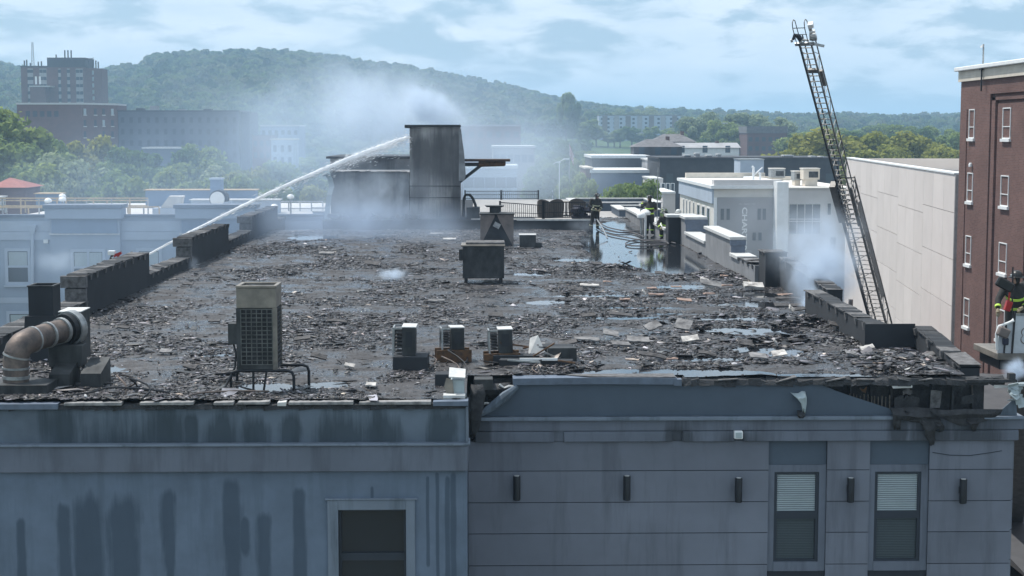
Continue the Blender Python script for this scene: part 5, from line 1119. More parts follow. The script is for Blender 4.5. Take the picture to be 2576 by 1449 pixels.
for i in range(n_+1):
    u = i/n_; p = jet_pt(u); k = .006+.012*u
    pts.append(p+Vector((random.uniform(-k, k), 0, random.uniform(-k, k)))); rad.append((.036+.085*u**.9)*random.uniform(.93, 1.07)*(1 if u < .9 else 1-(u-.9)*4))
mj = M['jet'].copy(); mj.name = 'water_jet_core'; mj.node_tree.nodes['Map Range'].inputs[3].default_value = 1.0; M['jet_core'] = mj
jet = MB().tube(pts, rad, 8).build('water_jet', M['jet_core'], None, smooth=True); tag(jet, 'white jet of water arching from the ladder tip onto the smoking tower', 'water jet')
nd = 1400; u = rng.random(nd)**.45; V = []; F = []
for i in range(nd):
    p = jet_pt(u[i]); tn = (jet_pt(min(1, u[i]+.01))-p).normalized() if u[i] < .99 else (p-jet_pt(u[i]-.01)).normalized()
    sp = (.05+.22*u[i]**1.2); off = Vector((rng.normal(0, sp*.5), rng.normal(0, sp*.6), rng.normal(0, sp*.55)-abs(rng.normal(0, .32*u[i]*(1 if i % 3 == 0 else .25)))))
    c = p+off; ln = rng.uniform(.08, .4)*(1-.4*u[i]); r2 = rng.uniform(.006, .016); x = tn.cross(Vector((0, 0, 1))).normalized()*r2; y = Vector((0, 0, r2)); o0 = len(V)
    V += [c-tn*ln, c+x, c+y, c-x, c-y, c+tn*ln]; F += [(o0, o0+1, o0+2), (o0, o0+2, o0+3), (o0, o0+3, o0+4), (o0, o0+4, o0+1), (o0+5, o0+2, o0+1), (o0+5, o0+3, o0+2), (o0+5, o0+4, o0+3), (o0+5, o0+1, o0+4)]
o = quads('water_spray', [tuple(v) for v in V], F, M['jet'], jet); o['kind'] = 'stuff'

# ================================================================ rescue platform at the right edge
Yp = 34.2; px_l = at(2508, 850, Yp).x
M['platform_white'] = material('platform_white', (.50, .53, .57), .45, metal=.1, scale=3, var=.2)
plat = thing('ladder_platform', 'white rescue platform bucket on a raised boom at the roof corner', 'rescue platform', (px_l+1.0, Yp+.8, at(2540, 905, Yp).z))
zb, zt = at(2540, 903, Yp).z, at(2540, 795, Yp).z; X = lambda px: at(px, 850, Yp).x
MB().box(px_l+.02, px_l+2.2, Yp-.02, Yp+1.7, zb-.02, zb+.12).build('floor', M['tan_metal'], plat, bevel=.01)
MB().box(px_l+.1, px_l+2.1, Yp+.1, Yp+1.5, zb-.25, zb-.022).build('underframe', M['ladder_dark'], plat, bevel=.02)
MB().hexa([(X(2546), Yp, zb+.125), (px_l+2.2, Yp, zb+.125), (px_l+2.2, Yp+.06, zb+.125), (X(2546), Yp+.06, zb+.125)], [(X(2552), Yp, zt), (px_l+2.2, Yp, zt), (px_l+2.2, Yp+.06, zt), (X(2552), Yp+.06, zt)]).build('front_panel', M['platform_white'], plat)
MB().hexa([(X(2512), Yp+.05, zb+.125), (X(2544), Yp, zb+.125), (X(2544), Yp+.05, zb+.125), (X(2512), Yp+.10, zb+.125)], [(X(2514), Yp+.05, zt-.45), (X(2548), Yp, zt-.05), (X(2548), Yp+.05, zt-.05), (X(2514), Yp+.10, zt-.45)]).build('gate_panel', M['platform_white'], plat)
MB().bar((X(2546), Yp-.02, zb+.13), (X(2551), Yp-.02, zt+.12), .035).bar((X(2527), Yp+.0, zb+.13), (X(2531), Yp+.0, zt-.1), .03).build('gate_post', M['ladder_dark'], plat)
MB().tube([(X(2510), Yp+.02, zb+.2), (X(2506), Yp, zb+.55), (X(2512), Yp, zb+.72), (X(2535), Yp-.03, zb+.80), (X(2548), Yp-.03, zb+.85)], .03, 8).build('grab_rail', M['white_paint'], plat, smooth=True)
MB().bar((X(2552), Yp+.03, zt+.03), (px_l+2.2, Yp+.03, zt+.03), .05).build('top_rail', M['galv'], plat)
MB().obox((X(2521), Yp-.06, at(2521, 835, Yp).z), (.26, .14, .22), Matrix.Rotation(.4, 3, 'Y')).build('spot_lamp', M['bronze'], plat, bevel=.03)
MB().obox((X(2528), Yp-.05, at(2528, 858, Yp).z), (.12, .1, .16)).build('camera_pod', M['tarp'], plat, bevel=.02)
fc = bpy.data.curves.new('digit', 'FONT'); fc.body = '8'; fc.size = 1.0; fc.extrude = .004; fc.offset = .012
fo = bpy.data.objects.new('digit', fc); COL.objects.link(fo); dg = bpy.context.evaluated_depsgraph_get()
me8 = bpy.data.meshes.new_from_object(fo.evaluated_get(dg)); bpy.data.objects.remove(fo)
for nm, mt, s_, yy in (('number_outline', 'bronze', .52, -.006), ('number', 'platform_white', .46, -.013)):
    mm = me8.copy(); mm.materials.clear(); mm.materials.append(M[mt]); o = link(nm, mm, plat)
    o.rotation_euler = (R(90), 0, 0); o.scale = (s_*1.05, s_, s_); o.location = Vector((X(2566)+(.52-s_)*.3, Yp+yy, zb+.33+(.52-s_)*.36))-base_of(plat)
bt = Vector((px_l+1.2, Yp+1.0, zb-.2)); bb = Vector((17.0, 52.0, GZ+3.0))
boom = MB().bar(bt, bb, .7, .8).build('boom', M['ladder_steel'], plat); MB().lathe((bb.x, bb.y, GZ), [(1.3, 0), (1.3, 1.4), (.8, 1.8), (.7, 3.2)], 16).build('turntable', M['truck_red'], plat, smooth=True)
JB = dict(STAND); JB.update(chest=(-.02,-.12,1.28), neck=(-.03,-.20,1.48), head=(-.03,-.26,1.61), look=(-.8,-.5,-.3), elbow_l=(-.40,-.22,1.14), wrist_l=(-.42,-.40,.96), elbow_r=(.30,-.2,1.10), wrist_r=(.10,-.40,1.0))
firefighter(Vector((X(2570), Yp+.45, zb+.125)), -.2, 'firefighter with lime stripes leaning out of the white platform bucket', JB, stripes='lime', helmet='helmet')
tl = thing('pike_tool', 'dark axe and red saw held over the side of the platform bucket', 'tool', at(2545, 780, Yp-.15))
MB().tube([at(2548, 672, Yp-.1), at(2546, 800, Yp-.15)], .018, 6).build('shaft', M['ladder_dark'], tl)
MB().obox(at(2528, 716, Yp-.12), (.40, .10, .22), Matrix.Rotation(.5, 3, 'Y')).build('saw_body', M['helmet'], tl, bevel=.03)
MB().obox(at(2536, 770, Yp-.15), (.13, .12, .22), Matrix.Rotation(.3, 3, 'Y')).tube([at(2540, 735, Yp-.15), at(2537, 762, Yp-.15)], .025, 6).build('fuel_can', M['truck_red'], tl, bevel=.02)
# ================================================================ windows
def win_y(parent, x0, x1, z0, z1, y, fm='trim_blue', gm='glass_blue', t=.07, mull=(), rails=(), proud=.05, sill=None, name='window'):
    """window on a wall that faces -y"""
    w = MB().box(x0, x1, y-.012, y+.05, z0, z1).build(name, M[gm], parent); f = MB()
    f.box(x0-t, x0, y-proud, y+.03, z0-t, z1+t); f.box(x1, x1+t, y-proud, y+.03, z0-t, z1+t); f.box(x0, x1, y-proud, y+.03, z1, z1+t); f.box(x0, x1, y-proud, y+.03, z0-t, z0)
    for u in mull: x = x0+(x1-x0)*u; f.box(x-t*.35, x+t*.35, y-proud*.8, y-.013, z0, z1)
    for u in rails: z = z0+(z1-z0)*u; f.box(x0, x1, y-proud*.75, y-.013, z-t*.35, z+t*.35)
    f.build('frame', M[fm], w)
    if sill: MB().box(x0-t-.06, x1+t+.06, y-proud-.09, y+.0, z0-t-.10, z0-t-.002).build('sill', M[sill], w)
    return w
def win_x(parent, y0, y1, z0, z1, x, fm='white_paint', gm='glass_blue', t=.06, rails=(), mull=(), proud=.05, sill=None, depth=.012):
    """window on a wall that faces -x"""
    w = MB().box(x-depth, x+.05, y0, y1, z0, z1).build('window', M[gm], parent); f = MB()
    f.box(x-proud, x+.03, y0-t, y0, z0-t, z1+t); f.box(x-proud, x+.03, y1, y1+t, z0-t, z1+t); f.box(x-proud, x+.03, y0, y1, z1, z1+t); f.box(x-proud, x+.03, y0, y1, z0-t, z0)
    for u in rails: z = z0+(z1-z0)*u; f.box(x-proud*.8, x-depth-.001, y0, y1, z-t*.4, z+t*.4)
    for u in mull: y = y0+(y1-y0)*u; f.box(x-proud*.75, x-depth-.001, y-t*.35, y+t*.35, z0, z1)
    f.build('frame', M[fm], w)
    if sill: MB().box(x-proud-.07, x+.0, y0-t-.08, y1+t+.08, z0-t-.14, z0-t-.002).build('sill', M[sill], w)
    return w

# ================================================================ wing across the courtyard (left)
M['wing_wall'] = material('wing_wall', (.30, .36, .44), .85, scale=.6, var=.1, bump=.05, bscale=40)
M['wing_light'] = material('wing_light', (.40, .46, .54), .85, scale=.6, var=.1)
M['wing_panel'] = material('wing_panel', (.17, .24, .34), .7, scale=.8, var=.1)
M['tan_wood'] = material('tan_wood', (.48, .36, .22), .75, scale=6, var=.3)
M['roof_pale'] = material('roof_pale', (.52, .51, .49), .8, scale=1.5, var=.2)
YW = 84.3
def XW(px): return at(px, 560, YW).x
def ZW(py): return at(300, py, YW).z
wing = thing('courtyard_wing', 'pale blue grey apartment wing across the courtyard with raised parapet bays', 'building', (-19, YW+6, GZ))
zl = ZW(546); zh = ZW(513)
MB().box(XW(-80), XW(812), YW+.3, YW+26, GZ, zl-.45).build('core_wall', M['wing_wall'], wing)
MB().box(XW(-80), XW(812), YW+.6, YW+26, zl-.449, zl-.40).build('roof_deck', M['roof_pale'], wing)
bays_w = [(-80, 131, 0), (131, 305, 1), (305, 456, 0), (456, 640, 1), (640, 812, 0)]
for a, b, hi in bays_w:
    x0, x1 = XW(a), XW(b)
    if not hi:
        MB().box(x0, x1, YW, YW+.35, GZ, zl).build('bay_wall', M['wing_wall'], wing)
        MB().box(x0-.0, x1+.0, YW-.10, YW+.45, zl+.002, zl+.14).build('coping', M['coping_blue'], wing)
        MB().box(x0+.01, x1-.01, YW-.08, YW-.002, ZW(603), ZW(583)).build('belt_course', M['wing_light'], wing)
        MB().box(x0+.01, x1-.01, YW-.04, YW-.002, ZW(582), ZW(556)).build('frieze', M['wing_light'], wing)
    else:
        MB().box(x0+.003, x1-.003, YW-.45, YW+.35, GZ, ZW(549)).build('bay_wall', M['wing_wall'], wing)
        MB().box(x0-.18, x1+.18, YW-.75, YW+.4, ZW(549)+.002, zh-.2).build('cornice', M['wing_wall'], wing, bevel=.02)
        MB().box(x0-.26, x1+.26, YW-.85, YW+.45, zh-.198, zh).build('coping', M['coping_blue'], wing, bevel=.02)
        MB().box(x0+.1, x1-.1, YW-.50, YW-.452, ZW(585), ZW(551)).build('frieze', M['wing_panel'], wing)
        MB().box(x0-.02, x1+.02, YW-.56, YW-.452, ZW(589), ZW(586)).build('belt_course', M['coping'], wing)
def dh(px0, px1, py0, py1, y, two=False):
    x0, x1 = at(px0, 650, y).x, at(px1, 650, y).x; z1, z0 = at(40, py0, y).z, at(40, py1, y).z
    w = win_y(wing, x0, x1, z0, z1, y, 'wing_light', 'blind_dim', t=.16, mull=(.5,) if two else (), rails=(.5,), sill='wing_light')
    MB().box(x0+.04, x1-.04, y-.016, y-.0125, z0+(z1-z0)*.5, z1-.04).build('blind', M['blind'], w)
dh(20, 70, 632, 709, YW); dh(186, 258, 634, 712, YW-.452, True); dh(350, 400, 632, 709, YW); dh(20, 70, 790, 860, YW); dh(186, 258, 790, 870, YW-.452, True); dh(520, 590, 634, 712, YW-.452, True); dh(350, 400, 790, 860, YW)
MB().box(XW(-80), XW(812), YW-.02, YW-.002, ZW(762), ZW(748)).build('belt_course', M['wing_light'], wing)
dp = MB().tube([at(82, 585, YW-.15), at(82, 1000, YW-.15)], .09, 10).build('downpipe', M['wing_light'], wing, smooth=True)
q = at(82, 576, YW-.15); MB().hexa([(q.x-.1, q.y-.1, q.z-.25), (q.x+.1, q.y-.1, q.z-.25), (q.x+.1, q.y+.1, q.z-.25), (q.x-.1, q.y+.1, q.z-.25)], [(q.x-.22, q.y-.14, q.z+.2), (q.x+.22, q.y-.14, q.z+.2), (q.x+.22, q.y+.14, q.z+.2), (q.x-.22, q.y+.14, q.z+.2)]).build('rain_hopper', M['wing_light'], dp)
q = at(116, 607, YW-.05); MB().box(q.x-.12, q.x+.12, YW-.14, YW-.003, q.z-.1, q.z+.1).build('flood_light', M['white_paint'], wing)
# roof of the wing: low pale walls, tan capped screens, railings, gear
def screen(px0, px1, py0, py1, Y, mat='wing_panel', cap='tan_wood', dep=1.2):
    x0, x1 = at(px0, 500, Y).x, at(px1, 500, Y).x; z1, z0 = at(300, py0, Y).z, zl-.40
    w = MB().box(x0, x1, Y, Y+dep, z0, z1-.06).build('roof_screen', M[mat], wing); MB().box(x0-.1, x1+.1, Y-.1, Y+dep+.1, z1-.058, z1).build('cap', M[cap], w); return w
screen(366, 643, 477, 513, 103); screen(480, 700, 502, 520, 96, 'wing_light', 'coping'); screen(90, 150, 486, 500, 105); screen(-60, 0, 494, 510, 100, 'roof_pale', 'coping')
def rail_line(px0, px1, py, Y, n, h=1.0, mat='tan_wood'):
    x0, x1 = at(px0, 500, Y).x, at(px1, 500, Y).x; z1 = at(300, py, Y).z
    r_ = MB().box(x0, x1, Y-.04, Y+.04, z1-.07, z1).build('roof_railing', M[mat], wing); MB().box(x0, x1, Y-.03, Y+.03, z1-.5, z1-.44).build('mid_rail', M[mat], r_)
    for k in range(n+1): x = x0+(x1-x0)*k/n; piece('post', M['galv'] if k % 2 else M[mat], r_, x-.035, x+.035, Y-.035, Y+.035, zl-.40, z1-.07)
rail_line(-40, 372, 497, 93, 9); rail_line(-40, 372, 503, 97, 8); rail_line(-40, 126, 519, 88, 3); rail_line(322, 400, 519, 88, 2); rail_line(640, 812, 506, 99, 6, mat='coping')
x0, x1 = at(380, 0, 89).x, at(452, 0, 89).x; z0 = zl-.40
sk = MB().box(x0-.1, x1, 88.6, 90.4, z0, at(400, 523, 89).z).build('skylight_curb', M['wing_light'], wing)
a, b = at(404, 523, 88.8), at(452, 494, 88.8)
MB().hexa([(at(392, 0, 88.7).x, 88.65, a.z), (at(444, 0, 88.7).x, 88.65, a.z), (at(446, 0, 88.7).x, 89.0, a.z), (at(394, 0, 88.7).x, 89.0, a.z)], [(at(414, 0, 88.7).x, 88.7, b.z), (at(452, 0, 88.7).x, 88.7, b.z), (at(453, 0, 88.7).x, 89.05, b.z+.04), (at(416, 0, 88.7).x, 89.05, b.z+.04)]).build('skylight_panel', M['roof_pale'], sk)
gz0 = zl-.40
drum = thing('roof_drum', 'half round white and black fan drum on the far wing roof', 'fan', (at(549, 500, 94).x, 94, gz0))
r_ = 22*94/4000; zc = at(549, 500, 94).z
V = []
MB().tube([Vector((at(549, 500, 94).x, 93.6, zc)), Vector((at(549, 500, 94).x, 93.75, zc))], r_*.82, 22).build('drum_face', M['white_paint'], drum, smooth=True)
MB().tube([Vector((at(551, 500, 94).x, 93.76, zc)), Vector((at(551, 500, 94).x, 94.6, zc))], r_*1.02, 22).build('drum_shell', M['sooty_metal'], drum, smooth=True)
MB().box(at(530, 0, 94).x, at(570, 0, 94).x, 93.7, 94.7, gz0, zc-r_*.3).build('stand', M['wing_light'], drum)
chim = thing('chimney', 'square blue grey chimney block rising behind the fan drum', 'chimney', (at(534, 470, 100).x, 100.5, gz0))
MB().box(at(520, 0, 100).x, at(548, 0, 100).x, 100, 101, gz0, at(534, 452, 100).z).build('chimney_stack', M['wing_panel'], chim); MB().box(at(518, 0, 100).x, at(550, 0, 100).x, 99.9, 101.1, at(534, 452, 100).z+.002, at(534, 448, 100).z).build('chimney_cap', M['wing_light'], chim)
for k, (px, py, Y) in enumerate(((157, 494, 92), (157, 502, 90), (121, 505, 90), (731, 495, 95), (690, 520, 90))):
    q = at(px, py, Y); t_ = thing('roof_vent', ['white round vent cap left over the tan railing', 'white round vent cap just below its twin', 'white vent cap beside the raised parapet bay', 'white ball vent on a post near the burned penthouse', 'small white vent near the end of the far railing'][k], 'vent', (q.x, Y, gz0), group='vents on the far wing roof')
    MB().tube([(q.x, Y, gz0), (q.x, Y, q.z)], .05, 8).build('pipe', M['galv'], t_); MB().lathe((q.x, Y, q.z), [(.1, -.1), (.2, -.08), (.22, .02), (.15, .12), (.03, .16)], 12).build('cap', M['white_paint'], t_, smooth=True)
# litter on wing roof edge
q0 = at(760, 540, 86); gr_ = thing('bench', 'pale two tier bench by the end of the left parapet', 'bench', (at(796, 540, 86.5).x, 86.5, .03-.03))
MB().box(at(778, 0, 86).x, at(814, 0, 86).x, 86, 86.5, .55, .62).build('seat', M['coping'], gr_); MB().box(at(776, 0, 86).x, at(816, 0, 86).x, 86.5, 87, .72, .80).build('upper_shelf', M['coping'], gr_)
MB().box(at(780, 0, 86).x, at(812, 0, 86).x, 86.1, 86.9, -.4, .549).build('base', M['wing_panel'], gr_)

# ================================================================ brick building on the right
M['brick'] = brick_material('brick', (.180, .096, .082), (.130, .070, .062), (.155, .125, .115))
M['cream'] = material('cream', (.60, .54, .46), .8, scale=1.5, var=.12)
XB = 24.0
def YB(px): return atx(px, 400, XB).y
def ZB(px, py): return atx(px, py, XB).z
yb1 = YB(2413); zbt = 7.35
brk = thing('brick_building', 'tall red brick building with cream cornice and narrow recessed window bays', 'building', (XB+6, 72, GZ))
MB().box(XB+.16, XB+14, 30.0, yb1, GZ, zbt).build('inner_wall', M['brick'], brk)
sl = [YB(2429), YB(2431.5), YB(2487), YB(2491), YB(2500), YB(2504)]
col2 = (sl[5]-4.1, sl[5])                              # recessed bay with a window column
slab = [(sl[0], yb1), (sl[2], sl[1])]
ztop_in1, ztop_in2 = ZB(2495, 236), ZB(2505, 252)
MB().box(XB, XB+.16, sl[0], yb1-.001, GZ, ZB(2430, 276)).build('wall_slab', M['brick'], brk)
MB().box(XB, XB+.16, sl[2], sl[1], GZ, ZB(2430, 276)).build('wall_slab', M['brick'], brk)
MB().box(XB, XB+.16, sl[2], yb1-.001, ZB(2430, 276)+.002, zbt-.001).build('wall_slab', M['brick'], brk)
MB().box(XB+.0, XB+.16, sl[4], sl[3], GZ, ztop_in1-.16).box(XB+.05, XB+.16, col2[0], sl[5], GZ, ztop_in2-.16).build('wall_slab', M['brick'], brk)
MB().box(XB, XB+.16, sl[4]-5.1, sl[2]-.001, ztop_in1, zbt-.002).build('wall_slab', M['brick'], brk)
MB().box(XB+.0, XB+.16, sl[4]-4.7, sl[3]-.001, ztop_in2, ztop_in1-.162).build('wall_slab', M['brick'], brk)
MB().box(XB, XB+.16, 30.0, col2[0]-.6, GZ, zbt-.003).build('wall_slab', M['brick'], brk)
MB().box(XB-.12, XB+14, 29.9, yb1+.12, zbt+.002, zbt+.52).build('cornice', M['cream'], brk)
MB().box(XB-.30, XB+14, 29.9, yb1+.3, zbt+.522, zbt+.72).build('coping', M['white_paint'], brk, bevel=.03)
for z in (4.6, 1.5, -1.6, -4.7, -7.8): 
    win_x(brk, YB(2449), YB(2437), z, z+1.32, XB, t=.05, rails=(.38,), sill='white_paint', proud=.04, depth=-.03)
    win_x(brk, YB(2537), YB(2519), z, z+1.32, XB+.05, t=.05, rails=(.38,), sill='white_paint', proud=.04, depth=-.03)
    win_x(brk, 60.0, 61.4, z, z+1.32, XB, t=.05, rails=(.38,), sill='white_paint', proud=.04, depth=-.03)
    for yy in (52., 44.): win_x(brk, yy, yy+1.4, z, z+1.32, XB, t=.05, rails=(.38,), sill='white_paint', proud=.04, depth=-.03)
q = atx(2480, 180, XB); MB().bar((XB-.2, q.y, zbt+.5), (XB-.2, q.y, zbt-.55), .06).bar((XB-.22, q.y-.2, zbt+.5), (XB-.22, q.y+.2, zbt+.5), .1).build('downspout', M['black_metal'], brk)
q = atx(2473, 160, XB+.3); post = MB().tube([(XB+.3, q.y, zbt+.7), (XB+.3, q.y, zbt+1.75)], .04, 8).build('roof_mast', M['galv'], brk); MB().bar((XB+.3, q.y, zbt+1.72), (XB+.25, q.y+.25, zbt+1.62), .07).build('mast_lamp', M['white_paint'], post)
q = at(2428, 905/1.565+330, 70)
MB().lathe((XB-.08, YB(2446), 1.5+1.32+.42), [(.03, -.1), (.09, -.08), (.1, .05), (.05, .12)], 10).build('wall_lamp', M['white_paint'], brk, smooth=True)
MB().box(XB-.06, XB-.002, 33, 69, -6.6, -6.1).build('belt_course', M['cream'], brk)

# ================================================================ panel clad hall
M['panel_beige'] = material('panel_beige', (.62, .565, .535), .7, scale=.5, var=.05, obj_random=.05)
M['panel_joint'] = material('panel_joint', (.30, .27, .26), .9)
h0, h1 = Vector((34.4, 150, 0)), Vector((27.6, 92.5, 0)); hl = (h1-h0).length; hd2 = (h1-h0).normalized(); hn = Vector((-hd2.y, hd2.x, 0)); hn = hn if hn.x > 0 else -hn
hz = at(2136, 398, 150).z; hz1 = at(2405, 437, 94).z
hall = thing('panel_hall', 'large windowless hall clad in pale beige rectangular panels', 'building', (36, 120, GZ))
def HP(s, dpt, z): p = h0+hd2*s+hn*dpt; return (p.x, p.y, z)
hzt = lambda s: hz+(hz1-hz)*s/hl
MB().hexa([HP(0, .06, GZ), HP(hl, .06, GZ), HP(hl, .5, GZ), HP(0, .5, GZ)], [HP(0, .06, hzt(0)), HP(hl, .06, hzt(hl)), HP(hl, .5, hzt(hl)), HP(0, .5, hzt(0))]).build('backing_wall', M['panel_joint'], hall)
MB().hexa([HP(0, .5, GZ), HP(hl, .5, GZ), HP(hl, 26, GZ), HP(0, 26, GZ)], [HP(0, .5, hz-1.2), HP(hl, .5, hz-1.2), HP(hl, 26, hz-1.2), HP(0, 26, hz-1.2)]).build('roof_mass', M['cream'], hall)
MB().hexa([HP(-.3, 26, GZ), HP(hl, 26, GZ), HP(hl, 26.5, GZ), HP(-.3, 26.5, GZ)], [HP(-.3, 26, hz), HP(hl, 26, hz), HP(hl, 26.5, hz), HP(-.3, 26.5, hz)]).build('rear_parapet', M['tan_metal'], hall)
MB().hexa([HP(-.2, .5, hz-1.19), HP(.3, .5, hz-1.19), HP(.3, 26, hz-1.19), HP(-.2, 26, hz-1.19)], [HP(-.2, .5, hz-.02), HP(.3, .5, hz-.02), HP(.3, 26, hz-.02), HP(-.2, 26, hz-.02)]).build('end_parapet', M['panel_beige'], hall)
MB().hexa([HP(-.1, -.06, hzt(0)+.002), HP(hl, -.06, hzt(hl)+.002), HP(hl, .56, hzt(hl)+.002), HP(-.1, .56, hzt(0)+.002)], [HP(-.1, -.06, hzt(0)+.10), HP(hl, -.06, hzt(hl)+.10), HP(hl, .56, hzt(hl)+.10), HP(-.1, .56, hzt(0)+.10)]).build('coping', M['white_paint'], hall)
MB().hexa([HP(-.3, 25.9, hz+.002), HP(hl, 25.9, hz+.002), HP(hl, 26.7, hz+.002), HP(-.3, 26.7, hz+.002)], [HP(-.3, 25.9, hz+.12), HP(hl, 25.9, hz+.12), HP(hl, 26.7, hz+.12), HP(-.3, 26.7, hz+.12)]).build('coping', M['cream'], hall)
ncol = 15; cw = hl/ncol; gp_ = .018
for i in range(ncol):
    s0, s1 = i*cw+gp_, (i+1)*cw-gp_; off = .55*((i//3) % 2); zt = 0; z = None; k = 0
    zz_ = [hzt(s0)]; zc = hz-2.3-off
    while zc > GZ+.5: zz_.append(zc); zc -= 2.75
    zz_.append(GZ)
    for k in range(len(zz_)-1):
        ztl = hzt(s0)-.02 if k == 0 else zz_[k]-gp_; ztr = hzt(s1)-.02 if k == 0 else zz_[k]-gp_; zb_ = zz_[k+1]+gp_
        MB().hexa([HP(s0, 0, zb_), HP(s1, 0, zb_), HP(s1, .059, zb_), HP(s0, .059, zb_)], [HP(s0, 0, ztl), HP(s1, 0, ztr), HP(s1, .059, ztr), HP(s0, .059, ztl)]).build('wall_panel', M['panel_beige'], hall)
q = at(2149, 800, 95); tag(MB().tube([(q.x, 96, GZ), (q.x, 96, at(2149, 753, 96).z)], .14, 8).build('utility_pole', M['bronze'], None, smooth=True), 'short dark pole stub in front of the beige panel hall', 'pole')

# ================================================================ the block with the lettered wall
M['pale_stucco'] = material('pale_stucco', (.56, .54, .53), .8, scale=.7, var=.1)
M['mural_grey'] = material('mural_grey', (.30, .30, .31), .85, scale=.5, var=.08)
M['warm_white'] = material('warm_white', (.66, .63, .58), .8, scale=.7, var=.1)
YC = 170.0; XC = at(1797, 480, YC).x
blk = thing('stucco_block', 'pale stucco block with tall side windows and a grey wall lettered downwards', 'building', (XC+6, YC+15, GZ))
zr = at(1797, 475, YC).z; xm1 = at(1968, 500, YC).x; zm = at(1880, 497, YC).z
MB().box(XC, xm1+.3, YC+.4, 199.5, GZ, zr).build('side_wall', M['warm_white'], blk)
MB().box(XC-.35, xm1+.4, YC-.0, 200, zr+.002, zr+.35).build('roof_slab', M['white_paint'], blk)
MB().box(XC-.2, XC-.002, YC+.3, 199.4, zr-1.6, zr-.0).build('blue_fascia', M['wing_light'], blk)
MB().box(XC+.0, xm1, YC+1.5, YC+2.2, zr+.352, at(1880, 452, YC+1.5).z).build('roof_parapet', M['pale_stucco'], blk); MB().box(XC+.6, XC+10.5, 198.5, 199.4, zr+.352, at(1740, 435, 198.5).z).build('rear_parapet', M['cream'], blk)
MB().box(XC+.0, xm1, YC+.3, YC+1.49, zr+.352, at(1880, 453, YC).z).build('front_parapet', M['pale_stucco'], blk)
MB().box(at(1805, 500, YC).x, xm1, YC, YC+.39, GZ, zm).build('lettered_wall', M['mural_grey'], blk); MB().box(XC+.0, at(1804.5, 500, YC).x, YC+.05, YC+.39, GZ, zm-.02).build('corner_pier', M['white_paint'], blk)
for yy in (173.2, 177.2, 181.2): win_x(blk, yy, yy+1.9, zr-5.6, zr-2.3, XC, 'white_paint', 'glass_blue', t=.16, proud=.06)
for yy in (186, 189.5, 192.4, 195.2): win_x(blk, yy, yy+.7, zr-5.0, zr-2.2, XC, 'white_paint', 'glass_blue', t=.1, proud=.05)
for px in (1823, 1838, 1917, 1930): win_y(blk, at(px, 0, YC).x-.15, at(px, 0, YC).x+.22, at(1880, 553, YC).z, at(1880, 525, YC).z, YC, 'mural_grey', 'blind_dim', t=.06)
for px in (1905, 1920): win_y(blk, at(px, 0, YC).x-.15, at(px, 0, YC).x+.22, at(1880, 605, YC).z, at(1880, 585, YC).z, YC, 'mural_grey', 'blind_dim', t=.06)
def letters(txt, size, p, rot, mat, parent, name='lettering', bold=.02):
    fc = bpy.data.curves.new('txt', 'FONT'); fc.body = txt; fc.size = size; fc.extrude = .01; fc.offset = bold*size; fc.space_character = 1.0
    fo = bpy.data.objects.new('txt', fc); COL.objects.link(fo); dg = bpy.context.evaluated_depsgraph_get(); me = bpy.data.meshes.new_from_object(fo.evaluated_get(dg)); bpy.data.objects.remove(fo)
    me.materials.clear(); me.materials.append(mat); xs_ = [v.co.x for v in me.vertices]; wid = max(xs_)-min(xs_)
    o = link(name, me, parent); o.rotation_euler = rot; o.location = Vector(p)-base_of(parent); return o, wid
ta, tb_ = at(1868, 521, YC), at(1868, 632, YC); want = ta.z-tb_.z
o, wid = letters('CHARTER', 1.0, (ta.x, YC-.012, ta.z), (R(90), R(90), 0), M['white_paint'], blk, bold=.025)
o.scale = (want/wid, (at(1877, 560, YC).x-at(1864, 560, YC).x)/.74, 1)
o.rotation_euler = (R(90), R(90), 0); o.location.x = at(1867, 560, YC).x-base_of(blk).x
M['faint_white'] = material('faint_white', (.48, .48, .49), .8, var=.1); M['faint_red'] = material('faint_red', (.42, .20, .20), .8, var=.1)
o, wid = letters('on urban', .62, at(1866, 636, YC-.012), (R(90), 0, 0), M['faint_white'], blk, bold=.01)
o.location = Vector((at(1866, 0, YC).x, YC-.012, at(1866, 637, YC).z))-base_of(blk); o.scale = ((at(1899, 0, YC).x-at(1866, 0, YC).x)/wid,)*1 + (1, 1)
o, wid = letters('~ ~~ ~', .6, (0, 0, 0), (R(90), 0, 0), M['faint_white'], blk, name='painted_scroll', bold=.02); o.location = Vector((at(1866, 0, YC).x, YC-.012, at(1866, 517, YC).z))-base_of(blk)
q = at(1868, 655, YC); MB().lathe((0, 0, 0), [(.35, 0), (.35, .01)], 14).build('red_emblem', M['faint_red'], blk); e_ = [c for c in blk.children if c.name.startswith('red_emblem')][0]
e_.data.transform(Matrix.Translation(base_of(blk))); e_.rotation_euler = (R(90), 0, 0); e_.location = Vector((q.x, YC-.005, q.z))-base_of(blk)
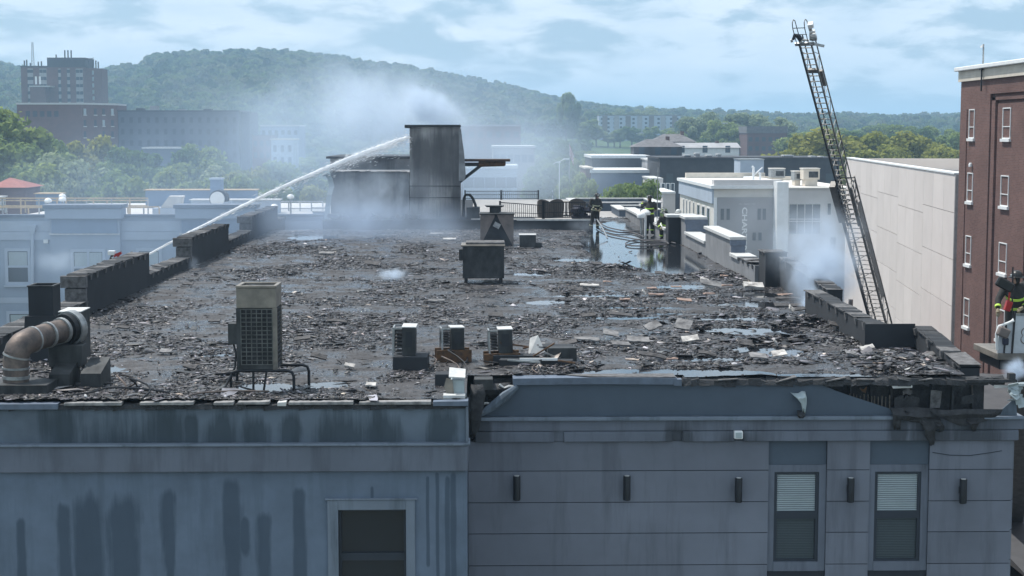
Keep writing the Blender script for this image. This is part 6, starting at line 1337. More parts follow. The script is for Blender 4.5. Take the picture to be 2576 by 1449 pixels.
# right part with the big grid window
xa, xb = at(1975, 480, YC).x, at(2150, 480, YC).x; zr2 = at(2050, 474, YC).z
rb = thing('window_block', 'pale flat roofed block with a large gridded window and rooftop units', 'building', (xb-3, YC+12, GZ))
MB().box(xa, xb, YC-.4, YC+26, GZ, zr2).build('wall', M['pale_stucco'], rb)
MB().box(xa-.1, xb, YC-.6, YC+26, zr2+.002, zr2+.12).build('roof', M['warm_white'], rb)
MB().box(at(1963, 0, YC-2).x, xa-.002, YC-2.0, YC+20, GZ, at(1970, 458, YC-2).z).build('fin_wall', M['white_paint'], rb)
wx = [at(p_, 0, YC-.4).x for p_ in (1995, 2073)]; win_y(rb, wx[0], wx[1], at(2030, 588, YC-.4).z, at(2030, 514, YC-.4).z, YC-.4, 'coping', 'glass_blue', t=.12, mull=(.25, .5, .75), rails=(.42, .5))
win_y(rb, at(2092, 0, YC-.4).x, at(2100, 0, YC-.4).x, at(2096, 540, YC-.4).z, at(2096, 512, YC-.4).z, YC-.4, 'coping', 'glass_blue', t=.08); win_y(rb, at(2100, 0, YC-.4).x, at(2114, 0, YC-.4).x, at(2096, 630, YC-.4).z, at(2096, 597, YC-.4).z, YC-.4, 'coping', 'glass_blue', t=.08)
MB().box(xa+.5, xb, YC+25, YC+25.8, zr2+.122, at(2050, 444, YC+25).z).build('rear_parapet', M['cream'], rb)
def roof_unit(px0, px1, py0, py1, Y, label, kind=0):
    x0, x1 = at(px0, 450, Y).x, at(px1, 450, Y).x; z0, z1 = zr2+.13, at(px0, py0, Y).z
    t_ = thing('rooftop_unit', label, 'rooftop unit', ((x0+x1)/2, Y+1, z0)); h = z1-z0
    MB().box(x0+(x1-x0)*.12, x1-(x1-x0)*.12, Y+.1, Y+1.7, z0, z0+h*.38).build('plinth', M['cream'], t_)
    MB().box(x0, x1, Y, Y+1.9, z0+h*.383, z1).build('cabinet', M['cream'] if kind else M['galv'], t_, bevel=.03)
    MB().box(x0+(x1-x0)*.33, x1-(x1-x0)*.1, Y-.03, Y-.002, z0+h*.5, z0+h*.85).build('grille', M['sooty_metal'], t_)
    MB().box(x0-.06, x1+.06, Y-.06, Y+1.96, z1+.002, z1+.08).build('lid', M['warm_white'], t_)
roof_unit(2021, 2062, 425, 466, YC+3, 'boxy cream rooftop unit with a dark intake on the pale block', 1)
roof_unit(1998, 2016, 432, 463, YC+5, 'narrow grey rooftop unit beside the cream one')
roof_unit(1940, 1975, 425, 460, YC+14, 'pale grey rooftop unit behind the white fin wall')
for px, pt, lb in ((1895, 421, 'thin white flue pipe with a slanted brace on the stucco block roof'), (1912, 437, 'short white gooseneck pipe on the stucco block roof')):
    q = at(px, 450, YC+4); t_ = thing('flue_pipe', lb, 'pipe', (q.x, YC+4, zr+.36)); zt = at(px, pt, YC+4).z
    m_ = MB().tube([(q.x, YC+4, zr+.36), (q.x, YC+4, zt), (q.x-.15, YC+4, zt+.1)], .13, 8)
    if pt < 430: m_.tube([(q.x, YC+4, zt-.9), (q.x+1.0, YC+4, zt)], .07, 8)
    m_.build('pipe', M['white_paint'], t_, smooth=True); MB().box(q.x-.2, q.x+.2, YC+3.8, YC+4.2, zr+.352, zr+.5).build('flashing', M['galv'], t_)
tw = thing('service_tower', 'pale grey stair block rising behind the flue pipes', 'building', (at(1895, 0, 205).x, 206, GZ)); MB().box(at(1868, 0, 205).x, at(1928, 0, 205).x, 205, 210, GZ, at(1895, 402, 205).z).build('wall', M['wing_light'], tw); MB().box(at(1866, 0, 205).x, at(1930, 0, 205).x, 204.9, 210.1, at(1895, 402, 205).z+.002, at(1895, 400, 205).z).build('coping', M['galv'], tw)
# smaller white corner house left of it
sh_ = thing('corner_house', 'small pale two storey building with a flat ledge between street and block', 'building', (at(1660, 0, 215).x, 218, GZ))
MB().box(at(1642, 0, 215).x, XC-.4, 215, 226, GZ, at(1660, 452, 215).z).build('wall', M['pale_stucco'], sh_); MB().box(at(1640, 0, 214.8).x, XC-.4, 214.8, 226.2, at(1660, 452, 215).z+.002, at(1660, 448, 215).z).build('coping', M['coping'], sh_)
MB().box(at(1672, 0, 201).x, XC-.41, 201, 214.7, GZ, at(1690, 487, 201).z).build('annex', M['pale_stucco'], sh_); MB().box(at(1668, 0, 200.8).x, XC-.41, 200.8, 214.7, at(1690, 487, 201).z+.002, at(1690, 482, 201).z).build('ledge', M['white_paint'], sh_)
for k in range(5): x = at(1645+k*12, 0, 215).x; win_y(sh_, x, x+.38, at(1660, 486, 215).z, at(1660, 462, 215).z, 215, 'white_paint', 'glass_blue', t=.08)

# ================================================================ more of the town
M['dark_slate'] = material('dark_slate', (.055, .058, .065), .8, scale=.8, var=.25)
M['brick_far'] = brick_material('brick_far', (.16, .085, .08), (.125, .07, .066), (.14, .12, .115))
M['blue_side'] = material('blue_side', (.24, .29, .38), .8, scale=.4, var=.12)
M['wing_navy'] = material('wing_navy', (.085, .10, .135), .85, scale=.3, var=.15)  # one even dark navy for the long hospital wing
M['concrete'] = material('concrete', (.33, .33, .34), .85, scale=.4, var=.2)
M['shingle'] = material('shingle', (.16, .155, .16), .9, scale=1.5, var=.3)
M['red_roof'] = material('red_roof', (.30, .11, .09), .8, scale=1.5, var=.2)
def block(name, label, px0, px1, pyt, Y, depth, wall, cap='concrete', rows=0, cols=0, fh=3.2, ww=1.2, wh=1.5, gm='glass_blue', fm=None, top_off=1.4, capz=.25, side=0, gz=GZ, cat='building'):
    x0, x1 = at(px0, pyt, Y).x, at(px1, pyt, Y).x; zt = at((px0+px1)/2, pyt, Y).z
    t_ = thing(name, label, cat, ((x0+x1)/2, Y+depth/2, gz))
    MB().box(x0, x1, Y, Y+depth, gz, zt).build('wall', M[wall], t_); MB().box(x0-.2, x1+.2, Y-.2, Y+depth+.2, zt+.002, zt+capz).build('roof_edge', M[cap], t_)
    for r in range(rows):
        z1 = zt-top_off-r*fh
        for c in range(cols):
            x = x0+(x1-x0)*(c+.5)/cols
            if fm: win_y(t_, x-ww/2, x+ww/2, z1-wh, z1, Y, fm, gm, t=ww*.14, rails=(.5,))
            else: piece('window', M[gm], t_, x-ww/2, x+ww/2, Y-.06, Y+.05, z1-wh, z1)
    if side:
        for r in range(rows):
            z1 = zt-top_off-r*fh
            for c in range(side):
                y = Y+depth*(c+.5)/side; piece('window', M[gm], t_, x1-.05, x1+.06, y-ww/2, y+ww/2, z1-wh, z1)
    return t_, x0, x1, zt
block('dark_row', 'long dark slate walled row building behind the stucco block', 1660, 2112, 400, 240, 18, 'dark_slate', 'dark_slate', 1, 9, ww=1.0, wh=2.4, gm='blind_dim', top_off=2.2)
for k, (px, py, w_) in enumerate(((1735, 392, 14), (1760, 388, 10), (1790, 393, 12), (1815, 390, 8), (1990, 393, 22), (2052, 395, 8), (2075, 396, 6))):
    x0, x1 = at(px-w_/2, 0, 243).x, at(px+w_/2, 0, 243).x; zt = at(1800, 400, 240).z+.26; t_ = thing('chimney', 'squat chimney or duct on the roof of the dark slate row', 'chimney', ((x0+x1)/2, 244, zt), group='chimneys on the dark row'); MB().box(x0, x1, 243, 245, zt, at(px, py, 243).z).build('stack', M['concrete'] if k % 2 else M['dark_slate'], t_); MB().box(x0-.1, x1+.1, 242.9, 245.1, at(px, py, 243).z+.002, at(px, py, 243).z+.2).build('cap', M['coping'], t_)
t_, x0, x1, zt = block('brick_row', 'dark roofed brick row with a long white eave above a blue side wall', 1490, 1632, 398, 285, 20, 'dark_slate', 'white_paint', 0, 0, capz=.5)
block('blue_shop', 'blue grey shop building with a white edged flat roof', 1488, 1636, 435, 255, 16, 'blue_side', 'white_paint', 0, 0, capz=.5)
block('brick_shop', 'narrow red brick gable end beside the blue shop building', 1474, 1490, 425, 256, 15, 'brick_far', 'cream', 3, 2, ww=.8)
block('slate_house', 'slate coloured building with a pale corner pier behind the tree', 1636, 1662, 404, 262, 14, 'concrete', 'coping', 2, 2, ww=.8, wh=2.0, gm='frame_dark')
def house_(px, pyb, w, h, Y, label, wall='white_paint', roof='shingle', rz=0.0, gz=None, name='house', hip=False, land=False):
    p = at(px, pyb, Y); Y = p.y
    if land: p = on_land(px, pyb); w = w*4000/Y*p.y/4000*.8; h = h*p.y/Y*.8; Y = p.y
    t_ = thing(name, label, 'house', (p.x, Y, p.z), rz=rz if rz else 1e-6, group='houses among the trees'); d_ = w*.7; e = .35; hr = h*.55
    MB().box(-w/2, w/2, -d_/2, d_/2, -6, h).build('wall', M[wall], t_)
    if hip: MB().add([(-w/2-e, -d_/2-e, h), (w/2+e, -d_/2-e, h), (w/2+e, d_/2+e, h), (-w/2-e, d_/2+e, h), (-w*.2, 0, h+hr), (w*.2, 0, h+hr)], [(0, 1, 5, 4), (1, 2, 5), (2, 3, 4, 5), (3, 0, 4), (3, 2, 1, 0)]).build('roof', M[roof], t_)
    else:
        MB().poly_x([(-d_/2-e, h), (d_/2+e, h), (0, h+hr)], -w/2-e, w/2+e).build('roof', M[roof], t_)
    for k in range(3): x = -w/2+w*(k+.5)/3; MB().box(x-.5, x+.5, -d_/2-.05, -d_/2+.05, h*.45, h*.45+1.4).build('window', M['glass_blue'], t_)
    MB().box(w*.2, w*.2+.7, -.35, .35, h, h+hr*1.35).build('chimney', M['brick_far'], t_)
    return t_
house_(1650, 404, 9, 2.6, 300, 'grey hip roofed house behind the brick row', 'dark_slate', 'shingle', hip=True)
house_(1690, 392, 9, 3, 340, 'grey hip roofed house with a white gable beyond the dark row', 'dark_slate', 'shingle', hip=True); house_(1765, 393, 14, 1.8, 330, 'long pale roofed house beyond the dark slate row', 'white_paint', 'concrete')
# hospital group at the left
t_, x0, x1, zt = block('brick_tower', 'eight storey red brick tower block with rooftop antennas', 52, 205, 169, 720, 26, 'brick_far', 'dark_slate', 0, 0, capz=.6)
xe2 = at(256, 169, 735).x; MB().hexa([(x1+.01, 720, GZ), (xe2, 735, GZ), (xe2, 746, GZ), (x1+.01, 746, GZ)], [(x1+.01, 720, zt), (xe2, 735, zt), (xe2, 746, zt), (x1+.01, 746, zt)]).build('side_wing', M['brick_far'], t_)
fh_ = 17.8*720/4000
for (a, b, off) in ((64, 78, 0), (94, 112, 0), (142, 148, 0), (164, 171, 0), (186, 204, 0)):
    xa_, xb_ = at(a, 0, 720).x, at(b, 0, 720).x
    MB().box(xa_, xb_, 719.8, 719.99, zt-fh_*6.6, zt-.6).build('pale_strip', M['concrete'], t_)
    n_ = 2 if b-a > 9 else 1
    for r in range(7):
        for c in range(n_): x = xa_+(xb_-xa_)*(c+.5)/n_; piece('window', M['frame_dark'], t_, x-.7, x+.7, 719.7, 719.79, zt-1.6-fh_*r-.9, zt-1.6-fh_*r+.5)
xk = (x1*.45+xe2*.55)
for r in range(8): MB().box(xk-.5, xk+.5, 727.5, 727.9, zt-3-fh_*r*.9, zt-1.2-fh_*r*.9).build('window', M['blind'], t_)
a = at(115, 150, 722); b = at(212, 146, 722); MB().box(a.x, b.x, 724, 740, zt+.6, a.z+1.0).build('plant_room', M['dark_slate'], t_)
MB().box(at(80, 0, 719).x, at(118, 0, 719).x, 712, 719.6, GZ, at(100, 219, 715).z).build('lift_shaft', M['brick_far'], t_); MB().box(at(78, 0, 719).x, at(130, 0, 719).x, 711.8, 719.6, at(100, 219, 715).z+.01, at(100, 216, 715).z).build('shaft_cap', M['coping'], t_)
for px in (84, 94): MB().box(at(px-2.5, 0, 719).x, at(px+2.5, 0, 719).x, 719.4, 719.6, at(90, 212, 719).z, at(90, 192, 719).z).build('flue', M['white_paint'], t_)
mast = MB(); q = at(83, 165, 722)
for dx in (-.6, .6): mast.bar((q.x+dx, 722, zt), (q.x+dx*.4, 722, at(83, 106, 722).z), .22)
for k in range(9): z = zt+k*1.2; mast.bar((q.x-.5, 722, z), (q.x+.5, 722, z+1.2), .15)
mast.build('lattice_mast', M['galv'], t_)
an = MB()
for px, p0, p1 in ((162, 126, 150), (170, 126, 150), (178, 126, 150), (60, 152, 168), (66, 150, 168), (75, 158, 168), (95, 155, 168), (103, 154, 168), (140, 137, 150), (222, 152, 168), (232, 150, 168), (240, 152, 168), (246, 155, 168)):
    q0, q1 = at(px, p1, 721), at(px, p0, 721); an.bar((q0.x, 722, q0.z-.6), (q0.x, 722, q1.z), .5)
an.bar(at(212, 150, 721), at(236, 146, 721), .3); an.build('antennas', M['dark_slate'], t_)
t_, x0, x1, zt = block('brick_wing', 'four storey red brick wing with a pale roof edge below the tower', 42, 205, 263, 450, 24, 'brick_far', 'coping', 0, 0, capz=.5)
xe2 = at(295, 270, 462).x; MB().hexa([(x1+.01, 450, GZ), (xe2, 462, GZ), (xe2, 474, GZ), (x1+.01, 474, GZ)], [(x1+.01, 450, zt), (xe2, 462, zt), (xe2, 474, zt), (x1+.01, 474, zt)]).build('angled_wall', M['brick_far'], t_)
MB().hexa([(x1+.01, 449.7, zt), (xe2+.2, 461.7, zt), (xe2, 474, zt), (x1+.01, 474, zt)], [(x1+.01, 449.7, zt+.5), (xe2+.2, 461.7, zt+.5), (xe2, 474, zt+.5), (x1+.01, 474, zt+.5)]).build('angled_edge', M['coping'], t_)
for r in range(3):
    for c, px in enumerate((214, 240, 261, 283)):
        q = at(px, 280+r*28.5, 450+12*(px-205)/90); MB().obox((q.x, q.y-.25, q.z-.1), (.9, .2, 1.7), Matrix.Rotation(math.atan2(12, xe2-x1), 3, 'Z')).build('window', M['blind'] if (r+c) % 3 == 0 else M['frame_dark'], t_)
        MB().obox((q.x, q.y-.18, q.z-1.1), (1.3, .3, .25), Matrix.Rotation(math.atan2(12, xe2-x1), 3, 'Z')).build('sill', M['coping'], t_)
for k in range(5): x = at(62+k*18, 0, 450).x; piece('window', M['frame_dark'], t_, x-.6, x+.6, 449.9, 450.05, zt-3.4, zt-1.8)
t_, x0, x1, zt = block('grey_wing', 'long navy grey brick wing with a dark parapet joined to the red wing', 297, 600, 281, 462, 22, 'wing_navy', 'frame_dark', 4, 14, fh=3.3, ww=1.0, wh=1.6, gm='frame_dark', capz=.4, top_off=1.6)
MB().box(x1+.01, at(632, 281, 470).x, 466, 484, GZ, zt).build('end_wall', M['wing_navy'], t_)
for px, py in ((350, 272), (385, 266), (455, 275), (520, 274)): q = at(px, 278, 466); MB().box(q.x-.9, q.x+1.4, 466, 468, zt+.41, at(px, py, 466).z).build('roof_hut', M['concrete'] if px % 2 else M['dark_slate'], t_)
MB().box(at(360, 0, 455).x, at(475, 0, 455).x, 450, 461.9, GZ, at(420, 374, 455).z).build('porch_block', M['wing_navy'], t_); MB().box(at(358, 0, 455).x, at(477, 0, 455).x, 449.8, 461.9, at(420, 374, 455).z+.01, at(420, 370, 455).z).build('porch_roof', M['coping'], t_)
block('brick_annex', 'brick annex at the end of the grey wing', 634, 682, 341, 440, 14, 'brick_far', 'dark_slate', 2, 3, ww=1.0)
block('stone_house', 'pale lilac gabled house with a bright roof edge beside the annex', 682, 738, 352, 432, 12, 'wing_light', 'cream', 2, 3, ww=.9, wh=1.8, gm='panel_blue', capz=.35)
block('grey_hall', 'wide low grey building with a pale roof between trees', 655, 752, 318, 560, 20, 'blue_side', 'coping', 1, 6, capz=.6)
block('long_terrace', 'long low dark building line at the foot of the hill', 635, 870, 258, 1050, 20, 'dark_slate', 'concrete', 1, 12, ww=1.6, wh=1.6, gm='blind_dim', capz=.5)
pv = thing('brick_pavilion', 'brick pavilion with a red pyramid roof at the left edge', 'pavilion', (at(10, 470, 140).x, 143, GZ)); x0, x1 = at(-45, 0, 140).x, at(56, 0, 140).x; z0 = at(10, 472, 140).z
MB().box(x0+.3, x1-.3, 140.3, 145, GZ, z0).build('wall', M['brick_far'], pv); xm = at(6, 0, 142).x; MB().add([(x0, 140, z0), (x1, 140, z0), (x1, 145.4, z0), (x0, 145.4, z0), (xm, 142.7, at(6, 447, 142).z)], [(0, 1, 4), (1, 2, 4), (2, 3, 4), (3, 0, 4), (3, 2, 1, 0)]).build('roof', M['red_roof'], pv)
# smoky mid town
block('hazy_mill', 'big brown flat roofed building in the smoke behind the stair tower', 1130, 1310, 318, 430, 30, 'brick_far', 'concrete', 2, 8, ww=1.4, wh=1.6, gm='blind_dim', capz=.5)
block('hazy_store', 'grey flat roofed store in the smoke right of the tower', 1240, 1345, 372, 330, 24, 'concrete', 'coping', 1, 6, ww=1.2, wh=1.6, gm='panel_blue', capz=.4)
block('motor_court', 'low white roofed building by the parked trucks in the smoke', 1165, 1300, 424, 250, 10, 'wing_light', 'white_paint', 1, 5, ww=1.6, wh=1.6, gm='panel_blue', capz=.5)
# apartment house on the hillside
t_, x0, x1, zt = block('white_apartments', 'four storey white apartment house with brick stripes on the hillside', 1507, 1712, 291, 1000, 16, 'wing_light', 'shingle', 4, 13, fh=2.6, ww=1.5, wh=1.3, gm='frame_dark', capz=.5, gz=-2)
for c in range(0, 7): x = x0+(x1-x0)*(c*2+1)/14; MB().box(x-1.6, x+1.6, 999.7, 999.95, 2, zt-.2).build('brick_stripe', M['concrete' if c % 2 else 'bronze'], t_)
block('brick_school', 'red brick school with a grey roof among trees on the right', 1880, 1980, 335, 560, 18, 'brick_far', 'shingle', 2, 6, ww=1.3, gm='blind_dim', capz=2.4)
block('white_tower_house', 'white house with a square tower among trees', 1812, 1830, 310, 620, 5, 'white_paint', 'white_paint', 2, 1, ww=1.0, gz=-6)
hs_ = [(300, 275, 9, 5, 640, 'white gabled house left over the red wing roof'), (335, 275, 12, 5, 640, 'pale house with two gables above the grey wing'), (520, 272, 14, 4, 660, 'tan roofed house on the slope above the grey wing'), (640, 295, 8, 5, 620, 'tiny white house right of the grey wing end'), (800, 322, 9, 4, 640, 'small white roofed house inside the smoke'), (812, 345, 12, 4, 560, 'pale roofed house inside the smoke'), (1790, 362, 14, 6, 600, 'pale house with a porch left of the brick school'), (1760, 368, 10, 4, 640, 'small grey house on the green slope'), (2340, 330, 12, 4, 900, 'white house among the right hand trees'), (2385, 330, 16, 4, 920, 'row of white houses beside the brick building edge'), (2315, 332, 9, 4, 880, 'small white gabled house in the wood'), (1500, 325, 9, 4, 900, 'white cottage below the apartment house'), (1540, 352, 7, 3, 800, 'tiny white shed in the field')]
for px, py, w_, h_, Y, lb in hs_: house_(px, py, w_*.62, h_*.62, Y, lb, 'white_paint' if px not in (520,) else 'cream', 'shingle' if px not in (520, 812) else 'cream', rz=random.uniform(-.6, .6), land=True)
# flag and parked vehicles in the smoky street
def vehicle(px, py, Y, rz, label, kind, col):
    p = gp(px, py, GZ+.01) if Y is None else at(px, py, Y); t_ = thing('parked_van' if kind else 'parked_car', label, 'van' if kind else 'car', (p.x, p.y, GZ+.012), rz=rz if rz else 1e-6, group='vehicles in the smoky street')
    l, w_, h = (5.8, 2.0, 2.5) if kind else (4.5, 1.8, 1.4)
    if kind:
        prof = [(-l/2, .35), (l/2-.1, .35), (l/2, .9), (l/2-.35, 1.2), (l/2-1.0, 2.1), (l/2-1.4, h), (-l/2+.1, h), (-l/2, h-.2)]
        glass = [(l/2-.42, 1.25), (l/2-1.0, 2.05), (l/2-1.8, 2.05), (l/2-1.8, 1.25)]
    else:
        prof = [(-l/2, .3), (l/2, .3), (l/2, .75), (l/2-.9, .9), (l/2-1.6, h), (-l/2+.9, h), (-l/2+.2, .95), (-l/2, .85)]
        glass = [(l/2-1.0, .93), (l/2-1.63, h-.08), (-l/2+.95, h-.08), (-l/2+.4, .95)]
    MB().poly_y(prof, -w_/2, w_/2).build('body', M[col], t_, bevel=.05); MB().poly_y(glass, -w_/2-.01, w_/2+.01).build('glazing', M['window_dark'], t_)
    for x in (-l/2+.9, l/2-.9):
        for y in (-w_/2+.05, w_/2-.05): wh_ = MB().tube([(x, y-.11, .33), (x, y+.11, .33)], .33, 14).build('wheel', M['tyre'], t_, smooth=True); MB().tube([(x, y-.12, .33), (x, y+.12, .33)], .18, 10).build('rim', M['galv'], wh_)
    for y in (-w_/2+.3, w_/2-.3): MB().box(l/2-.06, l/2+.02, y-.15, y+.15, .62, .78).build('headlight', M['white_paint'], t_)
vv = [(1345, 470, .3, 'white box van at the kerb in the smoke', 1, 'white_paint'), (1385, 474, 2.9, 'red truck in the smoky street', 1, 'truck_red'), (1410, 470, 1.2, 'white van angled across the smoky street', 1, 'white_paint'), (1435, 478, .2, 'dark car in the smoky street', 0, 'dark_slate'), (1365, 484, 3.0, 'silver car near the terrace end in the smoke', 0, 'galv'), (1455, 488, .1, 'white car behind the railing in the smoke', 0, 'white_paint'), (1400, 490, 1.4, 'blue grey car in the smoky street', 0, 'blue_side'), (1330, 448, 1.5, 'white van far down the smoky street', 1, 'white_paint'), (1425, 452, 1.5, 'pale van beside the street trees', 1, 'coping')]
for px, py, rz, lb, k, col in vv: vehicle(px, py, None, rz, lb, k, col)
fp = at(1432, 420, 330); t_ = thing('flag_pole', 'tall flag pole with striped flag above the smoky street', 'flag pole', (fp.x, 330, GZ)); MB().tube([(fp.x, 330, GZ), (fp.x, 330, at(1432, 360, 330).z)], [.15, .06], 8).build('pole', M['galv'], t_); zt = at(1432, 361, 330).z
fl_ = [(0, 0), (1.0, .25), (2.0, .05), (2.6, .2)]
for k in range(7): MB().add([(fp.x+x*.35, 330+y, zt-x*.9-k*.33) for x, y in fl_]+[(fp.x+x*.35, 330+y, zt-x*.9-k*.33-.33) for x, y in fl_], [(i, i+1, i+5, i+4) for i in range(3)]).build('flag_stripe', M['truck_red'] if k % 2 == 0 else M['white_paint'], t_)
for px, py, Y, lb in ((1407, 478, 240, 'white street lamp post in the smoke'), (1390, 472, 300, 'second white street lamp farther down the smoky street')):
    q = at(px, 440, Y); t_ = thing('street_lamp', lb, 'street lamp', (q.x, Y, GZ)); MB().tube([(q.x, Y, GZ), (q.x, Y, q.z+2), (q.x+.8, Y, q.z+2.4)], .07, 8).build('post', M['white_paint'], t_); MB().box(q.x+.6, q.x+1.5, Y-.2, Y+.2, q.z+2.3, q.z+2.5).build('lamp_head', M['white_paint'], t_)
# ================================================================ ground
gx = np.unique(np.concatenate([np.linspace(-6000, -900, 40), np.linspace(-900, 900, 150), np.linspace(900, 6000, 40)]))
gy = np.unique(np.concatenate([np.linspace(-600, 500, 12), np.linspace(500, 2000, 120), np.linspace(2000, 9000, 30)]))
GX, GY = np.meshgrid(gx, gy); V = np.stack([GX, GY, terrain(GX, GY)], -1).reshape(-1, 3); nx, ny = len(gx), len(gy)
ii, jj = np.meshgrid(np.arange(nx-1), np.arange(ny-1)); i0 = (jj*nx+ii).ravel(); F = np.stack([i0, i0+1, i0+nx+1, i0+nx], -1)
M['ground'] = material('ground', (.075, .115, .045), .95, scale=.02, col2=(.05, .085, .035), bump=.3, bscale=.3, spec=.1, detail=8)
gr = quads('ground', V, F, M['ground']); struct(gr); gr.data.polygons.foreach_set('use_smooth', np.ones(len(F), bool))
M['asphalt'] = material('asphalt', (.05, .05, .053), .9, scale=1.5, var=.25); M['pavement'] = material('pavement', (.27, .265, .26), .9, scale=1.2, var=.2); M['road_paint'] = material('road_paint', (.6, .6, .57), .8, scale=4, var=.2)
M['town'] = material('town', (.16, .155, .15), .95, scale=.05, col2=(.07, .09, .05))
struct(MB().add([(-160, -40, GZ+.004), (160, -40, GZ+.004), (160, 480, GZ+.004), (-160, 480, GZ+.004)], [(0, 1, 2, 3)]).build('town_ground', M['town']))
struct(MB().add([(11.8, -40, GZ+.008), (22.4, -40, GZ+.008), (22.4, 470, GZ+.008), (11.8, 470, GZ+.008)], [(0, 1, 2, 3)]).build('road', M['asphalt']))
struct(MB().add([(-80, 130, GZ+.012), (80, 130, GZ+.012), (80, 145, GZ+.012), (-80, 145, GZ+.012)], [(0, 1, 2, 3)]).build('cross_road', M['asphalt']))
struct(MB().box(10.2, 11.8, -40, 129, GZ, GZ+.13).build('pavement', M['pavement'])); struct(MB().box(22.4, 23.98, -40, 91.5, GZ, GZ+.13).build('pavement', M['pavement']))
mk = MB()
for k in range(40): mk.add([(17.0, -30+k*11, GZ+.016), (17.15, -30+k*11, GZ+.016), (17.15, -26+k*11, GZ+.016), (17.0, -26+k*11, GZ+.016)], [(0, 1, 2, 3)])
struct(mk.build('lane_marking', M['road_paint']))
# low brick shop beside the platform, seen past the corner
M['tin_roof'] = material('tin_roof', (.075, .075, .08), .7, scale=2, var=.2)
sp = thing('corner_shop', 'low shop with a dark pitched roof and white gutter below the platform', 'building', (16.5, 46, GZ)); q0 = at(2545, 1300, 44)
zg = at(2560, 1330, 43).z
MB().hexa([(13.4, 38, zg), (23.0, 38, zg-.6), (23.0, 60, zg-.6), (13.4, 60, zg)], [(13.4, 38, zg+.06), (23.0, 38, zg-.54), (23.0, 60, zg+1.6), (13.4, 60, zg+2.0)]).build('roof', M['tin_roof'], sp)
MB().box(13.6, 22.8, 38.4, 59.8, GZ, zg-.62).build('wall', M['brick'], sp); MB().hexa([(13.3, 37.85, zg-.12), (23.0, 37.85, zg-.72), (23.0, 37.99, zg-.72), (13.3, 37.99, zg-.12)], [(13.3, 37.85, zg+.10), (23.0, 37.85, zg-.50), (23.0, 37.99, zg-.50), (13.3, 37.99, zg+.10)]).build('gutter', M['white_paint'], sp)

# ================================================================ trees
def crown_mesh(name, n, leaf, mat, w=4.6, h=4.2, z0=7.6, blobs=22, seed=0, gap=.25):
    r_ = np.random.default_rng(seed); C = []
    for k in range(blobs):
        a = r_.uniform(0, 2*math.pi); q = r_.uniform(.15, .78); zc = r_.uniform(-.75, .85); rr = math.sqrt(max(.08, 1-zc*zc*.9))*q
        C.append((rr*math.cos(a)*w, rr*math.sin(a)*w, zc*h*.78, r_.uniform(.20, .42)*w))
    C = np.array(C); k = r_.integers(0, blobs, n); d_ = r_.normal(size=(n, 3)); d_ /= np.linalg.norm(d_, axis=1)[:, None]
    rad = C[k, 3]*np.clip(r_.normal(.86, .17, n), .25, 1.15); P_ = C[k, :3] + d_*rad[:, None]*np.array([1, 1, .8]); P_[:, 2] += z0
    nrm = d_ + r_.normal(0, .55, (n, 3)); nrm /= np.linalg.norm(nrm, axis=1)[:, None]
    t1 = np.cross(nrm, r_.normal(size=(n, 3))); t1 /= np.linalg.norm(t1, axis=1)[:, None]; t2 = np.cross(nrm, t1)
    s = leaf*r_.uniform(.6, 1.35, n)[:, None]
    V = np.stack([P_-t1*s-t2*s*.6, P_+t1*s*.2-t2*s, P_+t1*s+t2*s*.5, P_-t1*s*.3+t2*s], 1).reshape(-1, 3)
    F = np.arange(n*4).reshape(n, 4); tone = r_.uniform(.2, .8, blobs)[k]
    col = np.stack([np.clip(tone+r_.normal(0, .15, n), 0, 1), np.clip(.45+.35*(tone-.5)+r_.normal(0, .14, n), 0, 1), np.zeros(n)], -1)
    o = quads(name, V, F, mat, None, col); me = o.data; bpy.data.objects.remove(o); return me
def trunk_mesh(name, seed, h=7.0):
    r_ = random.Random(seed); m_ = MB().tube([(0, 0, -1.5), (.05, 0, h*.3), (r_.uniform(-.2, .2), .1, h*.7), (r_.uniform(-.3, .3), 0, h*1.15)], [.34, .27, .19, .06], 8)
    for k in range(6):
        a = k*1.05+r_.uniform(-.3, .3); z = h*r_.uniform(.45, .85); l = r_.uniform(1.8, 3.2); m_.tube([(0, 0, z), (math.cos(a)*l*.5, math.sin(a)*l*.5, z+l*.4), (math.cos(a)*l, math.sin(a)*l, z+l*.95)], [.13, .09, .03], 6)
    o = m_.build(name, M['bark']); me = o.data; bpy.data.objects.remove(o); return me
M['bark'] = material('bark', (.10, .085, .07), .95, scale=6, var=.3)
M['leaf_cool'] = leaf_material('leaf_cool', (.14, .205, .07), (.24, .29, .10))
for k_, a_, b_ in (('deep', (.026, .066, .032), (.075, .125, .052)), ('cool', (.085, .145, .058), (.15, .20, .08)), ('pale', (.13, .165, .10), (.18, .21, .12))): M['wood_'+k_] = leaf_material('wood_'+k_, a_, b_)
M['leaf_warm'] = leaf_material('leaf_warm', (.20, .225, .055), (.28, .28, .08))
M['leaf_pale'] = leaf_material('leaf_pale', (.20, .25, .15), (.27, .31, .18))
M['leaf_deep'] = leaf_material('leaf_deep', (.06, .115, .05), (.13, .19, .075))
CR = {k: [crown_mesh('crown_mesh', 8000, .20, M['leaf_'+k], seed=i*7+len(k), w=4.2+.5*(i % 2), h=4.0+.8*(i % 3)) for i in range(3)] for k in ('cool', 'warm', 'pale', 'deep')}
BARE = [crown_mesh('crown_mesh', 1500, .14, M['leaf_pale'], seed=91, w=4.0, h=4.6, blobs=18)]
TK = [trunk_mesh('trunk_mesh', i) for i in range(3)]
gl = 'trees beyond the courtyard wing'
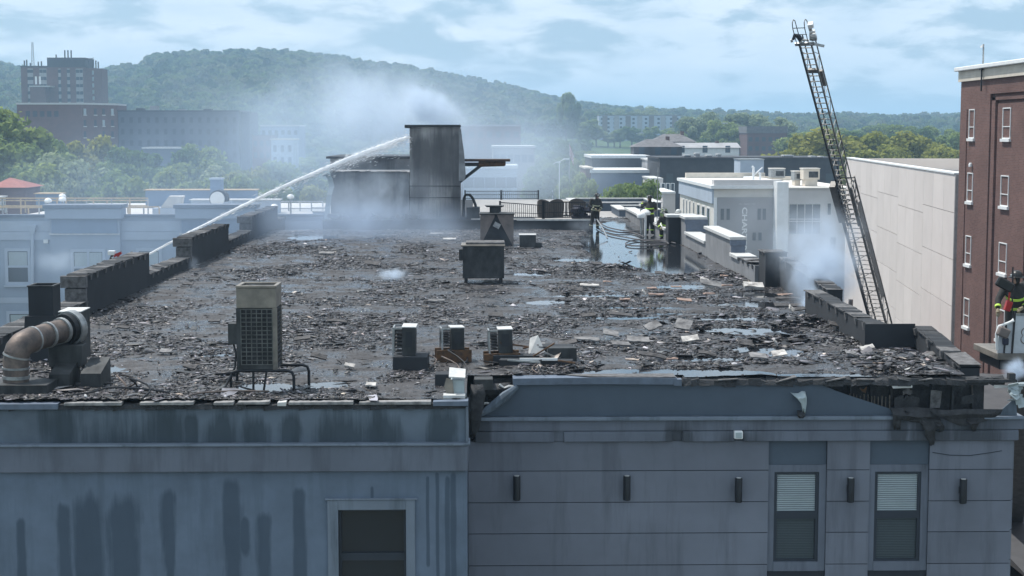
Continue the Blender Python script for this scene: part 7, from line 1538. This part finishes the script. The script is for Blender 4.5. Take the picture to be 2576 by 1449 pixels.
def tree(px, pyt, wpx, Y, kind, label, group, bare=False):
    if group == gl: pyt -= 9
    p = at(px, pyt, Y); zb = float(terrain(p.x, Y)) if Y > 250 else GZ; hh = max(6.0, p.z-zb); wid = wpx*Y/4000
    t_ = thing('tree', label, 'tree', (p.x, Y, zb), group=group, rz=random.uniform(0, 6.28)); i = random.randrange(3)
    tr_ = link('trunk', TK[i], t_); c_ = link('crown', (BARE[0] if bare else CR[kind][i]), t_)
    sz = hh/12.0; sw = min(wid/5.6, sz*2.4); t_.scale = (sw, sw, sz); return t_
gl = 'trees beyond the courtyard wing'; lab = {'cool': 'leafy mid green tree in the row beyond the courtyard wing', 'pale': 'pale sage green tree in the row beyond the courtyard wing', 'deep': 'dark green tree in the row beyond the courtyard wing', 'warm': 'yellowish green tree in the row beyond the courtyard wing'}
for px, py, w_, Y, k in ((30, 285, 220, 235, 'cool'), (100, 328, 130, 245, 'cool'), (-30, 325, 200, 215, 'cool'), (60, 345, 170, 222, 'cool'), (130, 372, 120, 230, 'cool'), (290, 395, 120, 230, 'cool'), (370, 410, 120, 225, 'deep'), (470, 400, 120, 240, 'cool'), (180, 420, 140, 195, 'pale'), (280, 440, 140, 182, 'cool'), (565, 395, 100, 250, 'cool'), (640, 430, 120, 215, 'cool'), (510, 430, 130, 195, 'pale'), (90, 400, 150, 205, 'deep'), (150, 398, 150, 200, 'pale'), (205, 352, 120, 265, 'warm'), (268, 350, 110, 275, 'cool'), (322, 368, 120, 255, 'deep'), (235, 420, 140, 190, 'pale'), (340, 436, 150, 185, 'cool'), (415, 385, 120, 265, 'deep'), (440, 432, 140, 190, 'cool'), (522, 360, 110, 280, 'cool'), (545, 420, 120, 200, 'deep'), (615, 416, 110, 195, 'warm'), (670, 436, 110, 190, 'cool'), (60, 425, 160, 180, 'cool'), (125, 446, 110, 172, 'pale'), (700, 402, 110, 265, 'cool'), (765, 428, 120, 232, 'deep'), (850, 436, 120, 242, 'cool'), (490, 446, 120, 185, 'cool'), (385, 448, 130, 180, 'pale'), (590, 448, 110, 185, 'cool'), (780, 452, 100, 182, 'warm'), (10, 450, 120, 170, 'deep'), (310, 455, 110, 172, 'cool'), (690, 455, 110, 178, 'cool'), (930, 445, 120, 225, 'cool')):
    tree(px, py, w_, Y, k, lab[k], gl)
lab2 = {'cool': 'leafy green street tree in the smoke beside the terrace', 'deep': 'dark street tree in the smoke beside the terrace', 'pale': 'pale street tree in the smoke beside the terrace'}
for px, py, w_, Y, k in ((1365, 412, 80, 300, 'cool'), (1388, 390, 70, 360, 'cool'), (1402, 372, 80, 420, 'deep'), (1442, 436, 70, 250, 'cool'), (1418, 345, 60, 520, 'deep'), (1472, 452, 60, 240, 'cool'), (1345, 392, 60, 420, 'pale'), (1458, 400, 50, 340, 'cool')): tree(px, py, w_, Y, k, lab2[k], 'street trees in the smoke')
tree(1585, 439, 118, 182, 'cool', 'round green tree in front of the blue shop building', 'trees among the town buildings'); tree(1560, 452, 90, 176, 'cool', 'lower round green tree left of the one before the blue shop', 'trees among the town buildings'); tree(1622, 470, 60, 186, 'cool', 'small green tree squeezed against the pale corner house', 'trees among the town buildings')
lab3 = {'warm': 'yellow green spring tree beyond the beige hall and dark row', 'cool': 'mid green tree beyond the beige hall and dark row', 'deep': 'dark green tree beyond the beige hall and dark row', 'pale': 'pale green tree beyond the beige hall and dark row'}
for px, py, w_, Y, k in ((2105, 326, 190, 310, 'warm'), (2045, 338, 100, 335, 'warm'), (2185, 333, 130, 318, 'warm'), (2325, 333, 150, 310, 'warm'), (2250, 354, 120, 300, 'warm'), (2385, 354, 110, 290, 'warm'), (2010, 360, 110, 310, 'warm'), (1940, 374, 130, 330, 'warm'), (1870, 390, 120, 340, 'cool'), (1800, 392, 90, 350, 'cool'), (2150, 360, 120, 290, 'warm'),
    (1745, 282, 66, 640, 'pale'), (1785, 274, 70, 660, 'pale'), (1815, 290, 80, 620, 'cool'), (1852, 272, 76, 660, 'pale'), (1835, 312, 66, 580, 'cool'), (1945, 288, 90, 640, 'pale'), (2090, 308, 95, 640, 'cool'), (2130, 318, 90, 520, 'deep'), (2185, 312, 80, 720, 'cool'), (2225, 308, 80, 760, 'cool'), (2272, 302, 80, 580, 'cool'), (2310, 322, 80, 520, 'deep'), (2365, 318, 80, 540, 'cool'), (2240, 330, 90, 440, 'deep'), (2395, 334, 80, 420, 'cool'), (1700, 330, 60, 620, 'cool'), (1735, 352, 60, 560, 'cool'), (1660, 345, 50, 640, 'cool'), (1765, 340, 60, 520, 'deep'), (2020, 320, 90, 560, 'cool'), (2070, 330, 80, 480, 'deep'), (1990, 335, 80, 500, 'cool')):
    tree(px, py, w_, Y, k, lab3[k], 'trees behind the beige hall')
tree(1425, 222, 36, 905, 'cool', 'tall lone tree rising above the tree line of the ridge', 'trees on the slope'); tree(1440, 258, 36, 890, 'deep', 'shorter tree beside the tall lone tree', 'trees on the slope')
tree(1637, 262, 50, 1040, 'pale', 'sparse half bare tree behind the white apartment house', 'trees on the slope', True); tree(1602, 270, 44, 1045, 'pale', 'sparse half bare tree behind the white apartment house', 'trees on the slope', True); tree(1560, 268, 44, 1050, 'pale', 'sparse half bare tree behind the white apartment house', 'trees on the slope', True)
for k in range(95):                                   # loose trees around the houses at the foot of the hill
    Y = random.uniform(480, 900); px = random.choice([random.uniform(620, 1500), random.uniform(250, 1300), random.uniform(1480, 1730) if Y > 860 else random.uniform(640, 1100)])
    x = at(px, 330, Y).x; zb = float(terrain(x, Y)); py = 335-(zb+random.uniform(8, 13)-4.8)*4000/Y
    kd = random.choice(['cool', 'cool', 'deep', 'pale']); tree(px, py, random.uniform(7, 11)*4000/Y, Y, kd, {'cool': 'green tree among the houses below the hill', 'deep': 'dark tree among the houses below the hill', 'pale': 'pale tree among the houses below the hill'}[kd], 'trees below the hill')
for px, py, w_ in ((1590, 318, 40), (1560, 322, 36), (1530, 330, 40), (1640, 318, 36), (1500, 312, 40), (1675, 322, 36), (1480, 300, 44), (1720, 300, 40), (1460, 320, 44), (1545, 338, 34), (1620, 334, 34), (1700, 318, 34), (1725, 325, 36)): tree(px, py, w_, 930, random.choice(['cool', 'deep', 'pale']), 'tree standing before the white apartment house', 'trees on the slope')
# ---- the wooded hill: one mass of trees
def forest(name, pts, sizes, kinds, label):
    me = bpy.data.meshes.new(name); me.from_pydata([tuple(p) for p in pts], [], [])
    a = me.attributes.new('size', 'FLOAT', 'POINT'); a.data.foreach_set('value', np.asarray(sizes, np.float32)); b = me.attributes.new('turn', 'FLOAT', 'POINT'); b.data.foreach_set('value', rng.uniform(0, 6.28, len(pts)).astype(np.float32))
    o = bpy.data.objects.new(name, me); COL.objects.link(o); ng = bpy.data.node_groups.new(name, 'GeometryNodeTree'); ng.interface.new_socket('Geometry', in_out='INPUT', socket_type='NodeSocketGeometry'); ng.interface.new_socket('Geometry', in_out='OUTPUT', socket_type='NodeSocketGeometry')
    gi, go = ng.nodes.new('NodeGroupInput'), ng.nodes.new('NodeGroupOutput'); prev = gi.outputs[0]
    m2p = ng.nodes.new('GeometryNodeMeshToPoints'); ng.links.new(gi.outputs[0], m2p.inputs[0])
    src = bpy.data.objects.new(name+'_source', kinds); src['kind'] = 'stuff'
    oi = ng.nodes.new('GeometryNodeObjectInfo'); oi.inputs['Object'].default_value = src; oi.inputs['As Instance'].default_value = True
    ip = ng.nodes.new('GeometryNodeInstanceOnPoints'); ng.links.new(m2p.outputs[0], ip.inputs['Points']); ng.links.new(oi.outputs['Geometry'], ip.inputs['Instance'])
    na = ng.nodes.new('GeometryNodeInputNamedAttribute'); na.data_type = 'FLOAT'; na.inputs[0].default_value = 'size'; ng.links.new(na.outputs[0], ip.inputs['Scale'])
    nb = ng.nodes.new('GeometryNodeInputNamedAttribute'); nb.data_type = 'FLOAT'; nb.inputs[0].default_value = 'turn'; cx_ = ng.nodes.new('ShaderNodeCombineXYZ'); ng.links.new(nb.outputs[0], cx_.inputs[2]); ng.links.new(cx_.outputs[0], ip.inputs['Rotation'])
    ng.links.new(ip.outputs[0], go.inputs[0]); o.modifiers.new('trees', 'NODES').node_group = ng
    tag(o, label, 'woodland', kind='stuff'); return o
FAR = {k: crown_mesh('far_crown', 420, .95, M['wood_'+k], w=4.4, h=4.0, z0=4.2, blobs=9, seed=40+i) for i, k in enumerate(('deep', 'cool', 'pale'))}
n = 30000; yy = rng.uniform(880, 2150, n); xx = (rng.uniform(-60, 2640, n)-1213)/4000*yy
fld = (np.abs(xx-95) < 75) & (yy < 1005) & (yy > 640)
pxs = 1213+4000*xx/yy; keep = ~fld & (yy < 1950) & ((pxs > 200) | (yy < 1850)); keep &= (rng.random(n) < np.clip(.25+1.5*fbm(xx, yy, .02, 3, 5), .3, 1)) | (yy > 1600)
xx, yy = xx[keep], yy[keep]; zz_ = terrain(xx, yy); sz = rng.uniform(.7, 1.2, len(xx))*np.where(rng.random(len(xx)) < .3, 1.7, 1.15); kk = rng.random(len(xx))
for k, lo_, hi_, lb in (('deep', 0, .42, 'dark green woodland covering the long hill'), ('cool', .42, .82, 'mid green woodland covering the long hill'), ('pale', .82, 1.01, 'paler spring trees scattered through the hill woodland')):
    s = (kk >= lo_) & (kk < hi_); forest('hill_woodland', np.stack([xx[s], yy[s], zz_[s]-.5], -1), sz[s], FAR[k], lb)
n = 4200; yy = rng.uniform(420, 900, n); xx = (rng.uniform(1700, 2640, n)-1213)/4000*yy; zz_ = terrain(xx, yy); sz = rng.uniform(.7, 1.3, n)
keep = rng.random(n) < np.clip(1.6*fbm(xx, yy, .03, 3, 8)-.2, .05, 1); forest('valley_woodland', np.stack([xx, yy, zz_-.5], -1)[keep], sz[keep], FAR['cool'], 'green woodland filling the valley behind the beige hall')
n = 2600; yy = rng.uniform(520, 900, n); xx = (rng.uniform(-60, 1480, n)-1213)/4000*yy; zz_ = terrain(xx, yy); sz = rng.uniform(.6, 1.15, n)
keep = rng.random(n) < np.clip(1.8*fbm(xx, yy, .03, 3, 18)-.35, .05, 1); forest('suburb_woodland', np.stack([xx, yy, zz_-.5], -1)[keep], sz[keep], FAR['cool'], 'green woodland between the houses at the foot of the hill')
# ================================================================ air and smoke
hz_m = bpy.data.materials.new('haze'); hz_m.use_nodes = True; t = hz_m.node_tree; t.nodes.clear(); ou = N(t, 'ShaderNodeOutputMaterial'); pv_ = N(t, 'ShaderNodeVolumePrincipled')
pv_.inputs['Color'].default_value = (.52, .75, 1.0, 1); pv_.inputs['Density'].default_value = .00036; pv_.inputs['Anisotropy'].default_value = .1; L(t, pv_.outputs[0], ou.inputs['Volume'])
hzb = MB().box(-5500, 5500, -500, 8800, GZ-60, 130).build('haze', hz_m); hzb['kind'] = 'stuff'; hzb['label'] = 'thin blue haze filling the air over the valley'; hzb['category'] = 'haze'
def smoke(name, label, c, r, dens, nscale=.6, th=.42, sharp=4.0, rot=(0, 0, 0), col=(.76, .87, 1.0), edge=.55):
    m = bpy.data.materials.new(name); m.use_nodes = True; t = m.node_tree; t.nodes.clear(); ou = N(t, 'ShaderNodeOutputMaterial'); pv = N(t, 'ShaderNodeVolumePrincipled')
    pv.inputs['Color'].default_value = (*col, 1); pv.inputs['Anisotropy'].default_value = .25
    tcx = N(t, 'ShaderNodeTexCoord'); ln = N(t, 'ShaderNodeVectorMath', operation='LENGTH'); L(t, tcx.outputs['Object'], ln.inputs[0])
    fo = N(t, 'ShaderNodeMapRange', i_1=1.0, i_2=1.0-edge, i_3=0.0, i_4=1.0); fo.interpolation_type = 'SMOOTHSTEP'; L(t, ln.outputs['Value'], fo.inputs[0])
    g = N(t, 'ShaderNodeNewGeometry'); nz = N(t, 'ShaderNodeTexNoise', i_Scale=nscale, i_Detail=3.0, i_Roughness=.55, i_Distortion=.6); L(t, tcx.outputs['Object'], nz.inputs['Vector'])
    mp = N(t, 'ShaderNodeMapping'); mp.inputs['Scale'].default_value = tuple(r); L(t, tcx.outputs['Object'], mp.inputs[0]); L(t, mp.outputs[0], nz.inputs['Vector'])
    d = MA(t, 'MULTIPLY', MA(t, 'MULTIPLY', MA(t, 'SUBTRACT', nz.outputs[0], MA(t, 'SUBTRACT', th+.16, MA(t, 'MULTIPLY', fo.outputs[0], .22))), sharp, clamp=True), MA(t, 'MULTIPLY', fo.outputs[0], dens))
    L(t, d, pv.inputs['Density']); L(t, pv.outputs[0], ou.inputs['Volume'])
    bm = bmesh.new(); bmesh.ops.create_icosphere(bm, subdivisions=3, radius=1.0); me = bpy.data.meshes.new(name); bm.to_mesh(me); bm.free(); me.materials.append(m)
    o = bpy.data.objects.new(name, me); COL.objects.link(o); o.location = c; o.scale = r; o.rotation_euler = rot
    tag(o, label, 'smoke', kind='stuff'); return o
smoke('smoke', 'bright white smoke curling off the top of the stair tower', at(1085, 270, 82), (2.3, 1.6, 1.35), 1.4, .9, .40, rot=(0, R(35), 0))
smoke('smoke', 'pale plume of smoke drifting left from the stair tower', at(985, 285, 87), (7.2, 5.0, 4.0), .34, .35, .34, rot=(0, R(24), 0), edge=.95)
smoke('smoke', 'broad thin smoke cloud left of the plume', at(830, 315, 100), (14, 10, 7.0), .10, .2, .32, edge=.95, col=(.70, .84, 1.0))
smoke('smoke', 'blue veil of smoke over the courtyard behind the left parapet', at(420, 545, 73), (15.0, 11.0, 6.4), .027, .16, .28, col=(.62, .78, 1.0), edge=.7)
smoke('smoke', 'grey smoke hanging in front of the penthouse', at(930, 500, 77.2), (5.0, 1.7, 2.6), .36, .5, .38, edge=.85)
smoke('smoke', 'blue smoke low over the roof before the tower', at(900, 560, 73), (8.0, 7.0, 1.6), .12, .4, .36, col=(.66, .80, 1.0), edge=.7)
smoke('smoke', 'smoke veil right of the stair tower', at(1275, 390, 104), (7.5, 10, 6.0), .042, .22, .33, edge=.95, col=(.70, .83, 1.0))
smoke('smoke', 'smoke filling the street behind the terrace', at(1330, 430, 190), (17, 60, 9), .0085, .08, .33, edge=.7)
smoke('smoke', 'thick white smoke rising from the right parapet', at(2072, 695, 44.0), (1.3, 1.1, 1.5), 3.2, 1.2, .36, edge=.7)
smoke('smoke', 'smoke drifting up in front of the gridded window', at(2055, 615, 47), (1.9, 2.2, 1.8), 1.0, .8, .37, edge=.8)
smoke('smoke', 'dense smoke root at the foot of the right parapet', at(2040, 765, 42.5), (.42, .5, .75), 7.0, 2.2, .34, edge=.8)
smoke('smoke', 'thin smoke veil before the lettered wall', at(1930, 560, 62), (3.6, 5, 2.4), .055, .5, .34, edge=.8)
smoke('smoke', 'small bright puff of smoke at the roof corner below the platform', at(2556, 928, 31.9), (.34, .35, .34), 9.0, 3.0, .34, edge=.8)
smoke('smoke', 'white wisp of smoke lying on the middle of the roof', at(990, 690, 52.0), (.8, 1.0, .28), 2.6, 2.2, .38, edge=.8)
smoke('smoke', 'wisp of smoke beyond the left parapet end', at(150, 655, 50), (1.2, 1.2, .55), .45, 1.2, .38, edge=.8)
smoke('smoke', 'wisp of smoke at the foot of the second left parapet', at(478, 668, 56.5), (.8, .8, .55), .6, 1.5, .38, edge=.8)
smoke('smoke', 'mist around the hose of the firefighter by the railing', at(1468, 566, 77.6), (1.2, .7, .55), .45, 1.2, .38, edge=.8)

smoke('smoke', 'blue smoke haze drifting over the trees beyond the courtyard wing', at(430, 430, 165), (34, 60, 15), .0012, .06, .26, col=(.55, .76, 1.0), edge=.7)
smoke('smoke', 'thin drifting smoke between the tower and the street trees', at(1180, 360, 150), (18, 40, 11), .007, .09, .30, col=(.66, .80, 1.0), edge=.7)

jd = (jet_pt(.95)-jet_pt(.6)); sm = smoke('water_mist', 'fine white mist where the water jet meets the tower', jet_pt(.80)+Vector((0, -.1, -.1)), (6.2, .55, .42), .75, .7, .30, edge=.9, col=(.95, .97, 1.0))
sm.rotation_euler = jd.to_track_quat('X', 'Z').to_euler()
smoke('smoke', 'thin wisps of smoke crossing the far roof before the terrace', at(1120, 590, 69), (8.0, 6.0, .9), .07, .5, .36, edge=.9, col=(.72, .84, 1.0))
